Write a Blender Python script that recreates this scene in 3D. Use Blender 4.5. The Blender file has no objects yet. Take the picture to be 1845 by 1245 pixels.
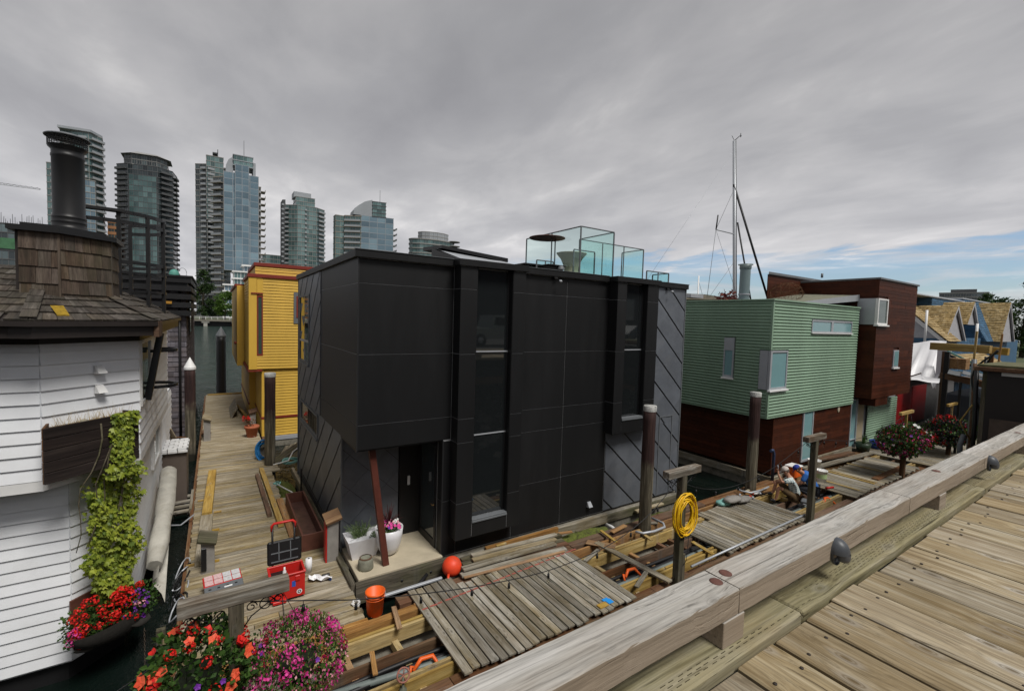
import bpy, math, random
from math import radians as R, pi, sin, cos
from mathutils import Vector as V, Matrix as Mx
rnd = random.Random(7)
scene = bpy.context.scene
col = scene.collection

# ------------------------------------------------------------------ camera
# eye 1.5 m above the pier deck, looking down at the floating homes
EYE = V((0, 0, 5.5))
yaw, pitch, roll = R(33.32), R(3.14), R(-1.72)
f_ = V((sin(yaw)*cos(pitch), cos(yaw)*cos(pitch), -sin(pitch)))
r0 = V((cos(yaw), -sin(yaw), 0)); d0 = f_.cross(r0)
r_ = r0*cos(roll) + d0*sin(roll); d_ = -r0*sin(roll) + d0*cos(roll)
cd = bpy.data.cameras.new('camera'); cam = bpy.data.objects.new('camera', cd); col.objects.link(cam)
cm = Mx(((r_.x, -d_.x, -f_.x, EYE.x), (r_.y, -d_.y, -f_.y, EYE.y), (r_.z, -d_.z, -f_.z, EYE.z), (0, 0, 0, 1)))
cam.matrix_world = cm
cd.sensor_width = 36; cd.lens = 36*815/1845; cd.clip_start = .05; cd.clip_end = 6000
scene.camera = cam

# ------------------------------------------------------------------ world: overcast with a blue gap low in the east
SUN_EL, SUN_AZ = R(58), R(168)          # azimuth from +Y towards +X
world = bpy.data.worlds.new('World'); scene.world = world; world.use_nodes = True
nt = world.node_tree; nt.nodes.clear()
def N(t, **k):
    n = nt.nodes.new(t)
    for a, v in k.items(): setattr(n, a, v)
    return n
def Lk(a, b): nt.links.new(a, b)
def math_(nt, op, a, b=None, c=None, clamp=False):
    n = nt.nodes.new('ShaderNodeMath'); n.operation = op; n.use_clamp = clamp
    for i, v in enumerate((a, b, c)):
        if v is None: continue
        if isinstance(v, (int, float)): n.inputs[i].default_value = v
        else: nt.links.new(v, n.inputs[i])
    return n.outputs[0]
def ramp_(nt, fac, stops, interp='LINEAR'):
    n = nt.nodes.new('ShaderNodeValToRGB'); n.color_ramp.interpolation = interp
    el = n.color_ramp.elements
    while len(el) < len(stops): el.new(.5)
    for e, (p, c) in zip(el, stops):
        e.position = p; e.color = (c, c, c, 1) if isinstance(c, (int, float)) else (*c, 1)
    nt.links.new(fac, n.inputs[0]); return n.outputs[0]
def mix_(nt, fac, a, b, mode='MIX'):
    n = nt.nodes.new('ShaderNodeMix'); n.data_type = 'RGBA'; n.blend_type = mode
    for s, v in ((n.inputs[0], fac), (n.inputs[6], a), (n.inputs[7], b)):
        if isinstance(v, (int, float)): s.default_value = v if s.type == 'VALUE' else (v, v, v, 1)
        elif isinstance(v, tuple): s.default_value = (*v, 1)
        else: nt.links.new(v, s)
    return n.outputs[2]
sky = N('ShaderNodeTexSky', sky_type='NISHITA', sun_disc=False)
sky.sun_elevation = SUN_EL; sky.sun_rotation = SUN_AZ; sky.dust_density = 1.2; sky.altitude = 10
tc = N('ShaderNodeTexCoord'); sep = N('ShaderNodeSeparateXYZ'); Lk(tc.outputs['Generated'], sep.inputs[0])
zc = math_(nt, 'MAXIMUM', sep.outputs[2], 0.0)
zz = math_(nt, 'ADD', zc, .11)                     # a curved cloud deck: never infinitely far
cmb = N('ShaderNodeCombineXYZ')
Lk(math_(nt, 'DIVIDE', sep.outputs[0], zz), cmb.inputs[0]); Lk(math_(nt, 'DIVIDE', sep.outputs[1], zz), cmb.inputs[1])
def mapn(nt, vec, scale, loc=(0, 0, 0), rot=(0, 0, 0)):
    n = nt.nodes.new('ShaderNodeMapping'); n.inputs['Scale'].default_value = scale
    n.inputs['Location'].default_value = loc; n.inputs['Rotation'].default_value = rot
    nt.links.new(vec, n.inputs[0]); return n.outputs[0]
def noise_(nt, vec, scale, detail=4, rough=.5, dist=0, out=0):
    n = nt.nodes.new('ShaderNodeTexNoise'); n.inputs['Scale'].default_value = scale; n.inputs['Detail'].default_value = detail
    n.inputs['Roughness'].default_value = rough; n.inputs['Distortion'].default_value = dist
    if vec is not None: nt.links.new(vec, n.inputs['Vector'])
    return n.outputs[out]
cv = mapn(nt, cmb.outputs[0], (1, .7, 1), (2.3, 1.1, 0), rot=(0, 0, R(-28)))
n1 = noise_(nt, cv, .85, 5, .5, .35)
n2 = noise_(nt, mapn(nt, cmb.outputs[0], (1, .62, 1), (9, 3, 0), (0, 0, R(-38))), 2.6, 7, .56, .3)
shade = math_(nt, 'ADD', math_(nt, 'MULTIPLY', n1, .66), math_(nt, 'MULTIPLY', n2, .34))
cloud = ramp_(nt, shade, [(.34, (.365, .365, .388)), (.47, (.44, .44, .46)), (.56, (.53, .525, .54)), (.69, (.80, .785, .78))])
# clouds are brighter where they are seen edge-on, low down
low = ramp_(nt, sep.outputs[2], [(0, 1.5), (.14, 1.36), (.30, 1.04), (.5, .84), (.75, .72), (1, .70)])
lown = nt.nodes.new('ShaderNodeVectorMath'); lown.operation = 'MULTIPLY'; Lk(cloud, lown.inputs[0]); Lk(low, lown.inputs[1])
# the break in the cloud, low towards +X
dx = math_(nt, 'ADD', math_(nt, 'MULTIPLY', sep.outputs[0], .937), math_(nt, 'MULTIPLY', sep.outputs[1], .35))
side = ramp_(nt, dx, [(.70, 0), (.93, 1)], 'EASE')
elev = ramp_(nt, math_(nt, 'ADD', sep.outputs[2], math_(nt, 'MULTIPLY', math_(nt, 'SUBTRACT', n2, .5), .16)), [(0, .35), (.03, .8), (.08, 1), (.125, .95), (.15, 0)], 'EASE')
wisp = ramp_(nt, noise_(nt, mapn(nt, tc.outputs['Generated'], (2, 2, 16)), 2.4, 6, .6, .8), [(.46, 1), (.66, .35)])
gap = math_(nt, 'MULTIPLY', math_(nt, 'MULTIPLY', side, elev), wisp)
skc = nt.nodes.new('ShaderNodeVectorMath'); skc.operation = 'SCALE'; Lk(sky.outputs[0], skc.inputs[0]); skc.inputs['Scale'].default_value = .13
colr = mix_(nt, math_(nt, 'MULTIPLY', gap, .95), lown.outputs[0], mix_(nt, 1., skc.outputs[0], (.84, .93, 1.03), 'MULTIPLY'))
bg = N('ShaderNodeBackground'); Lk(colr, bg.inputs[0]); bg.inputs[1].default_value = .44
wo = N('ShaderNodeOutputWorld'); Lk(bg.outputs[0], wo.inputs[0])

# ------------------------------------------------------------------ sun (veiled by the cloud)
sl = bpy.data.lights.new('sun', 'SUN'); sl.energy = 1.5; sl.angle = R(20); sl.color = (1, .965, .91)
so = bpy.data.objects.new('sun', sl); col.objects.link(so)
sd = V((sin(SUN_AZ)*cos(SUN_EL), cos(SUN_AZ)*cos(SUN_EL), sin(SUN_EL)))
so.rotation_euler = sd.to_track_quat('Z', 'Y').to_euler()
scene.view_settings.view_transform = 'Standard'; scene.view_settings.look = 'None'
scene.view_settings.gamma = 1; scene.view_settings.use_curve_mapping = False
scene.view_settings.exposure = 1.08
scene.cycles.transparent_max_bounces = 24

# ------------------------------------------------------------------ mesh builder
class MB:
    def __init__(s): s.v = []; s.f = []; s.sm = []; s.mi = []
    def add(s, vs, fs, smooth=False, mi=0):
        o = len(s.v); s.v += [tuple(p) for p in vs]
        for q in fs: s.f.append([o+i for i in q]); s.sm.append(smooth); s.mi.append(mi)
        return s
    def box(s, lo, hi, M=None, mi=0):
        x0, y0, z0 = lo; x1, y1, z1 = hi
        vs = [V(p) for p in ((x0,y0,z0),(x1,y0,z0),(x1,y1,z0),(x0,y1,z0),(x0,y0,z1),(x1,y0,z1),(x1,y1,z1),(x0,y1,z1))]
        if M is not None: vs = [M @ p for p in vs]
        return s.add(vs, [(3,2,1,0),(4,5,6,7),(0,1,5,4),(1,2,6,5),(2,3,7,6),(3,0,4,7)], False, mi)
    def cbox(s, lo, hi, c=.004, M=None, mi=0):
        # chamfered box, 24 vertices
        x0,y0,z0 = lo; x1,y1,z1 = hi; vs = []; idx = {}
        for sx in (0,1):
            for sy in (0,1):
                for sz in (0,1):
                    X=(x0,x1)[sx]; Y=(y0,y1)[sy]; Z=(z0,z1)[sz]
                    ix=X+(c,-c)[sx]; iy=Y+(c,-c)[sy]; iz=Z+(c,-c)[sz]
                    for a,p in (('x',(X,iy,iz)),('y',(ix,Y,iz)),('z',(ix,iy,Z))):
                        idx[(sx,sy,sz,a)] = len(vs); vs.append(V(p))
        fs = []
        g = lambda *k: idx[k]
        fs += [(g(0,0,0,'x'),g(0,0,1,'x'),g(0,1,1,'x'),g(0,1,0,'x')),(g(1,0,0,'x'),g(1,1,0,'x'),g(1,1,1,'x'),g(1,0,1,'x')),
               (g(0,0,0,'y'),g(1,0,0,'y'),g(1,0,1,'y'),g(0,0,1,'y')),(g(0,1,0,'y'),g(0,1,1,'y'),g(1,1,1,'y'),g(1,1,0,'y')),
               (g(0,0,0,'z'),g(0,1,0,'z'),g(1,1,0,'z'),g(1,0,0,'z')),(g(0,0,1,'z'),g(1,0,1,'z'),g(1,1,1,'z'),g(0,1,1,'z'))]
        for sx in (0,1):
            for sy in (0,1):
                fs.append((g(sx,sy,0,'x'),g(sx,sy,1,'x'),g(sx,sy,1,'y'),g(sx,sy,0,'y')))
                fs.append((g(sx,0,sy,'x'),g(sx,1,sy,'x'),g(sx,1,sy,'z'),g(sx,0,sy,'z')))
                fs.append((g(0,sx,sy,'y'),g(1,sx,sy,'y'),g(1,sx,sy,'z'),g(0,sx,sy,'z')))
                for sz in (0,1): fs.append((g(sx,sy,sz,'x'),g(sx,sy,sz,'y'),g(sx,sy,sz,'z')))
        if M is not None: vs = [M @ p for p in vs]
        return s.add(vs, fs, False, mi)
    def quad(s, *p, mi=0): return s.add(p, [tuple(range(len(p)))], False, mi)
    def prism(s, poly, z0, z1, M=None, mi=0):
        n = len(poly); vs = [V((x, y, z0)) for x, y in poly] + [V((x, y, z1)) for x, y in poly]
        if M is not None: vs = [M @ p for p in vs]
        return s.add(vs, [tuple(range(n))[::-1], tuple(range(n, 2*n))] + [(i, (i+1)%n, n+(i+1)%n, n+i) for i in range(n)], False, mi)
    def tube(s, pts, r, n=8, cap=True, smooth=True, mi=0):
        pts = [V(p) for p in pts]; rs = r if isinstance(r, (list, tuple)) else [r]*len(pts)
        t = (pts[1]-pts[0]).normalized(); u = t.orthogonal().normalized(); vs = []; fs = []
        for i, p in enumerate(pts):
            if 0 < i < len(pts)-1: tt = ((pts[i]-pts[i-1]).normalized() + (pts[i+1]-pts[i]).normalized())
            elif i == 0: tt = pts[1]-pts[0]
            else: tt = pts[-1]-pts[-2]
            if tt.length < 1e-9: tt = t
            tt.normalize(); u = (u - tt*u.dot(tt))
            if u.length < 1e-6: u = tt.orthogonal()
            u.normalize(); w = tt.cross(u)
            for k in range(n):
                a = 2*pi*k/n; vs.append(p + (u*cos(a) + w*sin(a))*rs[i])
        for i in range(len(pts)-1):
            for k in range(n):
                fs.append((i*n+k, i*n+(k+1)%n, (i+1)*n+(k+1)%n, (i+1)*n+k))
        s.add(vs, fs, smooth, mi)
        if cap:
            o = len(s.v)-len(vs)
            s.f.append([o+k for k in range(n)][::-1]); s.sm.append(False); s.mi.append(mi)
            s.f.append([o+(len(pts)-1)*n+k for k in range(n)]); s.sm.append(False); s.mi.append(mi)
        return s
    def lathe(s, prof, c=(0,0,0), n=20, M=None, smooth=True, cap=False, mi=0):
        vs = []; fs = []; c = V(c)
        for r, z in prof:
            for k in range(n):
                a = 2*pi*k/n; vs.append(V((r*cos(a), r*sin(a), z)))
        if M is not None: vs = [M @ p for p in vs]
        vs = [p+c for p in vs]
        for i in range(len(prof)-1):
            for k in range(n): fs.append((i*n+k, i*n+(k+1)%n, (i+1)*n+(k+1)%n, (i+1)*n+k))
        s.add(vs, fs, smooth, mi)
        if cap:
            o = len(s.v)-len(vs)
            s.f.append([o+k for k in range(n)][::-1]); s.sm.append(False); s.mi.append(mi)
            s.f.append([o+(len(prof)-1)*n+k for k in range(n)]); s.sm.append(False); s.mi.append(mi)
        return s
    def mesh(s, name, mats):
        me = bpy.data.meshes.new(name); me.from_pydata(s.v, [], s.f)
        me.polygons.foreach_set('use_smooth', s.sm); me.polygons.foreach_set('material_index', s.mi)
        for m in (mats if isinstance(mats, (list, tuple)) else [mats]): me.materials.append(m)
        me.update(); return me

W = {}
def link(o, parent=None, mw=None):
    mw = mw if mw is not None else Mx.Identity(4)
    o.matrix_basis = mw; W[o] = mw; col.objects.link(o)
    if parent is not None:
        o.parent = parent; o.matrix_parent_inverse = W[parent].inverted()
    return o
def props(o, label=None, cat=None, group=None, kind=None):
    if label: o['label'] = label
    if cat: o['category'] = cat
    if group: o['group'] = group
    if kind: o['kind'] = kind
    return o
def obj(name, mb, mat, parent=None, mw=None, **k):
    me = mb if isinstance(mb, bpy.types.Mesh) else mb.mesh(name, mat)
    return props(link(bpy.data.objects.new(name, me), parent, mw), **k)
def thing(name, label, cat, loc=(0,0,0), rz=0, group=None, kind=None):
    o = bpy.data.objects.new(name, None); o.empty_display_size = .2
    return props(link(o, None, Mx.Translation(V(loc)) @ Mx.Rotation(rz, 4, 'Z')), label, cat, group, kind)
def copy_tree(o, M, parent=None, label=None, ren=None):
    # copy of a thing and its parts, moved by world matrix M
    c = o.copy(); col.objects.link(c); mw = M @ W[o]; W[c] = mw; c.matrix_basis = mw
    if parent is not None: c.parent = parent; c.matrix_parent_inverse = W[parent].inverted()
    else: c.parent = None
    if label: c['label'] = label
    for ch in [x for x in W if x.parent == o]: copy_tree(ch, M, c)
    return c
def rotz(a): return Mx.Rotation(a, 4, 'Z')
def T(*p): return Mx.Translation(V(p))
def face_m(o, u, w):
    # matrix with local x along u, local y along w x u... local z out of plane w
    u = V(u).normalized(); w = V(w).normalized(); v = w.cross(u)
    return Mx(((u.x, v.x, w.x, o[0]), (u.y, v.y, w.y, o[1]), (u.z, v.z, w.z, o[2]), (0,0,0,1)))
UNITS = {}
def timber(name, p0, p1, w, h, mat, parent=None, c=.004, up=(0,0,1), tw=0, **k):
    """beam from p0 to p1 (centre line), w across, h along up; local X runs along the grain"""
    p0 = V(p0); p1 = V(p1); L = (p1-p0).length; x = (p1-p0).normalized(); up = V(up)
    if abs(up.dot(x)) > .97: up = V((0, 1, 0))
    y = up.cross(x).normalized(); z = x.cross(y)
    if tw: y, z = y*cos(tw)+z*sin(tw), z*cos(tw)-y*sin(tw)
    m = (p0+p1)/2
    mw = Mx(((x.x,y.x,z.x,m.x),(x.y,y.y,z.y,m.y),(x.z,y.z,z.z,m.z),(0,0,0,1)))
    key = (round(L,3), round(w,3), round(h,3), c, mat.name)
    me = UNITS.get(key)
    if me is None:
        me = MB().cbox((-L/2,-w/2,-h/2), (L/2,w/2,h/2), min(c, w*.3, h*.3)).mesh(name, mat); UNITS[key] = me
    return props(link(bpy.data.objects.new(name, me), parent, mw), **k)

# ------------------------------------------------------------------ materials
def newmat(name):
    m = bpy.data.materials.new(name); m.use_nodes = True; t = m.node_tree; b = t.nodes['Principled BSDF']
    return m, t, b
def setc(t, b, c):
    if isinstance(c, tuple): b.inputs['Base Color'].default_value = (*c, 1)
    else: t.links.new(c, b.inputs['Base Color'])
def bump(t, b, h, strength=.3, dist=.01):
    n = t.nodes.new('ShaderNodeBump'); n.inputs['Strength'].default_value = strength; n.inputs['Distance'].default_value = dist
    t.links.new(h, n.inputs['Height']); t.links.new(n.outputs[0], b.inputs['Normal'])
def wood(name, dark, mid, light, stain=None, side=None, sc=1.0, rough=.82, knots=.5, vary=.35, bs=.5, stain_amt=.55, cracks=.5, wet=0):
    m, t, b = newmat(name)
    co = t.nodes.new('ShaderNodeTexCoord').outputs['Object']; oi = t.nodes.new('ShaderNodeObjectInfo')
    rn = oi.outputs['Random']
    cb = t.nodes.new('ShaderNodeCombineXYZ')
    t.links.new(math_(t,'MULTIPLY',rn,37.), cb.inputs[0]); t.links.new(math_(t,'MULTIPLY',rn,91.), cb.inputs[1]); t.links.new(math_(t,'MULTIPLY',rn,53.), cb.inputs[2])
    va = t.nodes.new('ShaderNodeVectorMath'); va.operation = 'ADD'; t.links.new(co, va.inputs[0]); t.links.new(cb.outputs[0], va.inputs[1]); vec = va.outputs[0]
    # knots bend the grain
    kn = t.nodes.new('ShaderNodeTexVoronoi'); kn.voronoi_dimensions = '2D'; kn.inputs['Scale'].default_value = 1; t.links.new(mapn(t, vec, (1.6*sc, 3.8*sc, 3.8*sc)), kn.inputs['Vector'])
    kd = kn.outputs['Distance']
    kmask = ramp_(t, kd, [(0, 1), (.03, .9), (.05, .15), (.062, .75), (.08, 0)])
    halo = ramp_(t, kd, [(0, 0), (.06, .8), (.17, 0)], 'EASE')
    bend = ramp_(t, kd, [(0, 1), (.4, 0)], 'EASE')
    cb2 = t.nodes.new('ShaderNodeCombineXYZ'); t.links.new(math_(t,'MULTIPLY',bend,.035*knots), cb2.inputs[1]); t.links.new(math_(t,'MULTIPLY',bend,.035*knots), cb2.inputs[2])
    vb = t.nodes.new('ShaderNodeVectorMath'); vb.operation = 'ADD'; t.links.new(vec, vb.inputs[0]); t.links.new(cb2.outputs[0], vb.inputs[1]); vec2 = vb.outputs[0]
    g1 = noise_(t, mapn(t, vec2, (.55*sc, 8*sc, 8*sc)), 1.6, 6, .6, .5)
    g2 = noise_(t, mapn(t, vec2, (2.2*sc, 85*sc, 85*sc)), 1., 4, .65, .3)
    g3 = noise_(t, mapn(t, vec2, (1.5*sc, 42*sc, 42*sc)), 1., 4, .6, .6)
    c0 = ramp_(t, g1, [(.3, dark), (.48, mid), (.68, light)])
    c1 = mix_(t, .8, c0, ramp_(t, g2, [(.3, .42), (.5, .92), (.7, 1.2)]), 'MULTIPLY')
    c1 = mix_(t, math_(t,'MULTIPLY', ramp_(t, g3, [(.33, 1), (.39, 0)]), cracks), c1, tuple(x*.28 for x in dark))
    c1 = mix_(t, math_(t,'MULTIPLY',halo,.6*min(1,knots)), c1, tuple(sum(light)/3*k for k in (1.02, 1., .95)))
    c1 = mix_(t, math_(t,'MULTIPLY',kmask,.85*min(1,knots)), c1, tuple(x*.42 for x in dark))
    if stain:
        wp = t.nodes.new('ShaderNodeNewGeometry').outputs['Position']
        s1 = noise_(t, wp, 1.3, 5, .62, .3)
        s2 = noise_(t, mapn(t, vec, (.8, 3, 3)), 1.4, 4, .6)
        sm = ramp_(t, math_(t,'ADD', math_(t,'MULTIPLY',s1,.5), math_(t,'MULTIPLY',s2,.5)), [(.44, 0), (.62, 1)])
        c1 = mix_(t, math_(t,'MULTIPLY',sm,stain_amt), c1, mix_(t, .75, stain, ramp_(t, g2, [(.3,.6),(.7,1.1)]), 'MULTIPLY'))
    if side:
        # sawn sides keep their brown, the weathered top is bleached
        nz = t.nodes.new('ShaderNodeSeparateXYZ'); t.links.new(t.nodes.new('ShaderNodeNewGeometry').outputs['True Normal'], nz.inputs[0])
        c1 = mix_(t, ramp_(t, nz.outputs[2], [(.3, .8), (.8, 0)]), c1, mix_(t, 1., side, ramp_(t, math_(t,'ADD',math_(t,'MULTIPLY',g1,.6),math_(t,'MULTIPLY',g2,.4)), [(.3,.62),(.5,.95),(.7,1.2)]), 'MULTIPLY'))
    val = t.nodes.new('ShaderNodeHueSaturation')
    t.links.new(math_(t,'ADD', math_(t,'MULTIPLY', rn, vary), 1-vary/2), val.inputs['Value'])
    rn2 = math_(t,'FRACT', math_(t,'MULTIPLY', rn, 17.3))
    t.links.new(math_(t,'ADD', math_(t,'MULTIPLY', rn2, .5*min(1,vary*2)), 1-.25*min(1,vary*2)), val.inputs['Saturation'])
    t.links.new(c1, val.inputs['Color']); setc(t, b, val.outputs[0])
    b.inputs['Roughness'].default_value = rough; b.inputs['Specular IOR Level'].default_value = .25
    h = math_(t,'ADD', math_(t,'MULTIPLY',g2,.6), math_(t,'MULTIPLY', ramp_(t, g3, [(.28,0),(.42,1)]), .8))
    bump(t, b, h, bs, .004)
    return m
def paint(name, c, rough=.6, var=.12, sc=3., spec=.4, bs=.0, metal=0, dirt=None, dirt_amt=.3, rv=0, streak=False, coat=0):
    m, t, b = newmat(name)
    p = t.nodes.new('ShaderNodeNewGeometry').outputs['Position']
    if streak: p = mapn(t, p, (1, 1, .15))
    n = noise_(t, p, sc, 6, .6, .2)
    k = ramp_(t, n, [(.3, 1-var), (.7, 1+var*.5)])
    cc = mix_(t, 1., c, k, 'MULTIPLY')
    if dirt:
        d = ramp_(t, noise_(t, p, sc*.7, 8, .7, .4), [(.5, 0), (.68, 1)])
        cc = mix_(t, math_(t,'MULTIPLY',d,dirt_amt), cc, dirt)
    if rv:
        oi = t.nodes.new('ShaderNodeObjectInfo'); hs = t.nodes.new('ShaderNodeHueSaturation')
        t.links.new(math_(t,'ADD', math_(t,'MULTIPLY', oi.outputs['Random'], rv), 1-rv/2), hs.inputs['Value']); t.links.new(cc, hs.inputs['Color']); cc = hs.outputs[0]
    setc(t, b, cc)
    b.inputs['Roughness'].default_value = rough; b.inputs['Specular IOR Level'].default_value = spec; b.inputs['Metallic'].default_value = metal
    if coat: b.inputs['Coat Weight'].default_value = coat
    if bs: bump(t, b, noise_(t, t.nodes.new('ShaderNodeTexCoord').outputs['Object'], 60, 5, .6), bs, .003)
    return m
def glass_dark(name, c=(.012,.014,.015), rough=.03):
    m, t, b = newmat(name); setc(t, b, c); b.inputs['Roughness'].default_value = rough; b.inputs['Specular IOR Level'].default_value = .5; b.inputs['IOR'].default_value = 2.0
    return m
def glass_clear(name, c=(.82,.95,.93), a=.2):
    # thin pane: mostly see-through, mirrors a little of the sky
    m, t, b = newmat(name); t.nodes.remove(b); out = t.nodes['Material Output']
    tr = t.nodes.new('ShaderNodeBsdfTransparent'); tr.inputs[0].default_value = (*c, 1)
    gl = t.nodes.new('ShaderNodeBsdfGlossy'); gl.inputs['Roughness'].default_value = .02; gl.inputs[0].default_value = (.9,1,.98,1)
    lw = t.nodes.new('ShaderNodeLayerWeight'); lw.inputs[0].default_value = .5
    mx = t.nodes.new('ShaderNodeMixShader'); t.links.new(math_(t, 'ADD', math_(t, 'MULTIPLY', math_(t, 'POWER', lw.outputs['Facing'], 4.), .45), .03), mx.inputs[0]); t.links.new(tr.outputs[0], mx.inputs[1]); t.links.new(gl.outputs[0], mx.inputs[2])
    t.links.new(mx.outputs[0], out.inputs[0]); return m

WD = dict(
 pier = wood('pier_plank_wood', (.18,.135,.08), (.345,.285,.19), (.49,.44,.34), stain=(.215,.15,.07), vary=.36, knots=1., cracks=.7, stain_amt=.6),
 beam = wood('weathered_beam_wood', (.30,.28,.25), (.40,.385,.355), (.50,.485,.46), stain=(.30,.24,.18), side=(.265,.205,.145), vary=.10, knots=.5, stain_amt=.35, cracks=.5, bs=1., sc=1.),
 sill = wood('sill_wood', (.12,.105,.05), (.25,.225,.13), (.34,.31,.22), stain=(.27,.20,.09), vary=.2, stain_amt=.45, cracks=.8),
 dock = wood('dock_board_wood', (.13,.115,.085), (.27,.245,.195), (.40,.375,.32), stain=(.17,.125,.06), vary=.6, knots=.8, cracks=.9, stain_amt=.6),
 walk = wood('walkway_board_wood', (.16,.125,.075), (.32,.265,.175), (.44,.385,.285), stain=(.20,.15,.06), vary=.45, knots=.5, cracks=.7),
 fresh = wood('treated_lumber', (.20,.13,.045), (.37,.26,.095), (.50,.38,.17), stain=(.22,.12,.04), vary=.3, knots=.7, cracks=.15, stain_amt=.3),
 gold = wood('golden_lumber', (.24,.14,.035), (.40,.255,.07), (.50,.35,.12), vary=.2, knots=.5, cracks=.1),
 cedar = wood('orange_cedar', (.20,.10,.04), (.33,.185,.08), (.45,.28,.13), stain=(.17,.09,.05), vary=.3),
 brown = wood('old_brown_timber', (.07,.04,.022), (.135,.08,.045), (.20,.135,.085), stain=(.16,.06,.03), vary=.35, cracks=.6),
 post = wood('post_wood', (.045,.038,.026), (.10,.085,.06), (.18,.155,.115), stain=(.075,.08,.03), vary=.2, cracks=.6),
 pile = wood('piling_wood', (.04,.03,.02), (.10,.078,.05), (.22,.185,.13), stain=(.04,.022,.016), vary=.2, cracks=.7, sc=.8),
 dkbrown = wood('dark_stained_board', (.012,.008,.007), (.022,.015,.013), (.036,.026,.022), vary=.3, cracks=.2, knots=.1),
 shingle = wood('cedar_shingle', (.045,.033,.026), (.092,.066,.050), (.15,.115,.09), stain=(.075,.07,.045), sc=1.2, vary=.6, knots=0, cracks=.5, stain_amt=.6),
 roofsh = wood('roof_shake', (.028,.023,.02), (.062,.051,.043), (.125,.108,.092), stain=(.07,.065,.045), sc=1.2, vary=.7, knots=0, cracks=.6, stain_amt=.5),
 graysh = wood('purple_grey_shingle', (.055,.05,.055), (.125,.115,.13), (.22,.21,.235), stain=(.13,.10,.085), sc=.7, vary=.3, knots=0, cracks=.3),
)
MT = dict(
 panel = paint('charcoal_fibre_cement', (.0098,.0101,.0108), .5, .16, 1.6, .3, rv=.14, dirt=(.022,.022,.023), dirt_amt=.35, streak=True),
 panelR = paint('charcoal_side_panel', (.018,.0185,.020), .5, .10, 2., .4, rv=.1),
 joint = paint('panel_joint_metal', (.38,.39,.40), .45, .1, metal=.3),
 black = paint('black_metal', (.012,.012,.013), .45, .2),
 rubber = paint('black_rubber', (.014,.014,.015), .5, .2),
 zinc = paint('zinc_shingle', (.15,.165,.19), .45, .2, 2.2, .5, metal=.3, rv=.16, dirt=(.21,.215,.225), dirt_amt=.4),
 white = paint('white_clapboard_paint', (.84,.86,.89), .5, .06, 2., bs=.25, dirt=(.60,.60,.58), dirt_amt=.25, rv=.06),
 whiteP = paint('white_trim_paint', (.78,.78,.77), .5, .08),
 fascia = paint('dark_brown_fascia', (.028,.022,.020), .5, .2),
 yellow = paint('yellow_siding_paint', (.62,.385,.055), .55, .14, 1.2, bs=.1, rv=.05, dirt=(.42,.25,.05), dirt_amt=.45, streak=True),
 maroon = paint('maroon_trim_paint', (.20,.028,.016), .5, .15),
 green = paint('green_corrugated_steel', (.235,.35,.25), .5, .16, .8, .4, dirt=(.19,.29,.20), dirt_amt=.4, streak=True, coat=.1),
 redbrown = paint('red_brown_board', (.064,.0165,.0065), .6, .25, 3., .2, rv=.2, dirt=(.035,.012,.008), dirt_amt=.5),
 alum = paint('grey_aluminium', (.42,.44,.47), .4, .08, metal=.2),
 frost = paint('blue_glass_panel', (.20,.36,.38), .12, .06, .6, .6),
 glass = glass_dark('window_glass'),
 glassG = glass_dark('green_window_glass', (.045,.075,.062), .05),
 concrete = paint('concrete', (.34,.31,.24), .85, .3, 6, bs=.3, dirt=(.17,.15,.09), dirt_amt=.6),
 conc2 = paint('old_float_concrete', (.21,.195,.16), .85, .35, 4, bs=.4, dirt=(.06,.055,.035), dirt_amt=.8),
 porch = paint('porch_slab', (.47,.41,.30), .8, .15, 3, bs=.15),
 rust = paint('rust_red_steel', (.105,.028,.018), .55, .3, 6, bs=.2),
 potw = paint('glossy_white_ceramic', (.72,.72,.75), .3, .08, 3, .5, dirt=(.5,.49,.46), dirt_amt=.4),
 red = paint('red_plastic', (.55,.018,.014), .42, .14, 8, dirt=(.25,.04,.03), dirt_amt=.5),
 orange = paint('orange_plastic', (.78,.12,.012), .45, .14, 8, dirt=(.4,.12,.05), dirt_amt=.55),
 buoy = paint('fluorescent_orange_buoy', (.82,.065,.02), .5, .14, 5, dirt=(.35,.07,.04), dirt_amt=.6),
 blue = paint('blue_rope', (.02,.19,.48), .5, .25, 30),
 yelhose = paint('yellow_hose', (.78,.47,.015), .4, .1, 20),
 terra = paint('terracotta', (.40,.12,.055), .8, .2, 8),
 tarp = paint('white_tarp', (.80,.80,.82), .45, .05, 2),
 grayp = paint('grey_plastic', (.13,.14,.15), .45, .1),
 teal = paint('teal_sack', (.20,.42,.38), .6, .2, 10),
 water_dirty = None,
)
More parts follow.
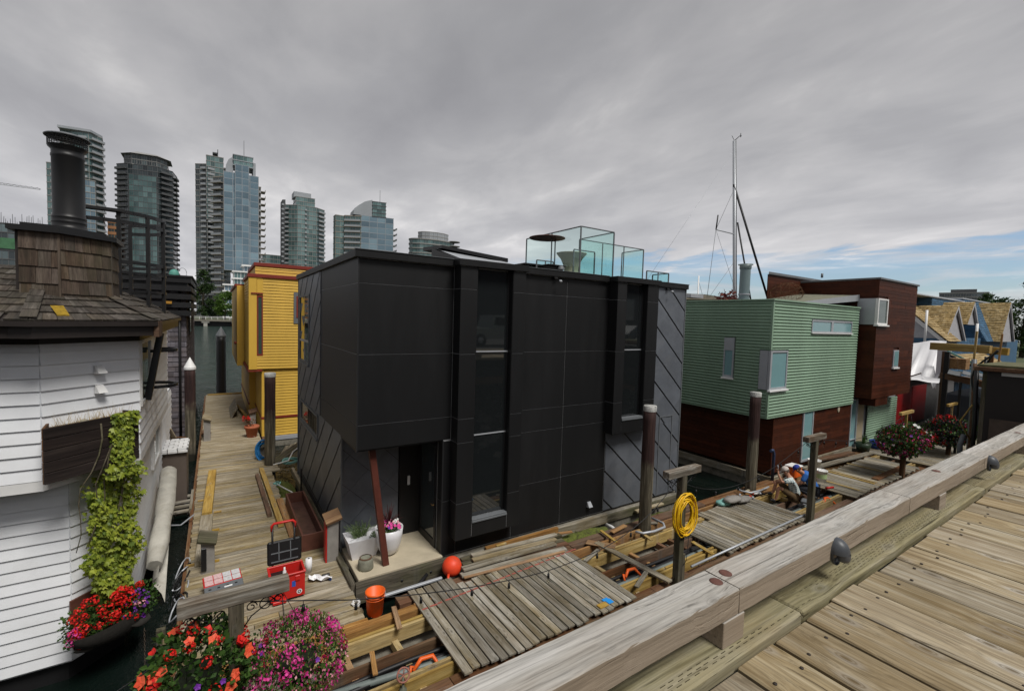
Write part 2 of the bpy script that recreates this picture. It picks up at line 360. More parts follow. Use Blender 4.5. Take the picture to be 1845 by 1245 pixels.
# ================================================================== SETTING
# water
def water_mat():
    m, t, b = newmat('harbour_water')
    p = t.nodes.new('ShaderNodeNewGeometry').outputs['Position']
    n1 = noise_(t, mapn(t, p, (1, .6, 1), rot=(0, 0, R(18))), .42, 6, .68, .6)
    n2 = noise_(t, mapn(t, p, (1, .5, 1), rot=(0, 0, R(-12))), 2.6, 4, .6, .4)
    n3 = noise_(t, p, .035, 3, .5)
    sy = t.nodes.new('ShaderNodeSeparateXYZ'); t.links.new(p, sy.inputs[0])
    setc(t, b, mix_(t, ramp_(t, math_(t, 'DIVIDE', math_(t, 'ADD', sy.outputs[1], math_(t, 'MULTIPLY', n3, 20.)), 60.), [(.55, 0), (1, 1)]), (.004, .008, .0065), (.026, .052, .043)))  # shade between the houses put into the near base colour; open channel paler
    b.inputs['Roughness'].default_value = .07; b.inputs['IOR'].default_value = 1.333; b.inputs['Specular IOR Level'].default_value = .5
    # ripples grow towards the open channel, flat and dark between the houses
    s = t.nodes.new('ShaderNodeSeparateXYZ'); t.links.new(p, s.inputs[0])
    op = ramp_(t, math_(t, 'DIVIDE', s.outputs[1], 60.), [(.25, .03), (.6, 1)])
    h = math_(t, 'MULTIPLY', math_(t, 'ADD', math_(t, 'MULTIPLY', n1, 1.), math_(t, 'MULTIPLY', n2, .3)), op)
    bump(t, b, h, 1., 2.2)
    return m
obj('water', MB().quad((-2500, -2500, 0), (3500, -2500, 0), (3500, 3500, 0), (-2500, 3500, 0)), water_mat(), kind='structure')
grass_m = paint('shore_ground', (.07, .085, .04), .9, .3, .05)
# the far shore
mb = MB(); mb.box((-900, 206, -2), (1500, 900, 2.4))
obj('far_shore', mb, grass_m, kind='structure')
mb = MB(); mb.box((-300, 202.4, 1.9), (420, 206, 2.55))
sw = obj('seawall_promenade', mb, MT['conc2'], kind='structure')
mb = MB()
x = -60
while x < 120:
    mb.box((x-.6, 202.7, -1), (x+.6, 204.4, 1.9)); mb.box((x-1.2, 202.6, 1.3), (x+1.2, 204.5, 1.9)); x += 9.5
obj('pier_column', mb, paint('pale_column_concrete', (.36,.35,.31), .8, .2), sw, kind='stuff')
mb = MB(); mb.box((-300, 205.0, -1), (420, 205.9, 1.89)); obj('sea_wall', mb, MT['black'], sw)
mb = MB(); mb.box((-60, 202.5, 3.5), (120, 202.62, 3.62)); mb.box((-60, 202.52, 3.05), (120, 202.6, 3.11))
x = -60
while x < 120: mb.box((x, 202.5, 2.55), (x+.1, 202.6, 3.5)); x += 1.9
obj('railing', mb, MT['whiteP'], sw, kind='stuff')
# ------------------------------------------------------------------ pier deck the camera stands on
pier = obj('pier_structure', MB().box((-14, -3.6, 3.3), (60, 1.28, 3.62)), MT['black'], kind='structure')
k = 0
x = 1.92 - .3135*26
while x < 24:
    w = .2945
    pl = timber('plank', (x+.157, 1.045+rnd.uniform(-.02, .006), 3.955+rnd.uniform(-.004, .004)), (x+.157, -3.6, 3.955+rnd.uniform(-.004, .004)), w, .09, WD['pier'], pier, c=.007)
    # every plank turned so the grain differs; real width differs a little
    pl.matrix_basis = pl.matrix_basis @ Mx.Diagonal((1, rnd.uniform(.985, 1.005), 1, 1)); x += .3135
mb = MB()
while x < 60: mb.cbox((x+.008, -3.6, 3.81), (x+.304, 1.045, 4.0), .006); x += .3135
obj('far_planks', mb, WD['pier'], pier, kind='stuff')
# screw heads, two at every joist
mb = MB()
x = 1.92 - .3135*3
while x < 14:
    for y in (.9, .34, -.25):
        for dx in (.055, .25):
            yy = y + rnd.uniform(-.03, .03); xx = x+dx+rnd.uniform(-.02, .02)
            mb.lathe([(.0085, 4.0), (.0085, 4.0035), (.001, 4.0035)], (xx, yy, 0), 8)
    x += .3135
obj('screw_heads', mb, paint('rusty_screw', (.03, .022, .018), .7, .3), pier, kind='stuff')
# sill boards along the edge
sx = [-9.0, -4.6, -.4, 2.56, 6.2, 10.3, 15.2, 21, 28, 36, 46]
for a, b_ in zip(sx[:-1], sx[1:]):
    timber('sill_board', (a+.004, 1.196, 3.99), (b_-.004, 1.196, 3.99+rnd.uniform(-.003, .003)), .285, .076, WD['sill'], pier, c=.01)
# incised preservative slots in the near sill boards
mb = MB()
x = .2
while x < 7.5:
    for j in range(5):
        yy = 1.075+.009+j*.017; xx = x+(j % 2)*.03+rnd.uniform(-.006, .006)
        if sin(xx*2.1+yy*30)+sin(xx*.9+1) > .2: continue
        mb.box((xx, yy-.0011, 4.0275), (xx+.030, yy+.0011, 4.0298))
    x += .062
obj('incisions', mb, paint('incision_dark_brown', (.07, .06, .032), .9, .3), pier, kind='stuff')  # dark brown dashes laid on the boards to mark the slots
mb = MB(); mb.box((-14, 1.16, 3.0), (60, 1.26, 3.29)); obj('edge_joist', mb, WD['brown'], pier)
for x in (-8, -3.2, 2.0, 7, 12, 17.5, 23, 29, 36):
    mb = MB().tube([(x, .55, -2), (x, .55, 3.54)], .17, 12); obj('pier_pile', mb, WD['pile'], pier)
# street behind the planks, where the cars are parked
obj('street', MB().box((-45, -27, 3.6), (75, -3.62, 3.97)), paint('asphalt', (.05, .05, .05), .9, .2, 2), kind='structure')
obj('street_bank', MB().box((-45, -26, -1), (75, -3.8, 3.59)), MT['conc2'], kind='structure')

# ------------------------------------------------------------------ the bull rail: big weathered timbers on blocks
rail = thing('curb_rail', 'long weathered grey timber beam along the pier edge, raised on short blocks', 'beam rail', (0, 1.2, 4.06))
bx = [-8.3, -2.9, 2.05, 4.305, 6.42, 8.4, 11.2, 15.0, 20.0, 26.0, 33.0, 42]
def rough_beam(L, w, h, seed):
    # sawn timber with nicked, wandering edges
    r = random.Random(seed); n = max(4, int(L/.045)); vs = []; c = .006
    ring = [(-w/2, -h/2+c), (-w/2, h/2-c), (-w/2+c, h/2), (w/2-c, h/2), (w/2, h/2-c), (w/2, -h/2+c), (w/2-c, -h/2), (-w/2+c, -h/2)]
    wa = [0]*8
    for i in range(n+1):
        x = -L/2+L*i/n
        for k, (y, z) in enumerate(ring):
            wa[k] = wa[k]*.8 + r.uniform(-.0009, .0009)
            nick = -.005 if (k in (1, 2) and r.random() < .10) else 0
            vs.append((x, y+wa[k]-(nick if y < 0 else -nick)*-1*0 + (abs(nick) if y < 0 else -abs(nick))*.7, z+wa[k]*1.1+nick*.6))
    fs = [tuple(range(8))[::-1], tuple(n*8+k for k in range(8))]
    for i in range(n):
        for k in range(8): fs.append((i*8+k, (i)*8+(k+1) % 8, (i+1)*8+(k+1) % 8, (i+1)*8+k))
    m = MB(); m.add(vs, fs); return m
for i, (a, b_) in enumerate(zip(bx[:-1], bx[1:])):
    L = b_-a-.009
    obj('beam', rough_beam(L, .188, .125, i), WD['beam'], rail, T((a+b_)/2, 1.205, 4.217+rnd.uniform(-.002, .002)))
for x in (-7.5, -4.1, -1.2, 2.015, 5.12, 8.5, 11.9, 15.3, 20, 25, 30, 36):
    timber('block', (x-.085, 1.195, 4.091), (x+.085, 1.195, 4.091), .17, .126, WD['beam'], rail, c=.003)
mbolt = MB().lathe([(.031, 0), (.031, .003), (.024, .0075), (.012, .0095), (.001, .010)], (0, 0, 0), 18).mesh('bolt', paint('rusty_bolt_head', (.13, .055, .042), .75, .3, 40, bs=.3))
for (x, y) in ((2.115, 1.225), (2.005, 1.205), (5.35, 1.22), (-3.0, 1.2), (8.46, 1.2)):
    obj('bolt', mbolt, None, rail, T(x, y, 4.2785))
# hooded deck lights on the beam face
def deck_light(x, label):
    t = thing('deck_light', label, 'light', (x, 1.108, 4.2), group='hooded deck lights on the beam')
    mb = MB(); n = 20; vs = []; fs = []
    # half-dome hood: quarter sphere-like shell, open below front
    rows = 9
    for j in range(rows+1):
        ph = (pi*.52)*j/rows
        for i in range(n+1):
            th = pi*i/n
            rr = .066*sin(ph if ph < pi/2 else pi/2) if j < rows else .066
            x_ = -cos(th)*.062*min(1, sin(min(ph, pi/2))+.0); z_ = .078*cos(ph)*1.0; y_ = -sin(th)*.075*sin(min(ph, pi/2))
            vs.append((x_, y_, z_))
    for j in range(rows):
        for i in range(n): fs.append((j*(n+1)+i, (j+1)*(n+1)+i, (j+1)*(n+1)+i+1, j*(n+1)+i+1))
    mb.add(vs, fs, True)
    mt = paint('dark_blue_grey_cast_metal', (.062, .068, .078), .42, .1, 20, bs=.15)
    obj('hood', mb, mt, t, T(x, 1.11, 4.205))
    b = MB(); b.lathe([(.001, -.004), (.05, -.004), (.058, .0), (.06, .008), (.06, .018)], (0, 0, 0), 24, Mx.Rotation(pi/2, 4, 'X') @ Mx.Diagonal((1.04, 1.32, 1, 1)))
    obj('back_plate', b, mt, t, T(x, 1.1105, 4.2))
    b = MB(); b.lathe([(.034, 0.0), (.034, -.03), (.026, -.046), (.012, -.054), (.001, -.055)], (0, 0, 0), 18)
    obj('lamp_body', b, paint('lamp_grey', (.09, .095, .105), .35, .1), t, T(x, 1.065, 4.205))
deck_light(3.06, 'dark grey hooded light on the near beam, right of the two rusty bolts')
deck_light(6.57, 'smaller looking hooded light far along the beam near the right edge')
# ================================================================== charcoal floating house
def clip_half(poly, a, b, c):
    # keep a*x+b*y<=c
    out = []; n = len(poly)
    for i in range(n):
        p, q = poly[i], poly[(i+1) % n]; dp = a*p[0]+b*p[1]-c; dq = a*q[0]+b*q[1]-c
        if dp <= 1e-9: out.append(p)
        if (dp < -1e-9 and dq > 1e-9) or (dp > 1e-9 and dq < -1e-9):
            t = dp/(dp-dq); out.append((p[0]+(q[0]-p[0])*t, p[1]+(q[1]-p[1])*t))
    return out
def clip_rect(poly, r):
    for a, b, c in ((-1, 0, -r[0]), (1, 0, r[2]), (0, -1, -r[1]), (0, 1, r[3])):
        poly = clip_half(poly, a, b, c)
        if len(poly) < 3: return []
    return poly
def area(p): return abs(sum(p[i][0]*p[(i+1) % len(p)][1]-p[(i+1) % len(p)][0]*p[i][1] for i in range(len(p))))/2
dh = thing('floating_house', 'charcoal panelled two storey floating house with grey diagonal shingles', 'house', (6.8, 8.37, .5))
mb = MB(); mb.box((2.19, 9.66, .55), (11.52, 15.26, 3.03)); mb.box((3.90, 8.39, .55), (11.52, 9.66, 3.03)); mb.box((2.17, 8.39, 3.03), (11.52, 15.26, 6.6))
obj('wall', mb, MT['joint'], dh)
def wallM(kind, off):
    # local x,y in the wall plane, z outwards
    if kind == 'F': return Mx(((1,0,0,0),(0,0,-1,off),(0,1,0,0),(0,0,0,1)))      # faces -Y: x=X, y=Z
    if kind == 'L': return Mx(((0,0,-1,off),(-1,0,0,0),(0,1,0,0),(0,0,0,1)))     # faces -X: x=-Y, y=Z
    if kind == 'R': return Mx(((0,0,1,off),(1,0,0,0),(0,1,0,0),(0,0,0,1)))       # faces +X: x=Y, y=Z
def panel(kind, off, x0, z0, x1, z1, mat, name='panel', th=.009, g=.005, c=.002, parent=None):
    M = wallM(kind, off)
    if kind == 'L': x0, x1 = -x1, -x0
    mb = MB().cbox((x0+g, z0+g, -.004), (x1-g, z1-g, th), c, M)
    return obj(name, mb, mat, parent or dh)
P = MT['panel']
F = lambda x0, z0, x1, z1, off=8.39: panel('F', off, x0, z0, x1, z1, P)
# overhanging corner box
zs = [3.02, 3.49, 4.80, 6.10, 6.55]
for a, b_ in zip(zs[:-1], zs[1:]): F(2.15, a, 4.06, b_)
for a, b_ in zip(zs[:-1], zs[1:]): panel('L', 2.17, 8.372, a, 11.8, b_, MT['panelR'])
obj('soffit', MB().box((2.16, 8.40, 2.995), (3.9, 9.64, 3.028)), P, dh)
# thin metal corner bead
obj('corner_trim', MB().box((2.152, 8.372, 3.0), (2.176, 8.396, 6.56)), MT['panelR'], dh)
obj('corner_trim', MB().box((3.882, 8.372, .56), (3.908, 8.398, 3.0)), MT['panelR'], dh)
# column strip left of the first bay
for a, b_ in zip([.56, 1.72, 2.99], [1.72, 2.99, 3.02]):
    if b_-a > .1: F(3.91, a, 4.22, b_)
for a, b_ in ((.56, 1.72), (1.72, 2.99)): panel('L', 3.90, 8.40, a, 8.62, b_, P)
# middle field between bays
zs2 = [.56, 1.72, 2.95, 3.47, 4.80, 6.12, 6.55]
for a, b_ in zip(zs2[:-1], zs2[1:]):
    F(5.62, a, 7.05, b_)
    F(7.05, a, 8.52, b_)
F(4.22, .56, 5.62, .98)
# window bays
def bay(x0, x1, z0, gx0, gx1, gz0, trans, zs):
    yb = 8.075
    mb = MB(); mb.box((x0+.02, yb, z0+.02), (gx0-.02, 8.39, 6.6)); mb.box((gx1+.02, yb, z0+.02), (x1-.02, 8.39, 6.6)); mb.box((gx0-.02, yb, z0+.02), (gx1+.02, 8.39, gz0-.02)); mb.box((gx0-.02, 8.24, gz0-.02), (gx1+.02, 8.389, 6.6))
    core = obj('bay_frame', mb, MT['joint'], dh)
    for a, b_ in zip(zs[:-1], zs[1:]):
        F(x0, a, gx0-.005, b_, yb); F(gx1+.005, a, x1, b_, yb)
        panel('L', x0+.022, yb-.0, a, 8.385, b_, P)
        panel('R', x1-.022, yb-.0, a, 8.385, b_, P)
    F(gx0-.005, z0, gx1+.005, gz0-.03, yb)
    # reveals
    obj('reveal', MB().box((gx0-.018, yb+.0, gz0), (gx0, 8.235, 6.55)).box((gx1, yb, gz0), (gx1+.018, 8.235, 6.55)), P, dh)
    w = obj('window', MB().box((gx0, 8.21, gz0), (gx0+.035, 8.236, 6.55)).box((gx1-.035, 8.21, gz0), (gx1, 8.236, 6.55)), MT['black'], dh)
    hs = [gz0]+trans+[6.55]
    for a, b_ in zip(hs[:-1], hs[1:]):
        obj('pane', MB().box((gx0+.03, 8.222, a+.02), (gx1-.03, 8.23, b_-.02)), MT['glass'], w)
    for t_ in trans: obj('transom', MB().box((gx0+.004, 8.205, t_-.012), (gx1-.004, 8.222, t_+.012)), MT['alum'], w)
    obj('sill', MB().cbox((gx0-.002, yb-.03, gz0-.055), (gx1+.002, 8.22, gz0-.02), .004).cbox((gx0, yb-.015, gz0-.018), (gx1, 8.2, gz0+.012), .003), MT['grayp'], w)
    return w
bay(4.05, 5.62, .98, 4.44, 5.29, 1.34, [3.09, 4.84], [.98, 1.75, 3.0, 3.49, 4.80, 6.10, 6.55])
bay(8.42, 9.98, 2.67, 8.76, 9.54, 3.06, [4.83], [2.67, 3.49, 4.80, 6.10, 6.55])
# diagonal zinc shingles: a lattice of diamonds clipped to each wall
def diamonds(kind, off, rect, mat, sx=.86, sz=.77, ox=0, oz=0, holes=(), flip=False, gaps=(.020, .0015), name='shingle', th=.014):
    x0, z0, x1, z1 = rect; M = wallM(kind, off)
    a = math.atan2(sz/2, sx/2)
    ni = int((x1-x0)/sx)+3; nj = int((z1-z0)/sz)+3
    for i in range(-1, ni*2):
        for j in range(-1, nj):
            cx = x0+ox+i*sx/2; cz = z0+oz+j*sz+(i % 2)*sz/2
            hx, hz = sx/2, sz/2
            # diamond with unequal joints: shrink along the two edge normals
            po = [(cx-hx, cz), (cx, cz-hz), (cx+hx, cz), (cx, cz+hz)]
            nrm = [(-sin(a), -cos(a)), (sin(a), -cos(a)), (sin(a), cos(a)), (-sin(a), cos(a))]
            d = hx*sin(a)
            g = [gaps[0], gaps[1], gaps[0], gaps[1]] if not flip else [gaps[1], gaps[0], gaps[1], gaps[0]]
            q = po
            for (nx, nz), gg in zip(nrm, g):
                q = clip_half(q, nx, nz, nx*cx+nz*cz+d-gg)
                if len(q) < 3: break
            q = clip_rect(q, rect) if len(q) >= 3 else []
            if len(q) < 3 or area(q) < .002: continue
            skip = False
            for h in holes:
                if all(h[0] <= p[0] <= h[2] and h[1] <= p[1] <= h[3] for p in q): skip = True
            if skip: continue
            t = th*rnd.uniform(.8, 1.1)
            mb = MB().prism(q, -.002, t)
            # shingles lie a little tilted: lower edge proud
            mb.v = [(x, z, w + (.006*((cz-z)/hz) if w > 0 else 0)) for x, z, w in mb.v]
            mb.v = [tuple(M @ V(p)) for p in mb.v]
            obj(name, mb, mat, dh)
back = MT['black']
for lo_, hi_ in (((2.180, 9.66, .56), (2.188, 15.25, 3.02)), ((2.16, 11.82, 3.02), (2.168, 15.25, 6.56)), ((8.53, 8.382, .56), (11.52, 8.389, 2.68)), ((9.99, 8.382, 2.68), (11.52, 8.389, 6.56)), ((2.2, 9.652, .62), (3.88, 9.659, 3.0))): obj('shingle_backing', MB().box(lo_, hi_), back, dh)
diamonds('F', 8.381, (8.53, .58, 11.53, 2.67), MT['zinc'], ox=.02, oz=-.12)
diamonds('F', 8.381, (9.995, 2.67, 11.53, 6.55), MT['zinc'], ox=.37, oz=.06)
diamonds('L', 2.178, (-15.25, .58, -9.62, 3.02), MT['zinc'], ox=.1, oz=.1, flip=True, holes=[(-14.7, 2.35, -12.1, 2.95)])
diamonds('L', 2.158, (-15.25, 3.02, -11.81, 6.55), MT['zinc'], ox=.1, oz=.2, flip=True)
diamonds('F', 9.651, (2.2, .63, 3.40, 2.99), MT['zinc'], sx=.78, sz=.74, gaps=(.004, .004), ox=.15, oz=.1)
mt_ed = MT['grayp']
obj('corner_trim', MB().box((2.165, 9.6, .56), (2.195, 9.655, 3.0)), mt_ed, dh)
obj('corner_trim', MB().box((11.525, 8.355, .5), (11.56, 8.39, 6.56)), mt_ed, dh)
obj('corner_trim', MB().box((2.135, 15.25, .5), (2.18, 15.30, 6.56)), mt_ed, dh)
# side wall windows
def side_window(y0, y1, z0, z1, off=2.15, mulls=()):
    w = obj('window', MB().box((off-.03, y0, z0), (off+.02, y0+.05, z1)).box((off-.03, y1-.05, z0), (off+.02, y1, z1)).box((off-.031, y0+.05, z0), (off+.02, y1-.05, z0+.06)).box((off-.031, y0+.05, z1-.05), (off+.02, y1-.05, z1)), MT['grayp'], dh)
    obj('pane', MB().box((off-.008, y0+.04, z0+.05), (off+.004, y1-.04, z1-.04)), MT['glass'], w)
    for (a, b_, c_, d_2) in mulls: obj('mullion', MB().box((off-.025, a, b_), (off-.006, c_, d_2)), MT['alum'], w)
    obj('sill', MB().box((off-.06, y0-.02, z0-.05), (off+.01, y1+.02, z0-.005)), MT['grayp'], w)
side_window(13.3, 14.9, 4.12, 6.05, mulls=[(13.35, 4.72, 14.85, 4.78), (14.05, 4.18, 14.1, 4.72)])
side_window(12.1, 14.7, 2.36, 2.96, off=2.165)
# porch: door, jamb, bell
obj('porch_jamb', MB().cbox((3.42, 9.60, .62), (3.885, 9.655, 2.99), .003), MT['black'], dh)
obj('doorbell', MB().cbox((3.60, 9.585, 1.74), (3.66, 9.60, 1.95), .01), MT['whiteP'], dh)
dr = obj('door', MB().box((3.872, 8.66, .60), (3.90, 8.74, 2.93)).box((3.872, 9.46, .60), (3.90, 9.6, 2.93)).box((3.872, 8.74, .60), (3.90, 9.46, .78)).box((3.872, 8.74, 2.8), (3.90, 9.46, 2.93)), MT['black'], dh)
obj('pane', MB().box((3.888, 8.74, .78), (3.896, 9.46, 2.8)), glass_dark('door_glass', (.03, .04, .045), .03), dr)
obj('handle', MB().tube([(3.872, 8.71, 1.55), (3.83, 8.71, 1.55), (3.83, 8.80, 1.55)], .012, 8), paint('brass', (.35, .2, .08), .3, .1, metal=.8), dr)
# access door outline low on the shingled wall
dz = obj('access_door', MB().box((10.62, 8.352, 2.86), (11.2, 8.364, 2.89)).box((10.62, 8.352, .62), (10.65, 8.364, 2.859)).box((11.17, 8.352, .62), (11.2, 8.364, 2.859)), MT['grayp'], dh)
# leaning rust red post
timber('leaning_post', (2.79, 8.55, .62), (2.50, 8.62, 3.0), .12, .10, MT['rust'], dh, c=.004)
# exterior vent, white pipe, small lights
def vent(name, x, y, z, s, mat, parent, M=None):
    mb = MB(); v = [(-s*.42, 0, s*.5), (s*.42, 0, s*.5), (s*.5, 0, -s*.5), (-s*.5, 0, -s*.5), (-s*.32, -s*.22, s*.5), (s*.32, -s*.22, s*.5), (s*.5, -s*.75, -s*.42), (-s*.5, -s*.75, -s*.42)]
    mb.add(v, [(0,1,5,4), (4,5,6,7), (0,4,7,3), (1,2,6,5), (3,7,6,2)])
    return obj(name, mb, mat, parent, (M or T(x, y, z)))
vent('vent_hood', 8.0, 8.368, .86, .13, MT['alum'], dh)
obj('drain_pipe', MB().tube([(8.5, 8.2, .28), (8.5, 8.0, .29), (8.52, 7.93, .26), (8.53, 7.92, .06)], .042, 10), MT['whiteP'], dh)
for x in (6.64, 10.67):
    lt = obj('security_light', MB().cbox((x-.05, 8.30, 6.49), (x+.05, 8.36, 6.54), .008), MT['black'], dh)
    obj('lamp_head', MB().lathe([(.018, 0), (.03, .03), (.032, .07), (.001, .071)], (x+.05, 8.25, 6.46), 10, Mx.Rotation(R(115), 4, 'X')), MT['alum'], lt)
# roof and its edge
rf = obj('roof', MB().box((2.145, 8.365, 6.56), (11.545, 15.32, 6.66)), MT['black'], dh)
obj('fascia', MB().cbox((2.085, 8.30, 6.555), (4.0, 8.36, 6.695), .004).cbox((5.66, 8.30, 6.555), (8.36, 8.36, 6.69), .004).cbox((10.02, 8.30, 6.56), (11.58, 8.36, 6.69), .004).cbox((4.0, 8.02, 6.555), (5.66, 8.36, 6.685), .004).cbox((8.36, 8.02, 6.555), (10.02, 8.36, 6.685), .004), MT['panel'], rf)
obj('side_fascia', MB().cbox((2.085, 8.36, 6.556), (2.14, 15.33, 6.69), .004), MT['panel'], rf)
obj('side_fascia', MB().cbox((11.55, 8.36, 6.556), (11.6, 15.33, 6.69), .004), MT['panel'], rf)
for a, b_ in ((2.075, 4.0), (5.66, 8.36), (10.02, 11.59)): obj('flashing', MB().box((a, 8.285, 6.692), (b_, 8.36, 6.702)), MT['grayp'], rf)
sk = obj('skylight', MB().add([(4.5, 9.0, 6.66), (6.4, 9.0, 6.66), (6.4, 10.6, 6.66), (4.5, 10.6, 6.66), (4.5, 9.0, 6.8), (6.4, 9.0, 6.78), (6.4, 10.6, 7.12), (4.5, 10.6, 7.22)], [(0,1,5,4), (1,2,6,5), (2,3,7,6), (3,0,4,7), (4,5,6,7)]), MT['black'], rf)
obj('pane', MB().quad((4.58, 9.06, 6.822), (6.3, 9.06, 6.802), (6.3, 10.5, 7.115), (4.58, 10.5, 7.215)), MT['alum'], sk)
obj('skylight_lid', MB().add([(4.6, 10.2, 7.2), (6.5, 10.2, 7.04), (6.5, 11.4, 7.1), (4.6, 11.4, 7.26), (4.6, 10.2, 7.27), (6.5, 10.2, 7.14), (6.5, 11.4, 7.22), (4.6, 11.4, 7.36)], [(0,1,5,4), (1,2,6,5), (2,3,7,6), (3,0,4,7), (4,5,6,7), (3,2,1,0)]), MT['black'], sk)
obj('roof_vent', MB().cbox((6.85, 9.9, 6.66), (7.4, 10.4, 6.98), .01).cbox((6.8, 9.85, 6.98), (7.45, 10.45, 7.03), .01), MT['black'], rf)
# glass rails on the roof deck
GL = glass_clear('green_roof_glass', (.91, .985, .972))
MTrail = MT['grayp']
def grail(pts, z0, z1, np=(1,), label=None, top=.025):
    t = thing('glass_railing', label, 'railing', (pts[0][0], pts[0][1], z0), group='glass rails on the flat roof')
    for (a, b_), n in zip(zip(pts[:-1], pts[1:]), np):
        a = V((*a, 0)); b_ = V((*b_, 0)); d = (b_-a)
        for i in range(n):
            p = a+d*(i/n)+d.normalized()*.012; q = a+d*((i+1)/n)-d.normalized()*.012; nn = V((-d.y, d.x, 0)).normalized()*.006
            obj('pane', MB().add([p-nn+V((0,0,z0)), q-nn+V((0,0,z0)), q-nn+V((0,0,z1)), p-nn+V((0,0,z1)), p+nn+V((0,0,z0)), q+nn+V((0,0,z0)), q+nn+V((0,0,z1)), p+nn+V((0,0,z1))],
                [(0,1,2,3), (5,4,7,6), (3,2,6,7), (1,5,6,2), (4,0,3,7)]), GL, t)
            if i: obj('joint_strip', MB().box((p.x-.012, p.y-.012, z0), (p.x+.012, p.y+.012, z1)), MTrail, t)
        timber('top_rail', a+V((0,0,z1+top/2)), b_+V((0,0,z1+top/2)), .035, top, MTrail, t, c=.003)
    for p in pts: obj('corner_strip', MB().box((p[0]-.014, p[1]-.014, z0), (p[0]+.014, p[1]+.014, z1)), MTrail, t)
    return t
grail([(7.60, 10.95), (7.60, 8.60), (8.75, 8.60), (8.75, 9.94)], 6.67, 7.87, (2, 1, 1), 'tall box of greenish glass panels standing highest on the charcoal roof')
grail([(8.78, 9.98), (11.5, 9.98), (11.5, 10.9)], 6.67, 7.88, (3, 1), 'long pale glass rail running right from the tall glass box')
grail([(10.1, 8.62), (11.05, 8.62), (11.05, 9.2)], 6.67, 6.99, (2, 1), 'low strip of glass near the right roof corner')
grail([(7.95, 9.25), (8.70, 9.25)], 6.67, 7.42, (1,), 'lower deep green glass pane inside the tall glass box')
grail([(7.0, 9.6), (7.55, 9.6)], 6.67, 7.08, (2,), 'low glass pair left of the flared roof planter')
t = thing('parasol', 'round brown disc shaped parasol on a thin pole standing on the charcoal roof', 'parasol', (7.78, 9.84, 6.67))
obj('pole', MB().tube([(7.78, 9.84, 6.67), (7.78, 9.84, 7.76)], .018, 8), MT['black'], t)
obj('canopy', MB().lathe([(.49, 0), (.485, .012), (.2, .05), (.001, .06)], (7.5, 9.84, 7.74), 28).lathe([(.49, 0), (.001, .012)], (7.5, 9.84, 7.738), 28), MT['rust'], t)
t = thing('roof_planter', 'large cream hourglass shaped planter on the roof inside the glass', 'planter', (8.5, 9.84, 6.67))
obj('bowl', MB().lathe([(.36, .02), (.34, .06), (.22, .12), (.20, .3), (.22, .42), (.30, .6), (.42, .74), (.43, .76), (.40, .76), (.28, .58), (.001, .5)], (8.38, 9.84, 6.67), 28), MT['porch'], t)
t = thing('security_camera_box', 'small black box with a dome on the charcoal roof edge', 'box', (7.15, 9.0, 6.67))
obj('box_body', MB().cbox((6.75, 8.75, 6.66), (7.2, 9.1, 6.86), .01).cbox((6.7, 8.7, 6.86), (7.25, 9.15, 6.89), .005), MT['black'], t)
obj('dome', MB().lathe([(.09, 0), (.085, .05), (.05, .09), (.001, .1)], (7.1, 8.72, 6.78), 14), MT['grayp'], t)
# ================================================================== floating docks
# walkway going out to the channel: boards across, each its own board
wk = obj('walkway', MB().box((-.42, 7.45, .05), (1.38, 32.4, .40)), MT['conc2'], kind='structure')
def walk_x1(y):
    if y < 9.55: return 2.07
    if y < 13.35: return 2.03
    if y < 15.8: return 1.48
    if y < 20: return 1.72 - (y-15.8)*.03
    return 1.50
y = 7.36; far = MB()
while y < 32.4:
    x1 = walk_x1(y)+rnd.uniform(-.02, .02); x0 = -.47+rnd.uniform(-.015, .015)
    z = .482+rnd.uniform(-.004, .004)
    if y < 19:
        if y < 9.4 and rnd.random() < .45:                     # patched, cut boards on the landing
            c = rnd.uniform(.3, 1.4)
            timber('board', (x0, y+.069, z), (c-.004, y+.069, z), .131, .036, WD['walk'], wk)
            timber('board', (c+.004, y+.069, z-.004), (x1, y+.069, z-.004), .131, .036, WD['walk'], wk)
        else: timber('board', (x0, y+.069, z), (x1, y+.069, z), .131+rnd.uniform(-.003,.003), .036, WD['walk'], wk, tw=rnd.uniform(-.02, .02))
    else: far.cbox((x0, y, z-.018), (x1, y+.125, z+.018), .004)
    y += .1455
obj('far_boards', far, WD['walk'], wk, kind='stuff')
timber('edge_timber', (-.51, 7.4, .36), (-.51, 32.4, .36), .07, .2, WD['brown'], wk)
timber('edge_timber', (1.62, 19.2, .34), (1.62, 32.4, .34), .09, .18, WD['brown'], wk)
timber('front_timber', (-.45, 7.31, .38), (2.1, 7.31, .38), .09, .2, WD['cedar'], wk)
timber('end_curb', (-.4, 32.3, .54), (1.4, 32.3, .54), .1, .08, WD['gold'], wk)
timber('front_timber', (.95, 7.19, .36), (2.95, 7.25, .36), .16, .2, WD['cedar'], wk)
# main dock along the houses: stringers with some sections still boarded
dk = obj('main_dock', MB().box((-1.2, 5.35, -.25), (40, 7.7, .06)), MT['conc2'], kind='structure')
def stringer(y, z, w, h, mat, x0=-1.1, x1=23.5, seg=4.2, jit=.02, name='stringer'):
    x = x0
    while x < x1:
        L = min(seg*rnd.uniform(.8, 1.2), x1-x)
        timber(name, (x, y+rnd.uniform(-jit, jit), z+rnd.uniform(-.006, .004)), (x+L-.01, y+rnd.uniform(-jit, jit), z+rnd.uniform(-.006, .004)), w, h, mat, dk); x += L
stringer(7.58, .33, .26, .22, WD['brown'], 2.7)
stringer(7.30, .36, .045, .24, WD['cedar'], 2.9)
stringer(6.98, .35, .05, .23, WD['fresh'], .8)
stringer(6.90, .34, .05, .24, WD['fresh'], 1.4, jit=.004)
stringer(6.42, .31, .05, .22, WD['brown'], -.6)
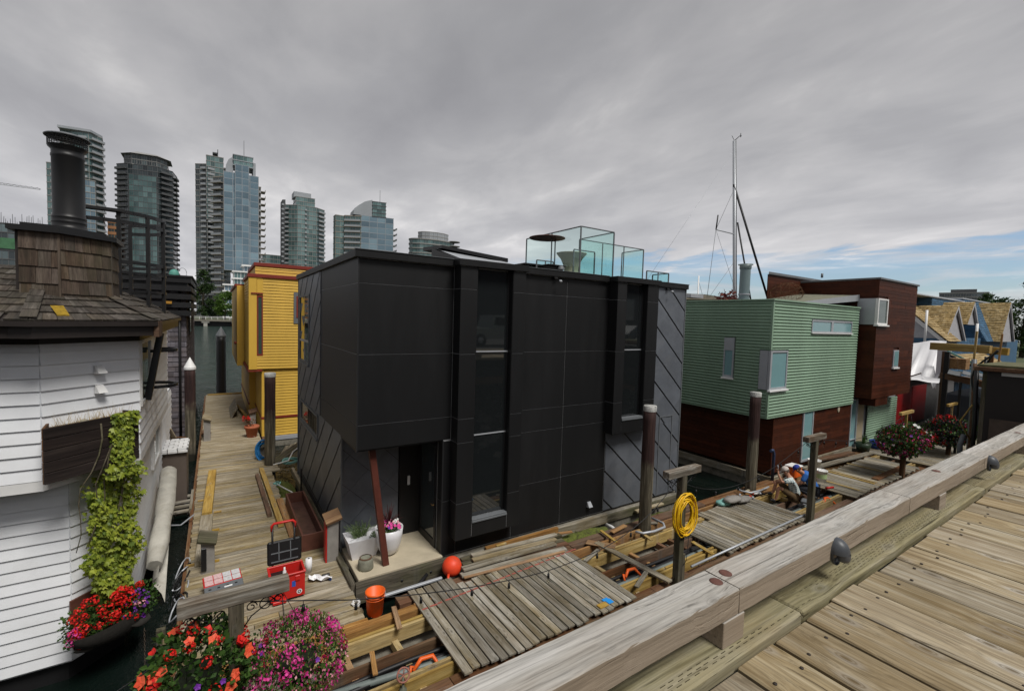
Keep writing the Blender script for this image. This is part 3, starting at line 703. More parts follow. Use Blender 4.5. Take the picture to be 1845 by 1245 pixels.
stringer(5.86, .34, .05, .22, WD['fresh'], -.8)
stringer(5.78, .33, .05, .22, WD['fresh'], .4, jit=.004)
stringer(5.52, .28, .22, .2, WD['brown'], -1)
stringer(5.30, .35, .10, .24, WD['post'], -1, jit=.005)
# cross pieces between the stringers
for x in (.9, 1.7, 2.45, 6.9, 8.0, 8.9, 9.3, 13.6, 14.8, 15.7):
    timber('cross_brace', (x, 5.6, .2), (x+rnd.uniform(-.1, .1), 7.4, .2), .10, .14, rnd.choice([WD['brown'], WD['fresh'], WD['cedar']]), dk)
mb = MB()
for yy, zz, r in ((6.26, .30, .035), (6.18, .27, .03), (6.11, .31, .04), (6.04, .26, .03), (6.31, .24, .03)):
    pts = []; x = -1.1
    while x < 24: pts.append((x, yy+.03*sin(x*1.3+yy*40), zz+.012*sin(x*2.1+zz*50))); x += .45
    obj('water_hose', MB().tube(pts, r, 7), MT['rubber'], dk)
obj('water_pipe', MB().tube([(-1.1, 6.55, .3), (2.9, 6.0, .33), (9, 6.05, .3), (24, 6.05, .3)], .05, 10), paint('grey_green_pipe', (.16, .19, .18), .5, .2), dk)
def section(x0, x1, y0, y1, mat, jit=.05, y1f=None):
    x = x0
    while x < x1-.1:
        w = .129; a = y0+rnd.uniform(-jit, jit*.6); b_ = (y1f(x) if y1f else y1)+rnd.uniform(-jit, jit)
        timber('board', (x+.069, a, .482+rnd.uniform(-.006, .004)), (x+.069+rnd.uniform(-.006, .006), b_, .482+rnd.uniform(-.006, .006)), w, .036, mat, dk, tw=rnd.uniform(-.03, .03)); x += .1485
section(2.92, 6.5, 5.43, 7.72, WD['dock'], y1f=lambda x: 7.72 if x < 3.7 else 7.45)
section(9.55, 13.25, 5.47, 7.0, WD['dock'], .03, lambda x: 6.72 if x < 10.6 else 7.12)
section(16.1, 21.9, 5.45, 7.0, WD['dock'], .05)
section(22.6, 38, 5.3, 8.0, WD['dock'], .05)
# fresh boards lying into section C
for x in (16.9, 18.1, 18.3, 19.9):
    timber('board', (x, 5.6, .505), (x+.02, 7.05, .505), .10, .03, WD['fresh'], dk)
def lumber(name, p0, p1, w, h, mat, label, group=None, **k):
    o = timber(name, p0, p1, w, h, mat, **k); return props(o, label, 'board', group)
# galvanised conduit along the dock
t = obj('conduit', MB().tube([(8.22, 5.50, .53), (13.22, 5.545, .545)], .025, 10), MT['alum']); props(t, 'long pale metal pipe lying along the dock in front of the boarded section', 'pipe')
lumber('plank', (7.22, 7.25, .53), (7.42, 5.4, .50), .15, .04, WD['dock'], 'single grey plank lying crosswise over the open joists left of the yellow hose post')
lumber('plank', (7.08, 7.42, .505), (7.42, 6.86, .555), .22, .02, WD['cedar'], 'short brown board scrap at the top end of the crosswise plank')
# pile of old lumber beside the charcoal house
pg = 'old boards piled in front of the charcoal house'
pile_spec = [((3.98, 7.62, .52), (6.45, 7.42, .52), .14, .04, 'dock', 'front grey board of the pile, lowest and nearest the deck'),
 ((4.1, 7.78, .53), (6.62, 7.55, .53), .13, .045, 'brown', 'mossy brown board in the middle of the lumber pile'),
 ((4.15, 7.90, .55), (6.6, 7.68, .55), .14, .05, 'post', 'dark wet board behind the front board of the pile'),
 ((4.05, 7.70, .59), (6.3, 7.60, .595), .15, .04, 'dock', 'long pale grey board on top of the pile at its front'),
 ((4.35, 7.84, .62), (6.40, 7.70, .62), .12, .04, 'walk', 'thin yellowish board on top of the lumber pile'),
 ((4.40, 7.97, .64), (6.52, 7.84, .64), .11, .04, 'dock', 'pale narrow board lying highest on the lumber pile'),
 ((4.2, 8.05, .56), (6.7, 7.90, .56), .13, .05, 'post', 'dark board at the rear of the lumber pile'),
 ((4.0, 7.55, .515), (6.35, 7.34, .515), .10, .03, 'cedar', 'orange stained strip along the front of the lumber pile')]
for a, b_, w, h, m, l in pile_spec: lumber('board', a, b_, w, h, WD[m], l, pg)
# float that carries the charcoal house
fl = thing('house_float', 'concrete and timber float under the charcoal house with a pale porch slab', 'float', (6.8, 9, 0))
obj('float_body', MB().cbox((2.12, 9.0, -.3), (11.7, 15.6, .50), .02).cbox((3.95, 8.30, -.3), (11.7, 9.0, .50), .02), MT['conc2'], fl)
obj('porch_slab', MB().cbox((2.2, 8.30, .50), (3.90, 9.65, .62), .008), MT['porch'], fl)
timber('porch_fascia', (2.13, 8.24, .40), (4.05, 8.24, .40), .10, .38, WD['post'], fl)
timber('porch_fascia', (2.10, 8.25, .38), (2.10, 9.7, .38), .10, .40, WD['post'], fl, c=.01)
for x in (2.5, 3.0, 3.6): obj('bolt', MB().lathe([(.028, 0), (.02, .012), (.001, .014)], (x, 8.189, .42), 10, Mx.Rotation(pi/2, 4, 'X')), MT['black'], fl)
timber('rub_board', (2.11, 9.8, .5), (2.05, 15.7, .5), .08, .2, WD['walk'], fl)
timber('rub_board', (4.9, 8.27, .48), (6.9, 8.25, .48), .08, .16, WD['cedar'], fl)
timber('rub_board', (6.9, 8.25, .42), (8.55, 8.25, .42), .07, .24, WD['dock'], fl)
timber('rub_board', (8.55, 8.28, .38), (11.7, 8.28, .38), .07, .2, WD['post'], fl)
# mossy logs between float and dock
moss = paint('green_moss', (.10, .12, .02), .95, .5, 14, bs=.8, dirt=(.03, .025, .012), dirt_amt=.9)
def lump(name, lo, hi, seed, mat, label, cat, n=18, group=None):
    r = random.Random(seed); mb = MB(); L = hi[0]-lo[0]; prof = []
    vs = []; m = 10
    for i in range(n+1):
        x = lo[0]+L*i/n; e = sin(pi*min(1, max(0, (i+.3)/(n+.6))))**.3
        for k in range(m):
            a = 2*pi*k/m; rr = e*(1+r.uniform(-.18, .18))
            vs.append((x, (lo[1]+hi[1])/2+cos(a)*(hi[1]-lo[1])/2*rr, (lo[2]+hi[2])/2+sin(a)*(hi[2]-lo[2])/2*rr))
    fs = [tuple(range(m))[::-1], tuple(n*m+k for k in range(m))]+[(i*m+k, i*m+(k+1) % m, (i+1)*m+(k+1) % m, (i+1)*m+k) for i in range(n) for k in range(m)]
    mb.add(vs, fs, True); o = obj(name, mb, mat); props(o, label, cat, group); return o
lump('mossy_log', (6.7, 7.80, .05), (8.35, 8.22, .40), 3, moss, 'mossy half sunken log beside the white drain pipe', 'log')
lump('mossy_log', (8.7, 7.62, -.05), (11.3, 8.15, .30), 5, moss, 'dark mossy log behind the piling near the yellow hose', 'log')
lump('mossy_log', (1.5, 13.5, -.1), (2.02, 15.9, .30), 6, moss, 'yellow green mossy log in the gap by the blue rope', 'log')
lumber('board', (9.55, 8.15, .42), (10.6, 8.1, .45), .12, .05, WD['walk'], 'greenish short board against the shingled wall base by the piling')
# planks and curbs near the green house
lumber('plank', (18.2, 7.35, .55), (22.3, 7.12, .55), .22, .06, WD['dock'], 'long grey plank along the back of the deck beside the green house')
lumber('plank', (18.9, 7.65, .62), (21.4, 7.42, .62), .24, .07, WD['brown'], 'brown plank resting against the green house float')
lumber('plank', (18.6, 5.75, .53), (21.2, 5.78, .53), .2, .05, WD['brown'], 'dark short plank lying on the boarded section under the flowers')
lumber('plank', (13.35, 7.25, .47), (15.9, 7.1, .47), .28, .05, WD['cedar'], 'orange brown plank the seated workers lean over')
# loose golden timbers on the walkway
lg = 'loose timbers on the walkway'
o = lumber('timber', (-.09, 16.35, .60), (-.19, 12.9, .60), .20, .14, WD['gold'], 'golden timber lying along the left edge of the walkway', lg)
lumber('timber', (-.19, 12.85, .57), (-.24, 10.5, .57), .24, .12, WD['walk'], 'greenish timber continuing the golden timber toward the utility post', lg)
lumber('timber', (1.20, 16.1, .56), (1.27, 11.55, .56), .12, .10, WD['gold'], 'long slim golden timber on the right side of the walkway', lg)
lumber('timber', (1.05, 15.6, .55), (1.10, 12.3, .55), .10, .08, WD['brown'], 'dark timber on the left of the slim golden one', lg)
lumber('timber', (1.42, 13.3, .53), (1.44, 10.9, .53), .16, .06, WD['cedar'], 'orange plank beside the brown planter trough', lg)
for k, (x, y) in enumerate([(-.33, 14.2), (.03, 13.2), (-.02, 12.1), (-.03, 10.55), (-.42, 10.6)]):
    timber('peg', (x-.08, y, .52), (x+.08, y, .52), .05, .04, WD['gold'], o)

# ------------------------------------------------------------------ pilings
def piling(x, y, ztop, r, label, cap='flat', capc=None, mat=None, lean=(0, 0)):
    t = thing('piling', label, 'piling', (x, y, 0), group='tall mooring pilings')
    mb = MB(); rr = random.Random(int(x*31+y)); pts = []; rs = []
    for i in range(15):
        f = i/14; z = -1.5+(ztop+1.5)*f
        pts.append((x+lean[0]*f, y+lean[1]*f, z)); rs.append(r*(1.04-.06*f)*(1+rr.uniform(-.03, .03)))
    mb.tube(pts, rs, 16); 
    for i, v in enumerate(mb.v[:15*16]):
        k = i % 16; a = 1+.02*sin(k*2.9+i*.01)+rr.uniform(-.012, .012)
        cx, cy = pts[i//16][0], pts[i//16][1]; mb.v[i] = (cx+(v[0]-cx)*a, cy+(v[1]-cy)*a, v[2])
    obj('shaft', mb, mat or PILE, t)
    tx, ty = x+lean[0], y+lean[1]
    if cap == 'flat':
        obj('cap', MB().lathe([(r*1.03, -.12), (r*1.06, 0), (r*.98, .015), (.001, .02)], (tx, ty, ztop), 16), CAP, t)
    else:
        obj('cap', MB().lathe([(r*1.08, -.08), (r*1.1, 0), (.012, r*2.1), (.001, r*2.12)], (tx, ty, ztop), 16, smooth=False), capc or MT['whiteP'], t)
    return t
def pile_mat():
    m, t, b = newmat('creosoted_piling')
    p = t.nodes.new('ShaderNodeNewGeometry').outputs['Position']
    s = t.nodes.new('ShaderNodeSeparateXYZ'); t.links.new(p, s.inputs[0])
    g = noise_(t, mapn(t, p, (14, 14, .8)), 1., 6, .65, .3); g2 = noise_(t, p, 2.2, 6, .7)
    top = ramp_(t, g, [(.3, (.018, .010, .010)), (.55, (.042, .022, .02)), (.75, (.075, .04, .035))])
    low = ramp_(t, g, [(.3, (.03, .026, .018)), (.5, (.10, .086, .06)), (.70, (.27, .24, .18))])
    zf = math_(t, 'ADD', s.outputs[2], math_(t, 'MULTIPLY', math_(t, 'SUBTRACT', g2, .5), 1.1))
    f = ramp_(t, math_(t, 'DIVIDE', zf, 4.), [(.48, 0), (.56, 1)])
    f2 = ramp_(t, math_(t, 'DIVIDE', zf, 4.), [(.06, 1), (.16, 0)])
    c = mix_(t, f, low, top); c = mix_(t, f2, c, (.02, .018, .012))
    setc(t, b, c); b.inputs['Roughness'].default_value = .8; b.inputs['Specular IOR Level'].default_value = .25; bump(t, b, g, .7, .02); return m
PILE = pile_mat(); CAP = paint('weathered_white_pile_cap', (.50, .50, .48), .6, .4, 12, dirt=(.07, .07, .065), dirt_amt=.95)
piling(8.88, 7.28, 3.52, .152, 'tall dark piling with worn white top before the shingled end of the charcoal house', lean=(.0, 0))
piling(13.88, 7.40, 3.52, .155, 'tall weathered piling in front of the green house corner')
piling(1.50, 16.7, 3.54, .165, 'piling with white top between the yellow house and the charcoal house')
piling(-.78, 20.2, 3.45, .17, 'piling with pointed white cap beside the grey shingled house', 'cone')
piling(.30, 33.2, 4.05, .26, 'black piling with pointed cap at the far end of the walkway', 'cone', MT['grayp'], MT['black'])
# steel hoops that tie the dock to the pilings
for x, y in ((8.88, 7.28), (13.88, 7.4)):
    tt = obj('mooring_hoop', MB().tube([(x-.5, y-.15, .56), (x-.42, y-.32, .57), (x-.1, y-.38, .57), (x+.3, y-.36, .57), (x+.45, y-.2, .57), (x+.46, y+.15, .56)] if x < 10 else [(x-.55, y+.1, .57), (x-.62, y-.1, .58), (x-.5, y-.3, .58), (x, y-.34, .58), (x+.5, y-.3, .58)], .03, 8), MT['alum'])
    props(tt, 'bent steel mooring hoop round the '+('piling by the yellow hose' if x < 10 else 'piling at the green house corner'), 'hoop')

# ------------------------------------------------------------------ crossarm posts, hanging baskets, string lights
def cross_post(x, y, ztop, label, arm=.5, new=False, side=True, tilt=0):
    t = thing('crossarm_post', label, 'post', (x, y, .1), group='posts with crossarms along the dock')
    timber('post', (x, y, -.3), (x+tilt, y, ztop-.14 if not new else 1.9), .14, .14, WD['post'] if not new else WD['brown'], t, c=.008)
    if new: timber('upper_post', (x, y, 1.9), (x, y, ztop-.14), .06, .07, WD['gold'], t)
    if side: timber('side_board', (x+.12, y, .1), (x+.12, y, 1.0), .10, .09, WD['post'], t)
    timber('crossarm', (x-arm+tilt, y, ztop-.07), (x+arm+tilt, y, ztop-.07), .15 if not new else .09, .14 if not new else .10, WD['gold'] if new else WD['beam2'], t, c=.006)
    if not new:
        for s in (-1, 1):
            # iron scroll brackets
            for rr, cx, cz in ((.055, .14, .09), (.085, .28, .10), (.05, .40, .07)):
                pts = []
                for i in range(22):
                    a = i/21*2.6*pi; q = rr*(1-i/30)
                    pts.append((x+tilt+s*(cx+q*cos(a)), y-.0, ztop-.15-cz+q*sin(a)))
                obj('scroll', MB().tube(pts, .006, 5), MT['black'], t)
            obj('scroll', MB().tube([(x+tilt+s*.07, y, ztop-.44), (x+tilt+s*.14, y, ztop-.34), (x+tilt+s*.30, y, ztop-.24), (x+tilt+s*.47, y, ztop-.15)], .007, 5), MT['black'], t)
    return t
WD['beam2'] = wood('lichened_crossarm_wood', (.06, .05, .038), (.155, .135, .105), (.36, .34, .30), stain=(.11, .06, .03), vary=.2, cracks=.8, stain_amt=.8)
cross_post(.17, 5.4, 2.60, 'nearest crossarm post with scroll brackets between the two flower baskets')
cross_post(7.60, 5.38, 2.74, 'crossarm post with the coiled yellow hose')
cross_post(13.15, 5.4, 2.75, 'crossarm post right in front of the seated workers')
cross_post(20.05, 5.45, 2.80, 'dark post with a pale new crossarm above the mixed pink flowers', .6, True, False)
cross_post(25.3, 5.45, 2.68, 'farther post with a pale new crossarm above the red flowers', .6, True, False)
GB = glass_clear('bulb_glass', (.9, .88, .82))
def cable(pts, label, bulbs):
    t = thing('string_lights', label, 'string lights', pts[0], group='string lights strung from post to post')
    # smooth the cable through its support points
    sm = []
    P_ = [V(pts[0])]+[V(p) for p in pts]+[V(pts[-1])]
    for i in range(1, len(P_)-2):
        for k in range(8):
            u = k/8; p0, p1, p2, p3 = P_[i-1], P_[i], P_[i+1], P_[i+2]
            sm.append(.5*((2*p1)+(-p0+p2)*u+(2*p0-5*p1+4*p2-p3)*u*u+(-p0+3*p1-3*p2+p3)*u**3))
    sm.append(P_[-1]); obj('cable', MB().tube(sm, .007, 5), MT['rubber'], t)
    for f in bulbs:
        p = sm[min(len(sm)-1, int(f*(len(sm)-1)))]
        b = obj('socket', MB().tube([p, p-V((0, 0, .05))], .004, 5).tube([p-V((0, 0, .05)), p-V((0, 0, .12))], [.017, .021], 9), MT['rubber'], t)
        obj('bulb', MB().lathe([(.012, 0), (.018, -.02), (.028, -.045), (.026, -.065), (.012, -.08), (.001, -.083)], p-V((0, 0, .12)), 10), GB, b)
cable([(.3, 5.4, 2.42), (.9, 5.4, 2.24), (1.5, 5.4, 2.06), (2.5, 5.4, 1.84), (3.5, 5.4, 1.68), (4.5, 5.4, 1.60), (5.7, 5.4, 1.68), (6.7, 5.4, 2.0), (7.5, 5.4, 2.52)], 'string of unlit bulbs sagging in front of the charcoal house', [.12, .24, .345, .44, .53, .62, .72, .82, .92])
cable([(7.7, 5.4, 2.40), (8.4, 5.4, 2.17), (9.2, 5.4, 2.05), (10.1, 5.4, 2.06), (11.1, 5.4, 2.19), (12.05, 5.4, 2.43), (12.9, 5.4, 2.66)], 'string of unlit bulbs hanging over the dark water between hose post and workers', [.12, .27, .42, .58, .74, .88])
cable([(13.3, 5.4, 2.62), (14.6, 5.4, 2.42), (15.7, 5.4, 2.32), (17.3, 5.42, 2.36), (19.9, 5.45, 2.6)], 'string of bulbs running right from the workers toward the flower posts', [.1, .24, .38, .52, .66, .8])
cable([(-3.4, 5.4, .95), (-2.2, 5.4, 1.35), (-1.2, 5.4, 1.72), (-.35, 5.4, 2.12), (.05, 5.4, 2.40)], 'black cable with one bulb rising from the lower left to the nearest post', [.17, .39, .7])
# ================================================================== white shingled house at the left
wh = thing('houseboat', 'white clapboard houseboat with shake roof and fat black chimney', 'house', (-2.2, 9.5, .3))
S = .17
def siding(name, poly_pts, z0, z1, pitch, mat, parent, th=.026, n0=0, holes=(), joined=False, flip=1):
    """lapped boards along a plan polyline; outward is to the right of travel"""
    big = MB() if joined else None
    for i in range(len(poly_pts)-1):
        a = V((*poly_pts[i], 0)); b = V((*poly_pts[i+1], 0)); d = (b-a).normalized(); nrm = V((d.y, -d.x, 0))*flip
        L = (b-a).length; z = z0; k = 0
        while z < z1-.005:
            h = min(pitch, z1-z)
            spans = [(0, L)]
            for (e, u0, hz0, u1, hz1) in holes:
                if e != i or z+h < hz0 or z > hz1: continue
                ns = []
                for s0, s1 in spans:
                    if u1 <= s0 or u0 >= s1: ns.append((s0, s1)); continue
                    if u0 > s0: ns.append((s0, u0))
                    if u1 < s1: ns.append((u1, s1))
                spans = ns
            for s0, s1 in spans:
                ext0 = .0 if s0 > 0 else 0; j = rnd.uniform(-.0015, .0015)
                p0 = a+d*s0; p1 = a+d*s1
                w0 = nrm*(th+j); w1 = nrm*.004
                c = nrm*.0
                vs = [p0+w0+V((0,0,z+.003)), p1+w0+V((0,0,z+.003)), p1+w1+V((0,0,z+h)), p0+w1+V((0,0,z+h)), p0+V((0,0,z+.003)), p1+V((0,0,z+.003)), p1+V((0,0,z+h)), p0+V((0,0,z+h)),]
                fs = [(0,1,2,3), (4,5,1,0), (4,0,3,7), (1,5,6,2), (3,2,6,7)]
                if flip < 0: fs = [q[::-1] for q in fs]
                if joined: big.add(vs, fs)
                else: obj(name, MB().add(vs, fs), mat, parent)
            z += h; k += 1
    if joined: return obj(name, big, mat, parent, kind='stuff')
WT = MT['white']
lowp = [(-6, 8.81), (-1.78, 8.81), (-1.2, 9.39), (-1.2, 17.9)]
upp = [(-6, 8.41), (-1.95, 8.41), (-1.04, 9.32), (-1.04, 14.4)]
core = MB().prism([(-6, 8.83), (-1.79, 8.83), (-1.22, 9.4), (-1.22, 17.8), (-6, 17.8)], .3, 3.05).prism([(-6, 8.43), (-1.96, 8.43), (-1.06, 9.33), (-1.06, 14.4), (-6, 14.4)], 3.05, 5.12)
obj('wall', core, WT, wh)
siding('clapboard', lowp[:3], .34, 3.0, .166, WT, wh)
siding('clapboard', [lowp[2], (-1.2, 13)], .34, 3.0, .166, WT, wh)
siding('clapboard', [(-1.2, 13), lowp[3]], .34, 3.0, .166, WT, wh, joined=True)
siding('clapboard', upp[:3], 3.17, 5.08, .172, WT, wh)
siding('clapboard', upp[2:], 3.17, 5.08, .172, WT, wh, holes=[(0, .08, 3.95, 1.5, 5.2)])
obj('storey_band', MB().prism([(-6, 8.385), (-1.94, 8.385), (-1.015, 9.31), (-1.015, 14.42), (-6, 14.42)], 3.03, 3.165), MT['whiteP'], wh)
# skirt in the water
obj('hull', MB().prism([(-6, 8.9), (-1.84, 8.9), (-1.28, 9.46), (-1.28, 17.9), (-6, 17.9)], -.3, .33), MT['rubber'], wh)
# frieze and eaves
obj('eave_fascia', MB().prism([(-6, 7.93), (-2.1, 7.93), (-1.88, 7.86), (-.80, 8.95), (-.80, 14.6), (-6, 14.6)], 5.10, 5.25), MT['fascia'], wh)
obj('eave_gutter', MB().prism([(-6, 7.86), (-2.12, 7.86), (-1.88, 7.79), (-.74, 8.93), (-.74, 14.6), (-6, 14.6)], 5.25, 5.315), MT['fascia'], wh)
obj('frieze', MB().prism([(-6, 8.38), (-1.94, 8.38), (-1.01, 9.31), (-1.01, 14.4), (-6, 14.4)], 5.0, 5.099), MT['fascia'], wh)
obj('eave_end', MB().prism([(-.80, 8.94), (-.735, 8.93), (-.735, 9.5), (-.80, 9.5)], 5.08, 5.32), WD['brown'], wh)
# eave bracket arm and iron rings of the stair
timber('bracket', (-.98, 9.9, 3.95), (-.80, 10.0, 5.1), .10, .12, MT['black'], wh)
# window in the short side wall
w = obj('window', MB().box((-1.05, 9.42, 3.92), (-1.0, 9.50, 5.0)).box((-1.05, 10.74, 3.92), (-1.0, 10.82, 5.0)).box((-1.05, 9.5, 3.92), (-1.0, 10.74, 3.99)).box((-1.05, 9.5, 4.94), (-1.0, 10.74, 5.0)), MT['whiteP'], wh)
obj('pane', MB().box((-1.035, 9.5, 3.99), (-1.025, 10.74, 4.94)), MT['glassG'], w)
obj('stud_strip', MB().box((-1.06, 9.325, 3.9), (-1.012, 9.40, 5.0)), MT['whiteP'], wh)
w = obj('window', MB().box((-1.2, 12.4, 2.0), (-1.13, 12.5, 2.9)).box((-1.2, 13.6, 2.0), (-1.13, 13.7, 2.9)).box((-1.2, 12.5, 2.0), (-1.13, 13.6, 2.08)).box((-1.2, 12.5, 2.82), (-1.13, 13.6, 2.9)), MT['whiteP'], wh)
obj('pane', MB().box((-1.18, 12.5, 2.08), (-1.17, 13.6, 2.82)), MT['glassG'], w)
# two little white vents on the angled wall
A45 = rotz(R(45))
for z in (4.60, 4.31):
    x, y = -1.46, 8.90
    vent('vent_hood', 0, 0, 0, .125, MT['whiteP'], wh, T(x+.02, y-.02, z) @ A45)
# roof: planes of shakes stepping up towards the chimney
rf_core = MB()
ev = [(-6, 7.86), (-2.12, 7.86), (-1.9, 7.82), (-.76, 8.94), (-.76, 14.6)]
rg = [(-6, 10.4), (-2.3, 10.4), (-2.3, 10.4), (-2.3, 10.4), (-2.3, 14.6)]
zr = 6.12
for i in range(4):
    rf_core.quad((*ev[i], 5.30), (*ev[i+1], 5.30), (*rg[i+1], zr), (*rg[i], zr))
obj('roof', rf_core, MT['fascia'], wh)
def shakes(name, e0, e1, r0, r1, z0, z1, rows, wmin, wmax, mat, parent, seed, th=.018, joined=False):
    rr = random.Random(seed); E0, E1, R0, R1 = V((*e0, z0)), V((*e1, z0)), V((*r0, z1)), V((*r1, z1))
    nrm = (E1-E0).cross(R0-E0).normalized()
    if nrm.z < 0 or (abs(nrm.z) < 1e-3 and nrm.y > 0): nrm = -nrm
    big = MB()
    for j in range(rows):
        f0 = j/rows; f1 = min(1, (j+1.25)/rows)
        a = E0.lerp(R0, f0); b = E1.lerp(R1, f0); c = E0.lerp(R0, f1); d = E1.lerp(R1, f1)
        L = (b-a).length; u = rr.uniform(0, wmin)*-1
        while u < L:
            w = rr.uniform(wmin, wmax); s0 = max(0, u+.003)/L if L else 0; s1 = min(L, u+w-.003)/L; u += w
            if s1-s0 < .01: continue
            dz = rr.uniform(-.004, .006)
            drop = (a-c).normalized()*rr.uniform(-.01, .02)
            p = [a.lerp(b, s0)+drop, a.lerp(b, s1)+drop, c.lerp(d, s1), c.lerp(d, s0)]
            lo = nrm*(.030+dz); hi = nrm*.006
            vs = [p[0]+lo, p[1]+lo, p[2]+hi, p[3]+hi, p[0]+lo-nrm*th*1.5, p[1]+lo-nrm*th*1.5]
            fs = [(0,1,2,3), (4,5,1,0), (4,0,3), (1,5,2)]
            m = MB().add(vs, fs) if not joined else big.add(vs, fs)
            if not joined:
                # local frame so the grain runs up the slope
                o_ = (p[0]+p[1]+p[2]+p[3])/4; X = ((p[2]+p[3])/2-(p[0]+p[1])/2).normalized(); Z = nrm; Y = Z.cross(X)
                M = Mx(((X.x,Y.x,Z.x,o_.x),(X.y,Y.y,Z.y,o_.y),(X.z,Y.z,Z.z,o_.z),(0,0,0,1))); Mi = M.inverted()
                m = MB().add([Mi @ q for q in vs], fs); obj(name, m, mat, parent, M)
    if joined: return obj(name, big, mat, parent, kind='stuff')
for i, (rows, sd_) in enumerate(((9, 1), (9, 2), (9, 3))):
    shakes('shake', ev[i], ev[i+1], rg[i], rg[i+1], 5.315, zr+.015, 9, .11, .20, WD['roofsh'], wh, sd_)
shakes('shake', ev[3], (-.76, 14.6), rg[3], rg[4], 5.315, zr+.015, 7, .14, .26, WD['roofsh'], wh, 4)
# hip caps
for i in (2, 3):
    a = V((*ev[i], 5.36)); b = V((*rg[i], zr+.06)); n = 9
    for k in range(n):
        p = a.lerp(b, k/n); q = a.lerp(b, (k+1.25)/n)
        timber('hip_cap', p+V((0, 0, .012)), q+V((0, 0, -.004)), .15, .016, WD['roofsh'], wh)
# lichened shake
mbx = MB(); obj('mossy_shake', mbx.add([V((-1.72, 8.17, 5.40)), V((-1.62, 8.27, 5.40)), V((-1.72, 8.49, 5.52)), V((-1.83, 8.39, 5.52)), V((-1.72, 8.17, 5.385)), V((-1.62, 8.27, 5.385))], [(0,1,2,3), (4,5,1,0)]), paint('orange_lichen', (.30, .19, .012), .9, .4, 25), wh)
# rear gable with shakes at far left
gx = [(-3.6, 8.1, 5.35), (-2.35, 8.1, 5.35), (-2.35, 9.6, 5.35)]
# chimney: eight sided shingled base with a fat black pipe
cx_, cy_ = -1.62, 9.30; 
oct_ = []
chp = [(-2.32, 9.0), (-1.86, 9.0), (-1.30, 9.56), (-1.30, 10.1), (-1.75, 10.5), (-2.4, 10.5)]
chq = [(-2.26, 9.02), (-1.84, 9.02), (-1.30, 9.57), (-1.30, 10.1), (-1.75, 10.5), (-2.4, 10.5)]
obj('chimney_core', MB().prism([(x+.02, y+.03) for x, y in chp[:1]]+[(-1.87, 9.03), (-1.40, 9.5), (-1.40, 10.1), (-1.77, 10.47), (-2.22, 10.47)], 5.3, 6.60), MT['fascia'], wh)
rr = random.Random(11)
def wallshingles(a, b, z0, z1, rows, seed):
    rr = random.Random(seed); a = V((*a, 0)); b = V((*b, 0)); d = (b-a).normalized(); nrm = V((d.y, -d.x, 0)); L = (b-a).length; hz = (z1-z0)/rows
    for j in range(rows):
        u = -rr.uniform(0, .1)
        while u < L:
            w = rr.choice([.10, .13, .16, .2, .24]); s0 = max(0, u)+.002; s1 = min(L, u+w)-.002; u += w
            if s1-s0 < .015: continue
            z = z0+j*hz+rr.uniform(-.004, .004); h = hz*1.12
            cen = a+d*((s0+s1)/2)+V((0, 0, z+h/2)); hw = (s1-s0)/2
            X = V((0, 0, 1)); Z = nrm; Y = Z.cross(X)
            M = Mx(((X.x,Y.x,Z.x,cen.x),(X.y,Y.y,Z.y,cen.y),(X.z,Y.z,Z.z,cen.z),(0,0,0,1)))
            t0 = .020+rr.uniform(0, .004)
            vs = [(-h/2, -hw, t0), (-h/2, hw, t0), (h/2, hw, .004), (h/2, -hw, .004), (-h/2, -hw, 0), (-h/2, hw, 0)]
            obj('shingle', MB().add(vs, [(0,1,2,3)[::-1] if False else (0,1,2,3), (4,5,1,0), (4,0,3), (1,5,2)]), WD['shingle'], wh, M)
wallshingles((-2.26, 8.99), (-1.86, 8.99), 5.36, 6.53, 5, 21)
wallshingles((-1.85, 9.0), (-1.37, 9.48), 5.48, 6.53, 5, 22)
wallshingles((-1.37, 9.49), (-1.37, 10.1), 5.48, 6.53, 5, 23)
for p in ((-1.853, 8.985), (-1.368, 9.485)):
    timber('corner_strip', (*p, 5.5), (*p, 6.54), .03, .03, WD['shingle'], wh)
obj('chimney_cap', MB().prism([(-2.36, 8.92), (-1.83, 8.92), (-1.29, 9.46), (-1.29, 10.14), (-1.7, 10.6), (-2.36, 10.6)], 6.54, 6.61).prism([(-2.25, 9.04), (-1.87, 9.04), (-1.42, 9.49), (-1.42, 10.1), (-1.75, 10.45), (-2.3, 10.45)], 6.61, 6.66), MT['black'], wh)
pipe = obj('chimney_pipe', MB().lathe([(.30, 0), (.29, .03), (.215, .07), (.20, .10), (.20, .15), (.206, .16), (.20, .17), (.20, .22), (.206, .23), (.20, .24), (.188, .28), (.188, 1.13), (.195, 1.14), (.195, 1.17), (.188, 1.18), (.188, 1.24), (.225, 1.28), (.23, 1.30)], (-1.88, 9.72, 6.64), 36), MT['black'], wh)
mb = MB()
for k in range(40):
    a = 2*pi*k/40; mb.tube([(-1.88+.226*cos(a), 9.72+.226*sin(a), 7.93), (-1.88+.226*cos(a), 9.72+.226*sin(a), 8.07)], .004, 4)
for z in (7.96, 7.99, 8.02, 8.05): mb.lathe([(.229, z), (.229, z+.007)], (-1.88, 9.72, 0), 36)
obj('spark_mesh', mb, MT['black'], pipe, kind='stuff')
obj('rain_cap', MB().lathe([(.262, 0), (.267, .01), (.255, .02), (.17, .05), (.001, .062)], (-1.88, 9.72, 8.075), 36).lathe([(.262, .0), (.001, .025)], (-1.88, 9.72, 8.073), 36), MT['grayp'], pipe)

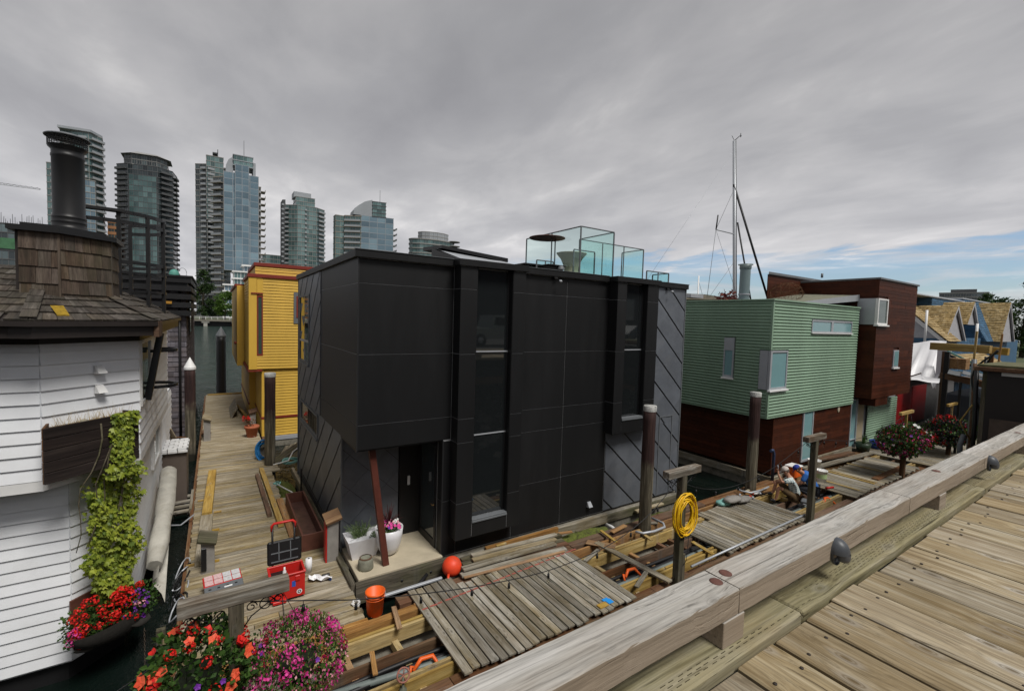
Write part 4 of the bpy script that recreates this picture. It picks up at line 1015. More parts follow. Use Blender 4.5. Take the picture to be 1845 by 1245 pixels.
# planter box on the angled wall
pb = thing('window_box', 'dark brown slatted planter box on the angled white wall with dry grass', 'planter', (-1.35, 8.6, 3.4), R(45))
u = V((cos(R(45)), sin(R(45)), 0)); nn = V((u.y, -u.x, 0))
A = V((-1.86, 8.08, 0)); B_ = V((-1.01, 8.93, 0))
for k in range(5):
    z = 3.20+k*.148; f = .0+.02*(k % 2)*0
    timber('slat', A+V((0,0,z+.07))+nn*.01, B_+V((0,0,z+.07))+nn*.01, .03, .140, WD['dkbrown'], pb, up=(0, 0, 1))
    timber('slat', B_+V((0,0,z+.07)), B_-nn*.40+V((0,0,z+.07))+u*.005, .03, .140, WD['dkbrown'], pb)
    timber('slat', A+V((.0,.012,z+.07)), A+V((-.04,.40,z+.07)), .03, .140, WD['brown'], pb)
obj('soil', MB().add([A-nn*.02+V((0,0,3.88)), B_-nn*.02+V((0,0,3.88)), B_-nn*.4+V((0,0,3.88)), A+V((-.04,.4,3.88))], [(0,1,2,3)]), paint('dry_soil', (.10, .07, .045), .95, .4, 20), pb)
timber('box_floor', A+V((.19,.19,3.205))-nn*.17, B_+V((0,0,3.205))-nn*.17, .30, .02, WD['dkbrown'], pb)
# dry grass
mb = MB(); rr = random.Random(4)
for k in range(420):
    p = A.lerp(B_, rr.uniform(.2, .95))-nn*rr.uniform(.03, .34)+V((0,0,3.87)); h = rr.uniform(.04, .13) if rr.random() < .8 else rr.uniform(.15, .26)
    d = V((rr.uniform(-.5, .5), rr.uniform(-.5, .5), 1)).normalized()*h; s = V((rr.uniform(-1, 1), rr.uniform(-1, 1), 0)).normalized()*.0028
    mb.add([p-s, p+s, p+d+V((0, 0, -.02 if h < .15 else 0))], [(0,1,2)])
obj('dry_grass', mb, paint('straw', (.42, .30, .12), .9, .3, 10), pb, kind='stuff')
obj('stone', MB().lathe([(.001, -.03), (.035, -.015), (.045, .01), (.03, .035), (.001, .045)], A.lerp(B_, .45)-nn*.1+V((0,0,3.9)), 12), MT['concrete'], pb)

# iron stair, balcony railing and roof deck behind
st = thing('iron_balcony', 'black iron roof balcony railing and curved stair rings behind the shingled chimney', 'railing', (-1.0, 12.0, 4.5))
def arc(cx, cy, r, z, a0, a1, n=14): return [(cx+r*cos(a0+(a1-a0)*i/n), cy+r*sin(a0+(a1-a0)*i/n), z) for i in range(n+1)]
def flatbar(pts, w, h, name):
    mb = MB()
    for p, q in zip(pts[:-1], pts[1:]):
        p = V(p); q = V(q); d = (q-p).normalized(); s = V((-d.y, d.x, 0))*w/2
        mb.add([p-s, q-s, q+s, p+s, p-s+V((0,0,h)), q-s+V((0,0,h)), q+s+V((0,0,h)), p+s+V((0,0,h))], [(3,2,1,0), (4,5,6,7), (0,1,5,4), (1,2,6,5), (2,3,7,6), (3,0,4,7)])
    return obj(name, mb, MT['black'], st)
ccx, ccy, cr = -1.92, 13.0, .98
for z in (7.42, 7.22, 6.42, 6.22, 5.85): flatbar(arc(ccx, ccy, cr, z, -pi*.62, pi*.42), .05, .07 if z > 6.3 else .05, 'ring_rail')
for a in (-1.8, -1.25, -.72, -.2, .35, .9, 1.3): 
    x, y = ccx+cr*cos(a), ccy+cr*sin(a); obj('baluster_post', MB().box((x-.035, y-.035, 5.4), (x+.035, y+.035, 7.45)), MT['black'], st)
timber('beam_arm', (-2.3, 12.0, 7.46), (-1.5, 12.02, 7.46), .07, .06, MT['black'], st)
for z in (4.05, 4.72): flatbar(arc(-1.0, 10.9, .36, z, -pi*.5, pi*.5), .06, .05, 'stair_ring')
# side lean-to wall of the same house
obj('rear_wall', MB().box((-2.4, 14.42, 3.0), (-1.28, 17.8, 5.4)), WT, wh)
siding('clapboard', [(-2.4, 14.42), (-1.28, 14.42), (-1.28, 17.8)], 3.0, 5.4, .166, WT, wh, joined=True)
# wrapped duct hanging along the wall
dct = thing('wrapped_duct', 'fat pale canvas wrapped duct sagging along the white wall above the water', 'duct', (-1.0, 12.5, 1.0))
pts = [(-.98, 13.6, 1.45), (-.95, 13.3, 1.62), (-.93, 12.8, 1.55), (-.92, 12.1, 1.30), (-.93, 11.5, 1.12), (-.95, 11.0, .92), (-.98, 10.5, .72)]
mb = MB().tube(pts, [.14, .17, .165, .175, .15, .165, .12], 16); rr = random.Random(5)
mb.v = [(x+rr.uniform(-.008, .008), y+rr.uniform(-.01, .01), z+rr.uniform(-.008, .008)) for x, y, z in mb.v]
obj('canvas', mb, paint('dirty_canvas', (.52, .50, .44), .8, .2, 5, bs=.5, dirt=(.3, .27, .2), dirt_amt=.6), dct)
mb = MB(); rr = random.Random(8); vs = []
for i in range(7):
    for j in range(5):
        f = i/6; vs.append((-.90-.10*sin(j*1.2)-.02*i*0, 11.2-.95*f+.1*sin(j), 1.0-.38*f-.12*j*(.4+f*.6)+rr.uniform(-.02, .02)))
obj('canvas_flap', mb.add(vs, [(i*5+j, (i+1)*5+j, (i+1)*5+j+1, i*5+j+1) for i in range(6) for j in range(4)], True), bpy.data.materials['dirty_canvas'], dct)
for y, z in ((12.5, 1.44), (11.6, 1.13)):
    obj('strap', MB().lathe([(.182, -.02), (.182, .02)], (-.93, y, z), 20, Mx.Rotation(R(70), 4, 'X')), MT['rubber'], dct)
# shelf box with painted brick top
bb = thing('utility_box', 'grey brown utility box with a white painted brick top beside the walkway', 'box', (-.95, 15.2, .3))
obj('body', MB().cbox((-1.25, 14.75, .35), (-.66, 15.75, 1.72), .01), paint('taupe_paint', (.115, .09, .075), .7, .12), bb)
obj('mortar', MB().box((-1.28, 14.70, 1.72), (-.63, 15.8, 1.80)), MT['black'], bb)
rr = random.Random(3); y = 14.69; row = 0
bm_ = paint('chalk_white_brick', (.72, .72, .72), .7, .12, 20, rv=.2)
while y < 15.75:
    x = -1.28-(.1 if row % 2 else 0)
    while x < -.64:
        a = max(x+.01, -1.285); b = min(x+.2, -.625)
        if b-a > .03: obj('brick', MB().cbox((a, y+.008, 1.79), (b, y+.16, 1.835+rr.uniform(0, .008)), .006), bm_, bb)
        x += .21
    y += .175; row += 1
for k in range(3):
    z = 1.74
    for i in range(3): obj('brick', MB().cbox((-1.28+i*.22+(.0 if k % 2 else .0), 14.672, 1.735), (-1.28+i*.22+.205, 14.70, 1.80), .004), bm_, bb) if k == 0 else None
# deck chair
c = thing('lounge_chair', 'folded tan deck chair behind the white brick topped box', 'chair', (-1.1, 17.5, .5))
timber('backrest', (-1.35, 17.2, 1.9), (-1.15, 17.5, 1.35), .5, .04, paint('tan_canvas', (.33, .27, .19), .8, .1), c)
timber('seat', (-1.15, 17.5, 1.35), (-.85, 17.5, 1.3), .5, .04, bpy.data.materials['tan_canvas'], c)
obj('armrest', MB().tube([(-1.15, 17.25, 1.45), (-1.0, 17.25, 1.58), (-.8, 17.25, 1.55), (-.72, 17.25, 1.3)], .02, 6), WD['brown'], c)
obj('leg', MB().box((-1.2, 17.3, .35), (-.75, 17.6, 1.29)), WD['brown'], c)
# ================================================================== yellow house
yh = thing('floating_house', 'bright yellow clapboard house with maroon trim beside the walkway', 'house', (3, 21, .4))
Yl = MT['yellow']; Mr = MT['maroon']
obj('wall', MB().box((1.62, 21.02, .3), (6.8, 31.9, 3.2)).box((1.37, 24.6, .3), (1.62, 31.8, 3.0)), Yl, yh)
obj('upper_wall', MB().box((1.17, 20.93, 3.2), (6.8, 24.6, 7.0)).box((.85, 24.6, 3.02), (6.8, 32, 6.75)), Yl, yh)
obj('top_wall', MB().box((1.40, 21.4, 7.05), (6.6, 25.5, 7.42)), Yl, yh)
siding('lap_siding', [(1.60, 31.9), (1.60, 21.0), (6.8, 21.0)], .42, 1.15, .118, Yl, yh, .026, joined=True, flip=1)
siding('lap_siding', [(1.60, 31.9), (1.60, 21.0), (6.8, 21.0)], 1.24, 3.16, .118, Yl, yh, .026, joined=True)
siding('lap_siding', [(1.15, 24.55), (1.15, 20.91)], 3.32, 6.9, .118, Yl, yh, .026, joined=True)
siding('lap_siding', [(1.62, 20.91), (6.8, 20.91)], 3.24, 6.92, .118, Yl, yh, .026, joined=True)
siding('lap_siding', [(1.40, 20.91), (1.62, 20.91)], 3.24, 3.78, .118, Yl, yh, .026, joined=True)
siding('lap_siding', [(1.38, 21.38), (6.6, 21.38)], 7.1, 7.4, .118, Yl, yh, .026, joined=True)
siding('lap_siding', [(1.35, 31.8), (1.35, 24.58), (1.6, 24.58)], .42, 3.0, .118, Yl, yh, .026, joined=True)
obj('corner_board', MB().cbox((1.12, 20.875, 3.22), (1.40, 20.93, 6.92), .004).cbox((1.12, 20.93, 3.22), (1.15, 21.12, 6.92), .004), Yl, yh)
obj('lower_corner_board', MB().cbox((1.58, 20.975, .42), (1.66, 21.02, 3.18), .004), Yl, yh)
obj('belt_trim', MB().box((1.56, 20.96, 1.15), (6.8, 21.0, 1.24)).box((1.56, 21.001, 1.15), (1.60, 31.9, 1.24)).box((1.30, 24.55, 1.15), (1.35, 31.8, 1.24)), Mr, yh)
obj('soffit_trim', MB().box((1.10, 20.9, 3.13), (1.60, 21.3, 3.215)).box((1.08, 21.3, 3.13), (1.60, 24.5, 3.215)), Mr, yh)
w = obj('window', MB().box((1.41, 20.88, 3.78), (1.455, 20.93, 6.2)).box((1.575, 20.88, 3.78), (1.62, 20.93, 6.2)).box((1.455, 20.88, 3.78), (1.575, 20.93, 3.84)).box((1.455, 20.88, 6.14), (1.575, 20.93, 6.2)), Mr, yh)
obj('pane', MB().box((1.455, 20.90, 3.84), (1.575, 20.92, 6.14)), MT['glassG'], w)
obj('window_hood', MB().box((1.2, 20.84, 6.26), (1.62, 20.91, 6.31)), Mr, yh)
obj('upper_board', MB().cbox((1.41, 20.885, 6.31), (1.62, 20.93, 6.92), .003), Yl, yh)
obj('shutter', MB().cbox((2.75, 20.86, 5.1), (2.96, 20.91, 6.4), .005), MT['grayp'], yh)
obj('shutter_trim', MB().cbox((2.85, 20.84, 5.35), (2.93, 20.861, 6.25), .003), Mr, yh)
rf = obj('parapet_cap', MB().cbox((1.08, 20.84, 6.92), (6.85, 24.7, 7.06), .01).cbox((.76, 24.7, 6.70), (6.85, 32.1, 6.82), .01), Mr, yh)
obj('upper_cap', MB().cbox((1.33, 21.33, 7.42), (6.7, 25.6, 7.56), .01), Mr, yh)
obj('float_body', MB().cbox((1.66, 20.85, -.3), (7, 32, .40), .01), MT['conc2'], yh)
obj('base_board', MB().box((1.64, 20.82, .26), (6.9, 20.9, .42)), MT['alum'], yh)
obj('wall_lamp', MB().lathe([(.03, 0), (.06, .02), (.06, .12), (.001, .14)], (.80, 25.0, 4.0), 10), Mr, yh)

# ================================================================== grey shingled house far left of the walkway
gh = thing('floating_house', 'grey purple shingled house beyond the white one, with black downpipe', 'house', (-2, 22, .4))
obj('wall', MB().box((-4.5, 22.02, .3), (-.98, 30, 6.3)), WD['graysh'], gh)
def courses(poly, z0, z1, p, mat, parent, wmin=.12, wmax=.3, seed=1, name='shingle_courses'):
    rr = random.Random(seed); big = MB()
    for i in range(len(poly)-1):
        a = V((*poly[i], 0)); b = V((*poly[i+1], 0)); d = (b-a).normalized(); nrm = V((d.y, -d.x, 0)); L = (b-a).length; z = z0
        while z < z1:
            u = 0
            while u < L:
                w = rr.uniform(wmin, wmax); u1 = min(L, u+w-.006); t = .022+rr.uniform(-.004, .006)
                p0 = a+d*u; p1 = a+d*u1; zz = z+rr.uniform(-.006, .006)
                big.add([p0+nrm*t+V((0,0,zz)), p1+nrm*t+V((0,0,zz)), p1+nrm*.004+V((0,0,z+p)), p0+nrm*.004+V((0,0,z+p)), p0+V((0,0,zz)), p1+V((0,0,zz))], [(0,1,2,3), (4,5,1,0), (4,0,3), (1,5,2)]); u += w
            z += p
    return obj(name, big, mat, parent, kind='stuff')
courses([(-4.5, 22.0), (-.96, 22.0), (-.96, 30)], .5, 6.3, .2, WD['graysh'], gh)
obj('downpipe', MB().tube([(-1.16, 21.93, .5), (-1.16, 21.93, 6.6)], .045, 8), MT['black'], gh)
obj('downpipe', MB().tube([(-1.62, 21.93, 2.8), (-1.62, 21.93, 6.6)], .018, 6), MT['black'], gh)
w = obj('window', MB().box((-.97, 23.6, 4.5), (-.9, 24.6, 6.0)), MT['black'], gh)
obj('pane', MB().box((-.9, 23.7, 4.6), (-.89, 24.5, 5.9)), MT['glass'], w)
obj('base', MB().box((-4.6, 21.9, -.3), (-.85, 30.2, .38)), MT['black'], gh)
# black tiered roof deck on it
for k, z in enumerate((5.30, 5.62, 5.94, 6.26, 6.58)):
    x1 = -.78-.0*k
    obj('deck_slat', MB().box((-4.6, 21.7, z), (x1, 21.8, z+.2)).box((x1-.1, 21.8, z), (x1, 28, z+.2)), MT['black'], gh)
obj('deck_top', MB().box((-4.6, 21.82, 6.3), (-.9, 28, 6.7)), MT['black'], gh)
obj('deck_cap', MB().box((-4.65, 21.66, 6.79), (-.72, 28.1, 6.86)), MT['black'], gh)
obj('dome', MB().lathe([(.17, 0), (.165, .08), (.13, .17), (.07, .22), (.001, .24)], (-1.32, 22.0, 6.86), 18), paint('verdigris', (.08, .27, .22), .6, .2), gh)
obj('ring', MB().tube([(-1.07+.13*cos(a*.35), 22.3, 7.0+.19*sin(a*.35)) for a in range(19)], .012, 5), MT['alum'], gh)
obj('lantern', MB().box((-1.55, 21.6, 5.75), (-1.38, 21.7, 5.85)), paint('amber', (.4, .2, .03), .4), gh)
# ================================================================== green corrugated house
G_ = MT['green']
grn = thing('floating_house', 'pale green corrugated steel house over a red brown lower storey', 'house', (18.5, 9.5, .4))
obj('wall', MB().box((15.33, 7.79, 2.55), (22.05, 12.4, 6.42)), G_, grn)
def corrugated(a, b, z0, z1, pitch, amp, mat, parent, holes=(), name='corrugated_cladding'):
    # ribs run horizontally; (u0,z0,u1,z1) holes left open
    a = V((*a, 0)); b = V((*b, 0)); d = (b-a).normalized(); nrm = V((d.y, -d.x, 0)); L = (b-a).length
    cuts = sorted({0., L} | {h[0] for h in holes} | {h[2] for h in holes})
    mb = MB(); seg = 10; nz = int((z1-z0)/pitch*seg)
    for c0, c1 in zip(cuts[:-1], cuts[1:]):
        cm_ = (c0+c1)/2; prev = None
        for i in range(nz+1):
            z = z0+(z1-z0)*i/nz
            hid = any(h[0] < cm_ < h[2] and h[1] < z < h[3] for h in holes)
            o = nrm*(.012+amp*abs(sin(pi*z/pitch))**.55)
            cur = (a+d*c0+o+V((0,0,z)), a+d*c1+o+V((0,0,z)))
            if prev and not hid: mb.add([prev[0], prev[1], cur[1], cur[0]], [(0,1,2,3)], True)
            prev = None if hid else cur
    return obj(name, mb, mat, parent)
def smooth_z(mb): return mb
corrugated((15.33, 12.4), (15.33, 7.79), 2.53, 6.40, .105, .048, G_, grn, holes=[(3.02, 3.7, 3.46, 5.15), (4.30, 3.42, 4.62, 4.80)])
corrugated((15.33, 7.79), (22.05, 7.79), 2.53, 6.40, .105, .048, G_, grn, holes=[(0, 3.42, 1.10, 4.80), (2.65, 5.40, 6.1, 5.88)])
obj('corner_trim', MB().box((15.27, 7.73, 4.80), (15.35, 7.80, 6.42)).box((15.27, 7.73, 2.5), (15.35, 7.80, 3.42)), G_, grn)
obj('bottom_trim', MB().box((15.28, 7.74, 2.49), (22.05, 7.78, 2.53)).box((15.28, 7.781, 2.49), (15.32, 12.4, 2.53)), G_, grn)
obj('roof_cap', MB().cbox((15.24, 7.70, 6.41), (22.08, 7.86, 6.47), .005).cbox((15.24, 7.861, 6.41), (15.40, 12.45, 6.47), .005), MT['green'], grn)
obj('roof', MB().box((15.4, 7.86, 6.36), (22.05, 12.4, 6.45)), MT['grayp'], grn)
# windows
w = obj('window', MB().box((15.27, 9.0, 3.72), (15.325, 9.05, 5.13)).box((15.27, 9.33, 3.72), (15.325, 9.38, 5.13)).box((15.27, 9.05, 3.72), (15.325, 9.33, 3.80)).box((15.27, 9.05, 4.68), (15.325, 9.33, 5.13)), MT['alum'], grn)
obj('pane', MB().box((15.29, 9.05, 3.80), (15.31, 9.33, 4.68)), MT['frost'], w)
obj('sill', MB().box((15.2, 8.97, 3.66), (15.30, 9.4, 3.715)), MT['whiteP'], w)
w = obj('corner_window', MB().box((15.26, 7.81, 3.46), (15.31, 8.08, 4.76)).box((15.265, 7.72, 3.46), (15.37, 7.80, 4.76)).box((16.33, 7.72, 3.46), (16.40, 7.79, 4.76)).box((15.37, 7.72, 3.46), (16.33, 7.79, 3.53)).box((15.37, 7.72, 4.70), (16.33, 7.79, 4.76)), MT['alum'], grn)
obj('pane', MB().box((15.4, 7.745, 3.53), (16.33, 7.765, 4.70)), MT['frost'], w)
obj('sill', MB().box((15.22, 7.66, 3.40), (16.45, 7.76, 3.455)), MT['whiteP'], w)
w = obj('window', MB().box((18.0, 7.72, 5.40), (18.05, 7.78, 5.86)).box((21.35, 7.72, 5.40), (21.4, 7.78, 5.86)).box((18.05, 7.72, 5.40), (21.35, 7.78, 5.45)).box((18.05, 7.72, 5.81), (21.35, 7.78, 5.86)).box((19.55, 7.72, 5.45), (19.72, 7.78, 5.81)), MT['alum'], grn)
obj('pane', MB().box((18.05, 7.745, 5.45), (19.55, 7.765, 5.81)), MT['frost'], w); obj('pane', MB().box((19.72, 7.745, 5.45), (21.35, 7.765, 5.81)), MT['frost'], w)
obj('sill', MB().box((17.97, 7.68, 5.36), (21.43, 7.76, 5.395)), MT['whiteP'], w)
# lower storey of red brown boards
RB = MT['redbrown']
obj('lower_wall', MB().box((15.92, 7.86, .48), (22.1, 12.3, 2.5)), RB, grn)
def boards(a, b, z0, z1, p, mat, parent, name='board_cladding', holes=(), seed=2):
    rr = random.Random(seed); a = V((*a, 0)); b = V((*b, 0)); d = (b-a).normalized(); nrm = V((d.y, -d.x, 0)); L = (b-a).length; z = z0; big = MB()
    while z < z1-.01:
        h = min(p, z1-z)-.006; cuts = [0]+sorted(rr.uniform(.1, .9)*L for _ in range(int(L/2.5)))+[L]
        for u0, u1 in zip(cuts[:-1], cuts[1:]):
            spans = [(u0+.003, u1-.003)]
            for (h0, hz0, h1, hz1) in holes:
                if z+h <= hz0 or z >= hz1: continue
                ns = []
                for s0, s1 in spans:
                    if h1 <= s0 or h0 >= s1: ns.append((s0, s1)); continue
                    if h0 > s0: ns.append((s0, h0))
                    if h1 < s1: ns.append((h1, s1))
                spans = ns
            for s0, s1 in spans:
                t = .018+rr.uniform(-.002, .002); q = [a+d*s0, a+d*s1]
                big.add([q[0]+nrm*t+V((0,0,z)), q[1]+nrm*t+V((0,0,z)), q[1]+nrm*t+V((0,0,z+h)), q[0]+nrm*t+V((0,0,z+h)), q[0]+V((0,0,z)), q[1]+V((0,0,z)), q[1]+V((0,0,z+h)), q[0]+V((0,0,z+h))],
                        [(0,1,2,3), (4,5,1,0), (3,2,6,7), (4,0,3,7), (1,5,6,2)])
        z += p
    return obj(name, big, mat, parent, kind='stuff')
boards((15.90, 12.3), (15.90, 7.84), .52, 2.48, .14, RB, grn)
boards((15.90, 7.84), (22.1, 7.84), .52, 2.48, .14, RB, grn, holes=[(2.05, .5, 2.85, 2.49)])
obj('corner_trim', MB().box((15.865, 7.80, .5), (15.90, 7.84, 2.49)), RB, grn)
d_ = obj('door', MB().box((17.95, 7.78, .62), (18.02, 7.85, 2.48)).box((18.68, 7.78, .62), (18.75, 7.85, 2.48)).box((18.02, 7.78, .62), (18.68, 7.85, .70)), MT['alum'], grn)
obj('pane', MB().box((18.02, 7.80, .70), (18.68, 7.82, 2.48)), MT['frost'], d_)
obj('wall_lamp', MB().lathe([(.001, -.05), (.07, -.04), (.09, 0), (.07, .01), (.001, .011)], (20.9, 7.80, 2.35), 14, Mx.Rotation(pi/2, 4, 'X') @ Mx.Diagonal((1, 1.6, 1, 1))), MT['porch'], grn)
obj('float_body', MB().cbox((15.55, 7.62, -.3), (23.5, 12.8, .36), .02), MT['conc2'], grn)
timber('rub_rail', (15.50, 12.9, .40), (15.52, 7.6, .40), .08, .24, WD['dock'], grn)
timber('rub_rail', (15.5, 7.58, .40), (18.4, 7.58, .40), .08, .24, WD['dock'], grn)
timber('rub_rail', (18.8, 7.72, .60), (22.1, 7.72, .60), .08, .22, WD['dock'], grn)
vp = thing('flue', 'pale green grey steel flue with a ring cap rising over the green house roof', 'chimney', (17.45, 10, 6.45))
obj('pipe', MB().lathe([(.19, -.02), (.19, 1.35)], (17.45, 10, 6.45), 24), paint('pale_green_grey_steel', (.18, .24, .25), .45, .1, metal=.2), vp)
obj('cap', MB().lathe([(.21, 1.35), (.215, 1.36), (.215, 1.52), (.19, 1.53), (.001, 1.56)], (17.45, 10, 6.45), 24).lathe([(.27, 1.5), (.27, 1.53), (.26, 1.53), (.26, 1.5)], (17.45, 10, 6.45), 24), paint('flue_cap', (.16, .20, .20), .4, .1), vp)
obj('base_ring', MB().lathe([(.21, .33), (.215, .35), (.21, .38)], (17.45, 10, 6.45), 24), MT['alum'], vp)
# wire ball on the roof
wb = thing('wire_ball', 'openwork ball of tangled wire on the roof behind the green house parapet', 'sculpture', (19.8, 9.6, 6.45))
mb = MB(); rr = random.Random(9)
for k in range(18):
    ax = V((rr.gauss(0, 1), rr.gauss(0, 1), rr.gauss(0, 1))).normalized(); u = ax.orthogonal().normalized(); v_ = ax.cross(u); q = .62*rr.uniform(.93, 1.03)
    pts = [V((19.9, 9.6, 6.95))+(u*cos(t_*.35)+v_*sin(t_*.35))*q*(1+.04*sin(t_*2.3+k)) for t_ in range(19)]
    mb.tube([V((p.x, p.y, 6.98+(p.z-6.95)*.72)) for p in pts], .005, 4, cap=False)
obj('wire', mb, WD['brown'], wb, kind='stuff')
# red leaved shrub on the roof
def leaf_cloud(mb, c, rad, n, size, rr, flat=1.0, droop=0):
    c = V(c)
    for k in range(n):
        d = V((rr.gauss(0, 1), rr.gauss(0, 1), rr.gauss(0, 1)))
        d = d.normalized()*(rr.random()**.4); p = c+V((d.x*rad[0], d.y*rad[1], d.z*rad[2]))
        s = size*rr.uniform(.6, 1.3); a = V((rr.gauss(0, 1), rr.gauss(0, 1), rr.gauss(0, .6)-droop)).normalized(); b = a.orthogonal().normalized(); b = (b*cos(k)+a.cross(b)*sin(k))
        mb.add([p, p+a*s*.5+b*s*.32, p+a*s, p+a*s*.5-b*s*.32], [(0,1,2,3)])
def leafmat(name, c1, c2, rough=.6, trans=.25):
    m, t, b = newmat(name); g = t.nodes.new('ShaderNodeNewGeometry')
    c = ramp_(t, g.outputs['Random Per Island'], [(0, c1), (1, c2)]); setc(t, b, c); b.inputs['Roughness'].default_value = rough
    b.inputs['Specular IOR Level'].default_value = .3
    if trans:
        tl = t.nodes.new('ShaderNodeBsdfTranslucent'); t.links.new(c, tl.inputs[0]); mx = t.nodes.new('ShaderNodeMixShader'); mx.inputs[0].default_value = trans
        t.links.new(b.outputs[0], mx.inputs[1]); t.links.new(tl.outputs[0], mx.inputs[2]); t.links.new(mx.outputs[0], t.nodes['Material Output'].inputs[0])
    return m
mb = MB(); leaf_cloud(mb, (21.6, 13.2, 6.95), (.7, .5, .35), 260, .16, random.Random(3))
o = obj('roof_shrub', mb, leafmat('maple_red', (.10, .02, .02), (.22, .07, .05))); props(o, 'small dark red leaved shrub behind the mast on the green house', 'shrub')
# sail boat mast with rigging
ms = thing('sailboat_mast', 'tall grey sailboat mast with spreaders and black furled lines', 'mast', (23.7, 14, 5))
mx0, my0 = 23.55, 14.0; top = V((22.7, 14, 15.2))
obj('mast', MB().tube([(mx0+.1, my0, 5.0), (mx0, my0, 7.0), top], [.10, .10, .085], 10), MT['alum'], ms)
obj('mast_track', MB().tube([(mx0+.02, my0-.1, 6.9), top+V((-.0, -.09, 0))], .025, 5), MT['grayp'], ms)
def wire(p, q, r=.012, m=None): return obj('stay', MB().tube([V(p), V(q)], r, 5), m or MT['grayp'], ms)
wire(top+V((-.1, 0, -.6)), (16.9, 15.2, 6.6), .006, MT['alum']); 
sp = V((21.5, 14, 10.47)); obj('spreader', MB().tube([V((23.2, 14, 10.45)), sp], .03, 6), MT['alum'], ms)
wire(top+V((.25, 0, -2.4)), sp, .010); wire(sp, (21.0, 14, 6.6)); wire(sp, (23.3, 13.5, 6.6), .008); wire((23.3, 14, 9.0), (21.1, 14.2, 6.6), .008)
wire(sp+V((.02, 0, .02)), sp+V((.12, 0, .75)), .035, MT['black'])
wire(top+V((.15, 0, -2.2)), (25.5, 13, 6.4), .06, MT['rubber']); wire((23.4, 14, 11.1), (24.3, 13.4, 6.4), .045, MT['rubber'])
obj('wind_vane', MB().tube([top, top+V((.45, 0, .35)), top+V((.62, 0, .40))], .02, 5).tube([top+V((.55, 0, .32)), top+V((.55, 0, .52))], .02, 5).tube([top, top+V((-.25, 0, .2))], .012, 5), MT['black'], ms)
tm = thing('distant_mast', 'thin pale mast far behind the green house roof at its left', 'mast', (36.2, 25, 4)); 
obj('mast', MB().tube([(36.3, 25, 4), (36.2, 25, 10)], .06, 6), MT['whiteP'], tm); obj('stay', MB().tube([(36.2, 25, 9.6), (37.6, 25, 7)], .015, 4), MT['grayp'], tm)
# boat shed roof peeking behind the green house
sh = thing('boat_shed', 'weathered grey shed roof peeking out behind the green house at its left', 'shed', (20, 15, 0))
obj('wall', MB().box((18.2, 13.6, .3), (26, 18, 6.3)), MT['grayp'], sh)
obj('roof', MB().add([(18.0, 13.5, 6.72), (23.4, 13.5, 6.95), (24.2, 18, 6.95), (18.0, 18, 6.9), (18.6, 15.5, 7.2), (23.2, 15.5, 7.3)], [(0,1,5,4), (1,2,5), (2,3,4,5), (3,0,4)]), WD['post'], sh)
obj('roof_hatch', MB().cbox((19.6, 13.9, 6.9), (20.6, 14.6, 7.08), .01), MT['alum'], sh)

# ================================================================== red brown tall house
br = thing('floating_house', 'dark red brown board clad house overhanging right of the green one', 'house', (25, 8, .4))
obj('wall', MB().box((22.36, 7.27, 2.74), (26.75, 11.5, 7.62)), RB, br)
boards((22.34, 11.5), (22.34, 7.25), 2.74, 7.6, .14, RB, br, holes=[(3.6, 5.75, 4.26, 6.85)])
boards((22.34, 7.25), (26.77, 7.25), 2.74, 7.6, .14, RB, br, holes=[(0, 5.75, 1.0, 6.85), (2.0, 3.95, 2.65, 4.75)])
obj('corner_trim', MB().box((22.31, 7.22, 2.74), (22.34, 7.25, 5.75)).box((22.31, 7.22, 6.86), (22.34, 7.25, 7.6)), RB, br)
obj('roof_edge', MB().cbox((22.28, 7.18, 7.6), (26.85, 7.3, 7.68), .01).cbox((22.28, 7.301, 7.6), (22.4, 11.6, 7.68), .01).cbox((26.75, 7.301, 7.6), (26.85, 11.6, 7.68), .01), MT['grayp'], br)
obj('roof', MB().box((22.4, 7.3, 7.55), (26.75, 11.6, 7.65)), MT['grayp'], br)
obj('rear_wall', MB().prism([(19.5, 10.2), (24.4, 10.2), (26.5, 13), (24.4, 12.6)], 5.5, 7.78), RB, br)
boards((19.48, 10.18), (24.4, 10.18), 6.0, 7.76, .14, RB, br)
obj('rear_roof_edge', MB().prism([(19.4, 10.10), (24.5, 10.10), (26.6, 13.1), (24.3, 12.7)], 7.77, 7.87), MT['grayp'], br)
obj('vent_stub', MB().tube([(23.0, 9.6, 7.86), (23.0, 9.6, 8.05)], .05, 8), MT['grayp'], br)
w = obj('corner_window', MB().cbox((22.30, 7.31, 5.78), (22.345, 7.92, 6.84), .004), MT['alum'], br)
obj('frame', MB().box((22.30, 7.20, 5.78), (22.38, 7.305, 6.84)).box((23.28, 7.2, 5.78), (23.36, 7.26, 6.84)).box((22.38, 7.2, 5.78), (23.28, 7.26, 5.85)).box((22.38, 7.2, 6.78), (23.28, 7.26, 6.84)), MT['whiteP'], w)
obj('pane', MB().box((22.38, 7.23, 5.85), (23.28, 7.25, 6.78)), MT['glassG'], w)
obj('sill', MB().box((22.24, 7.14, 5.72), (23.42, 7.3, 5.775)), MT['whiteP'], w)
w = obj('window', MB().cbox((24.36, 7.20, 3.98), (24.95, 7.255, 4.72), .004), MT['alum'], br)
obj('pane', MB().box((24.45, 7.192, 4.05), (24.9, 7.199, 4.68)), MT['frost'], w); obj('sill', MB().box((24.3, 7.15, 3.92), (25.0, 7.25, 3.975)), MT['whiteP'], w)
obj('step_soffit', MB().box((22.9, 7.26, 2.40), (24.2, 8.2, 2.735)), RB, br)
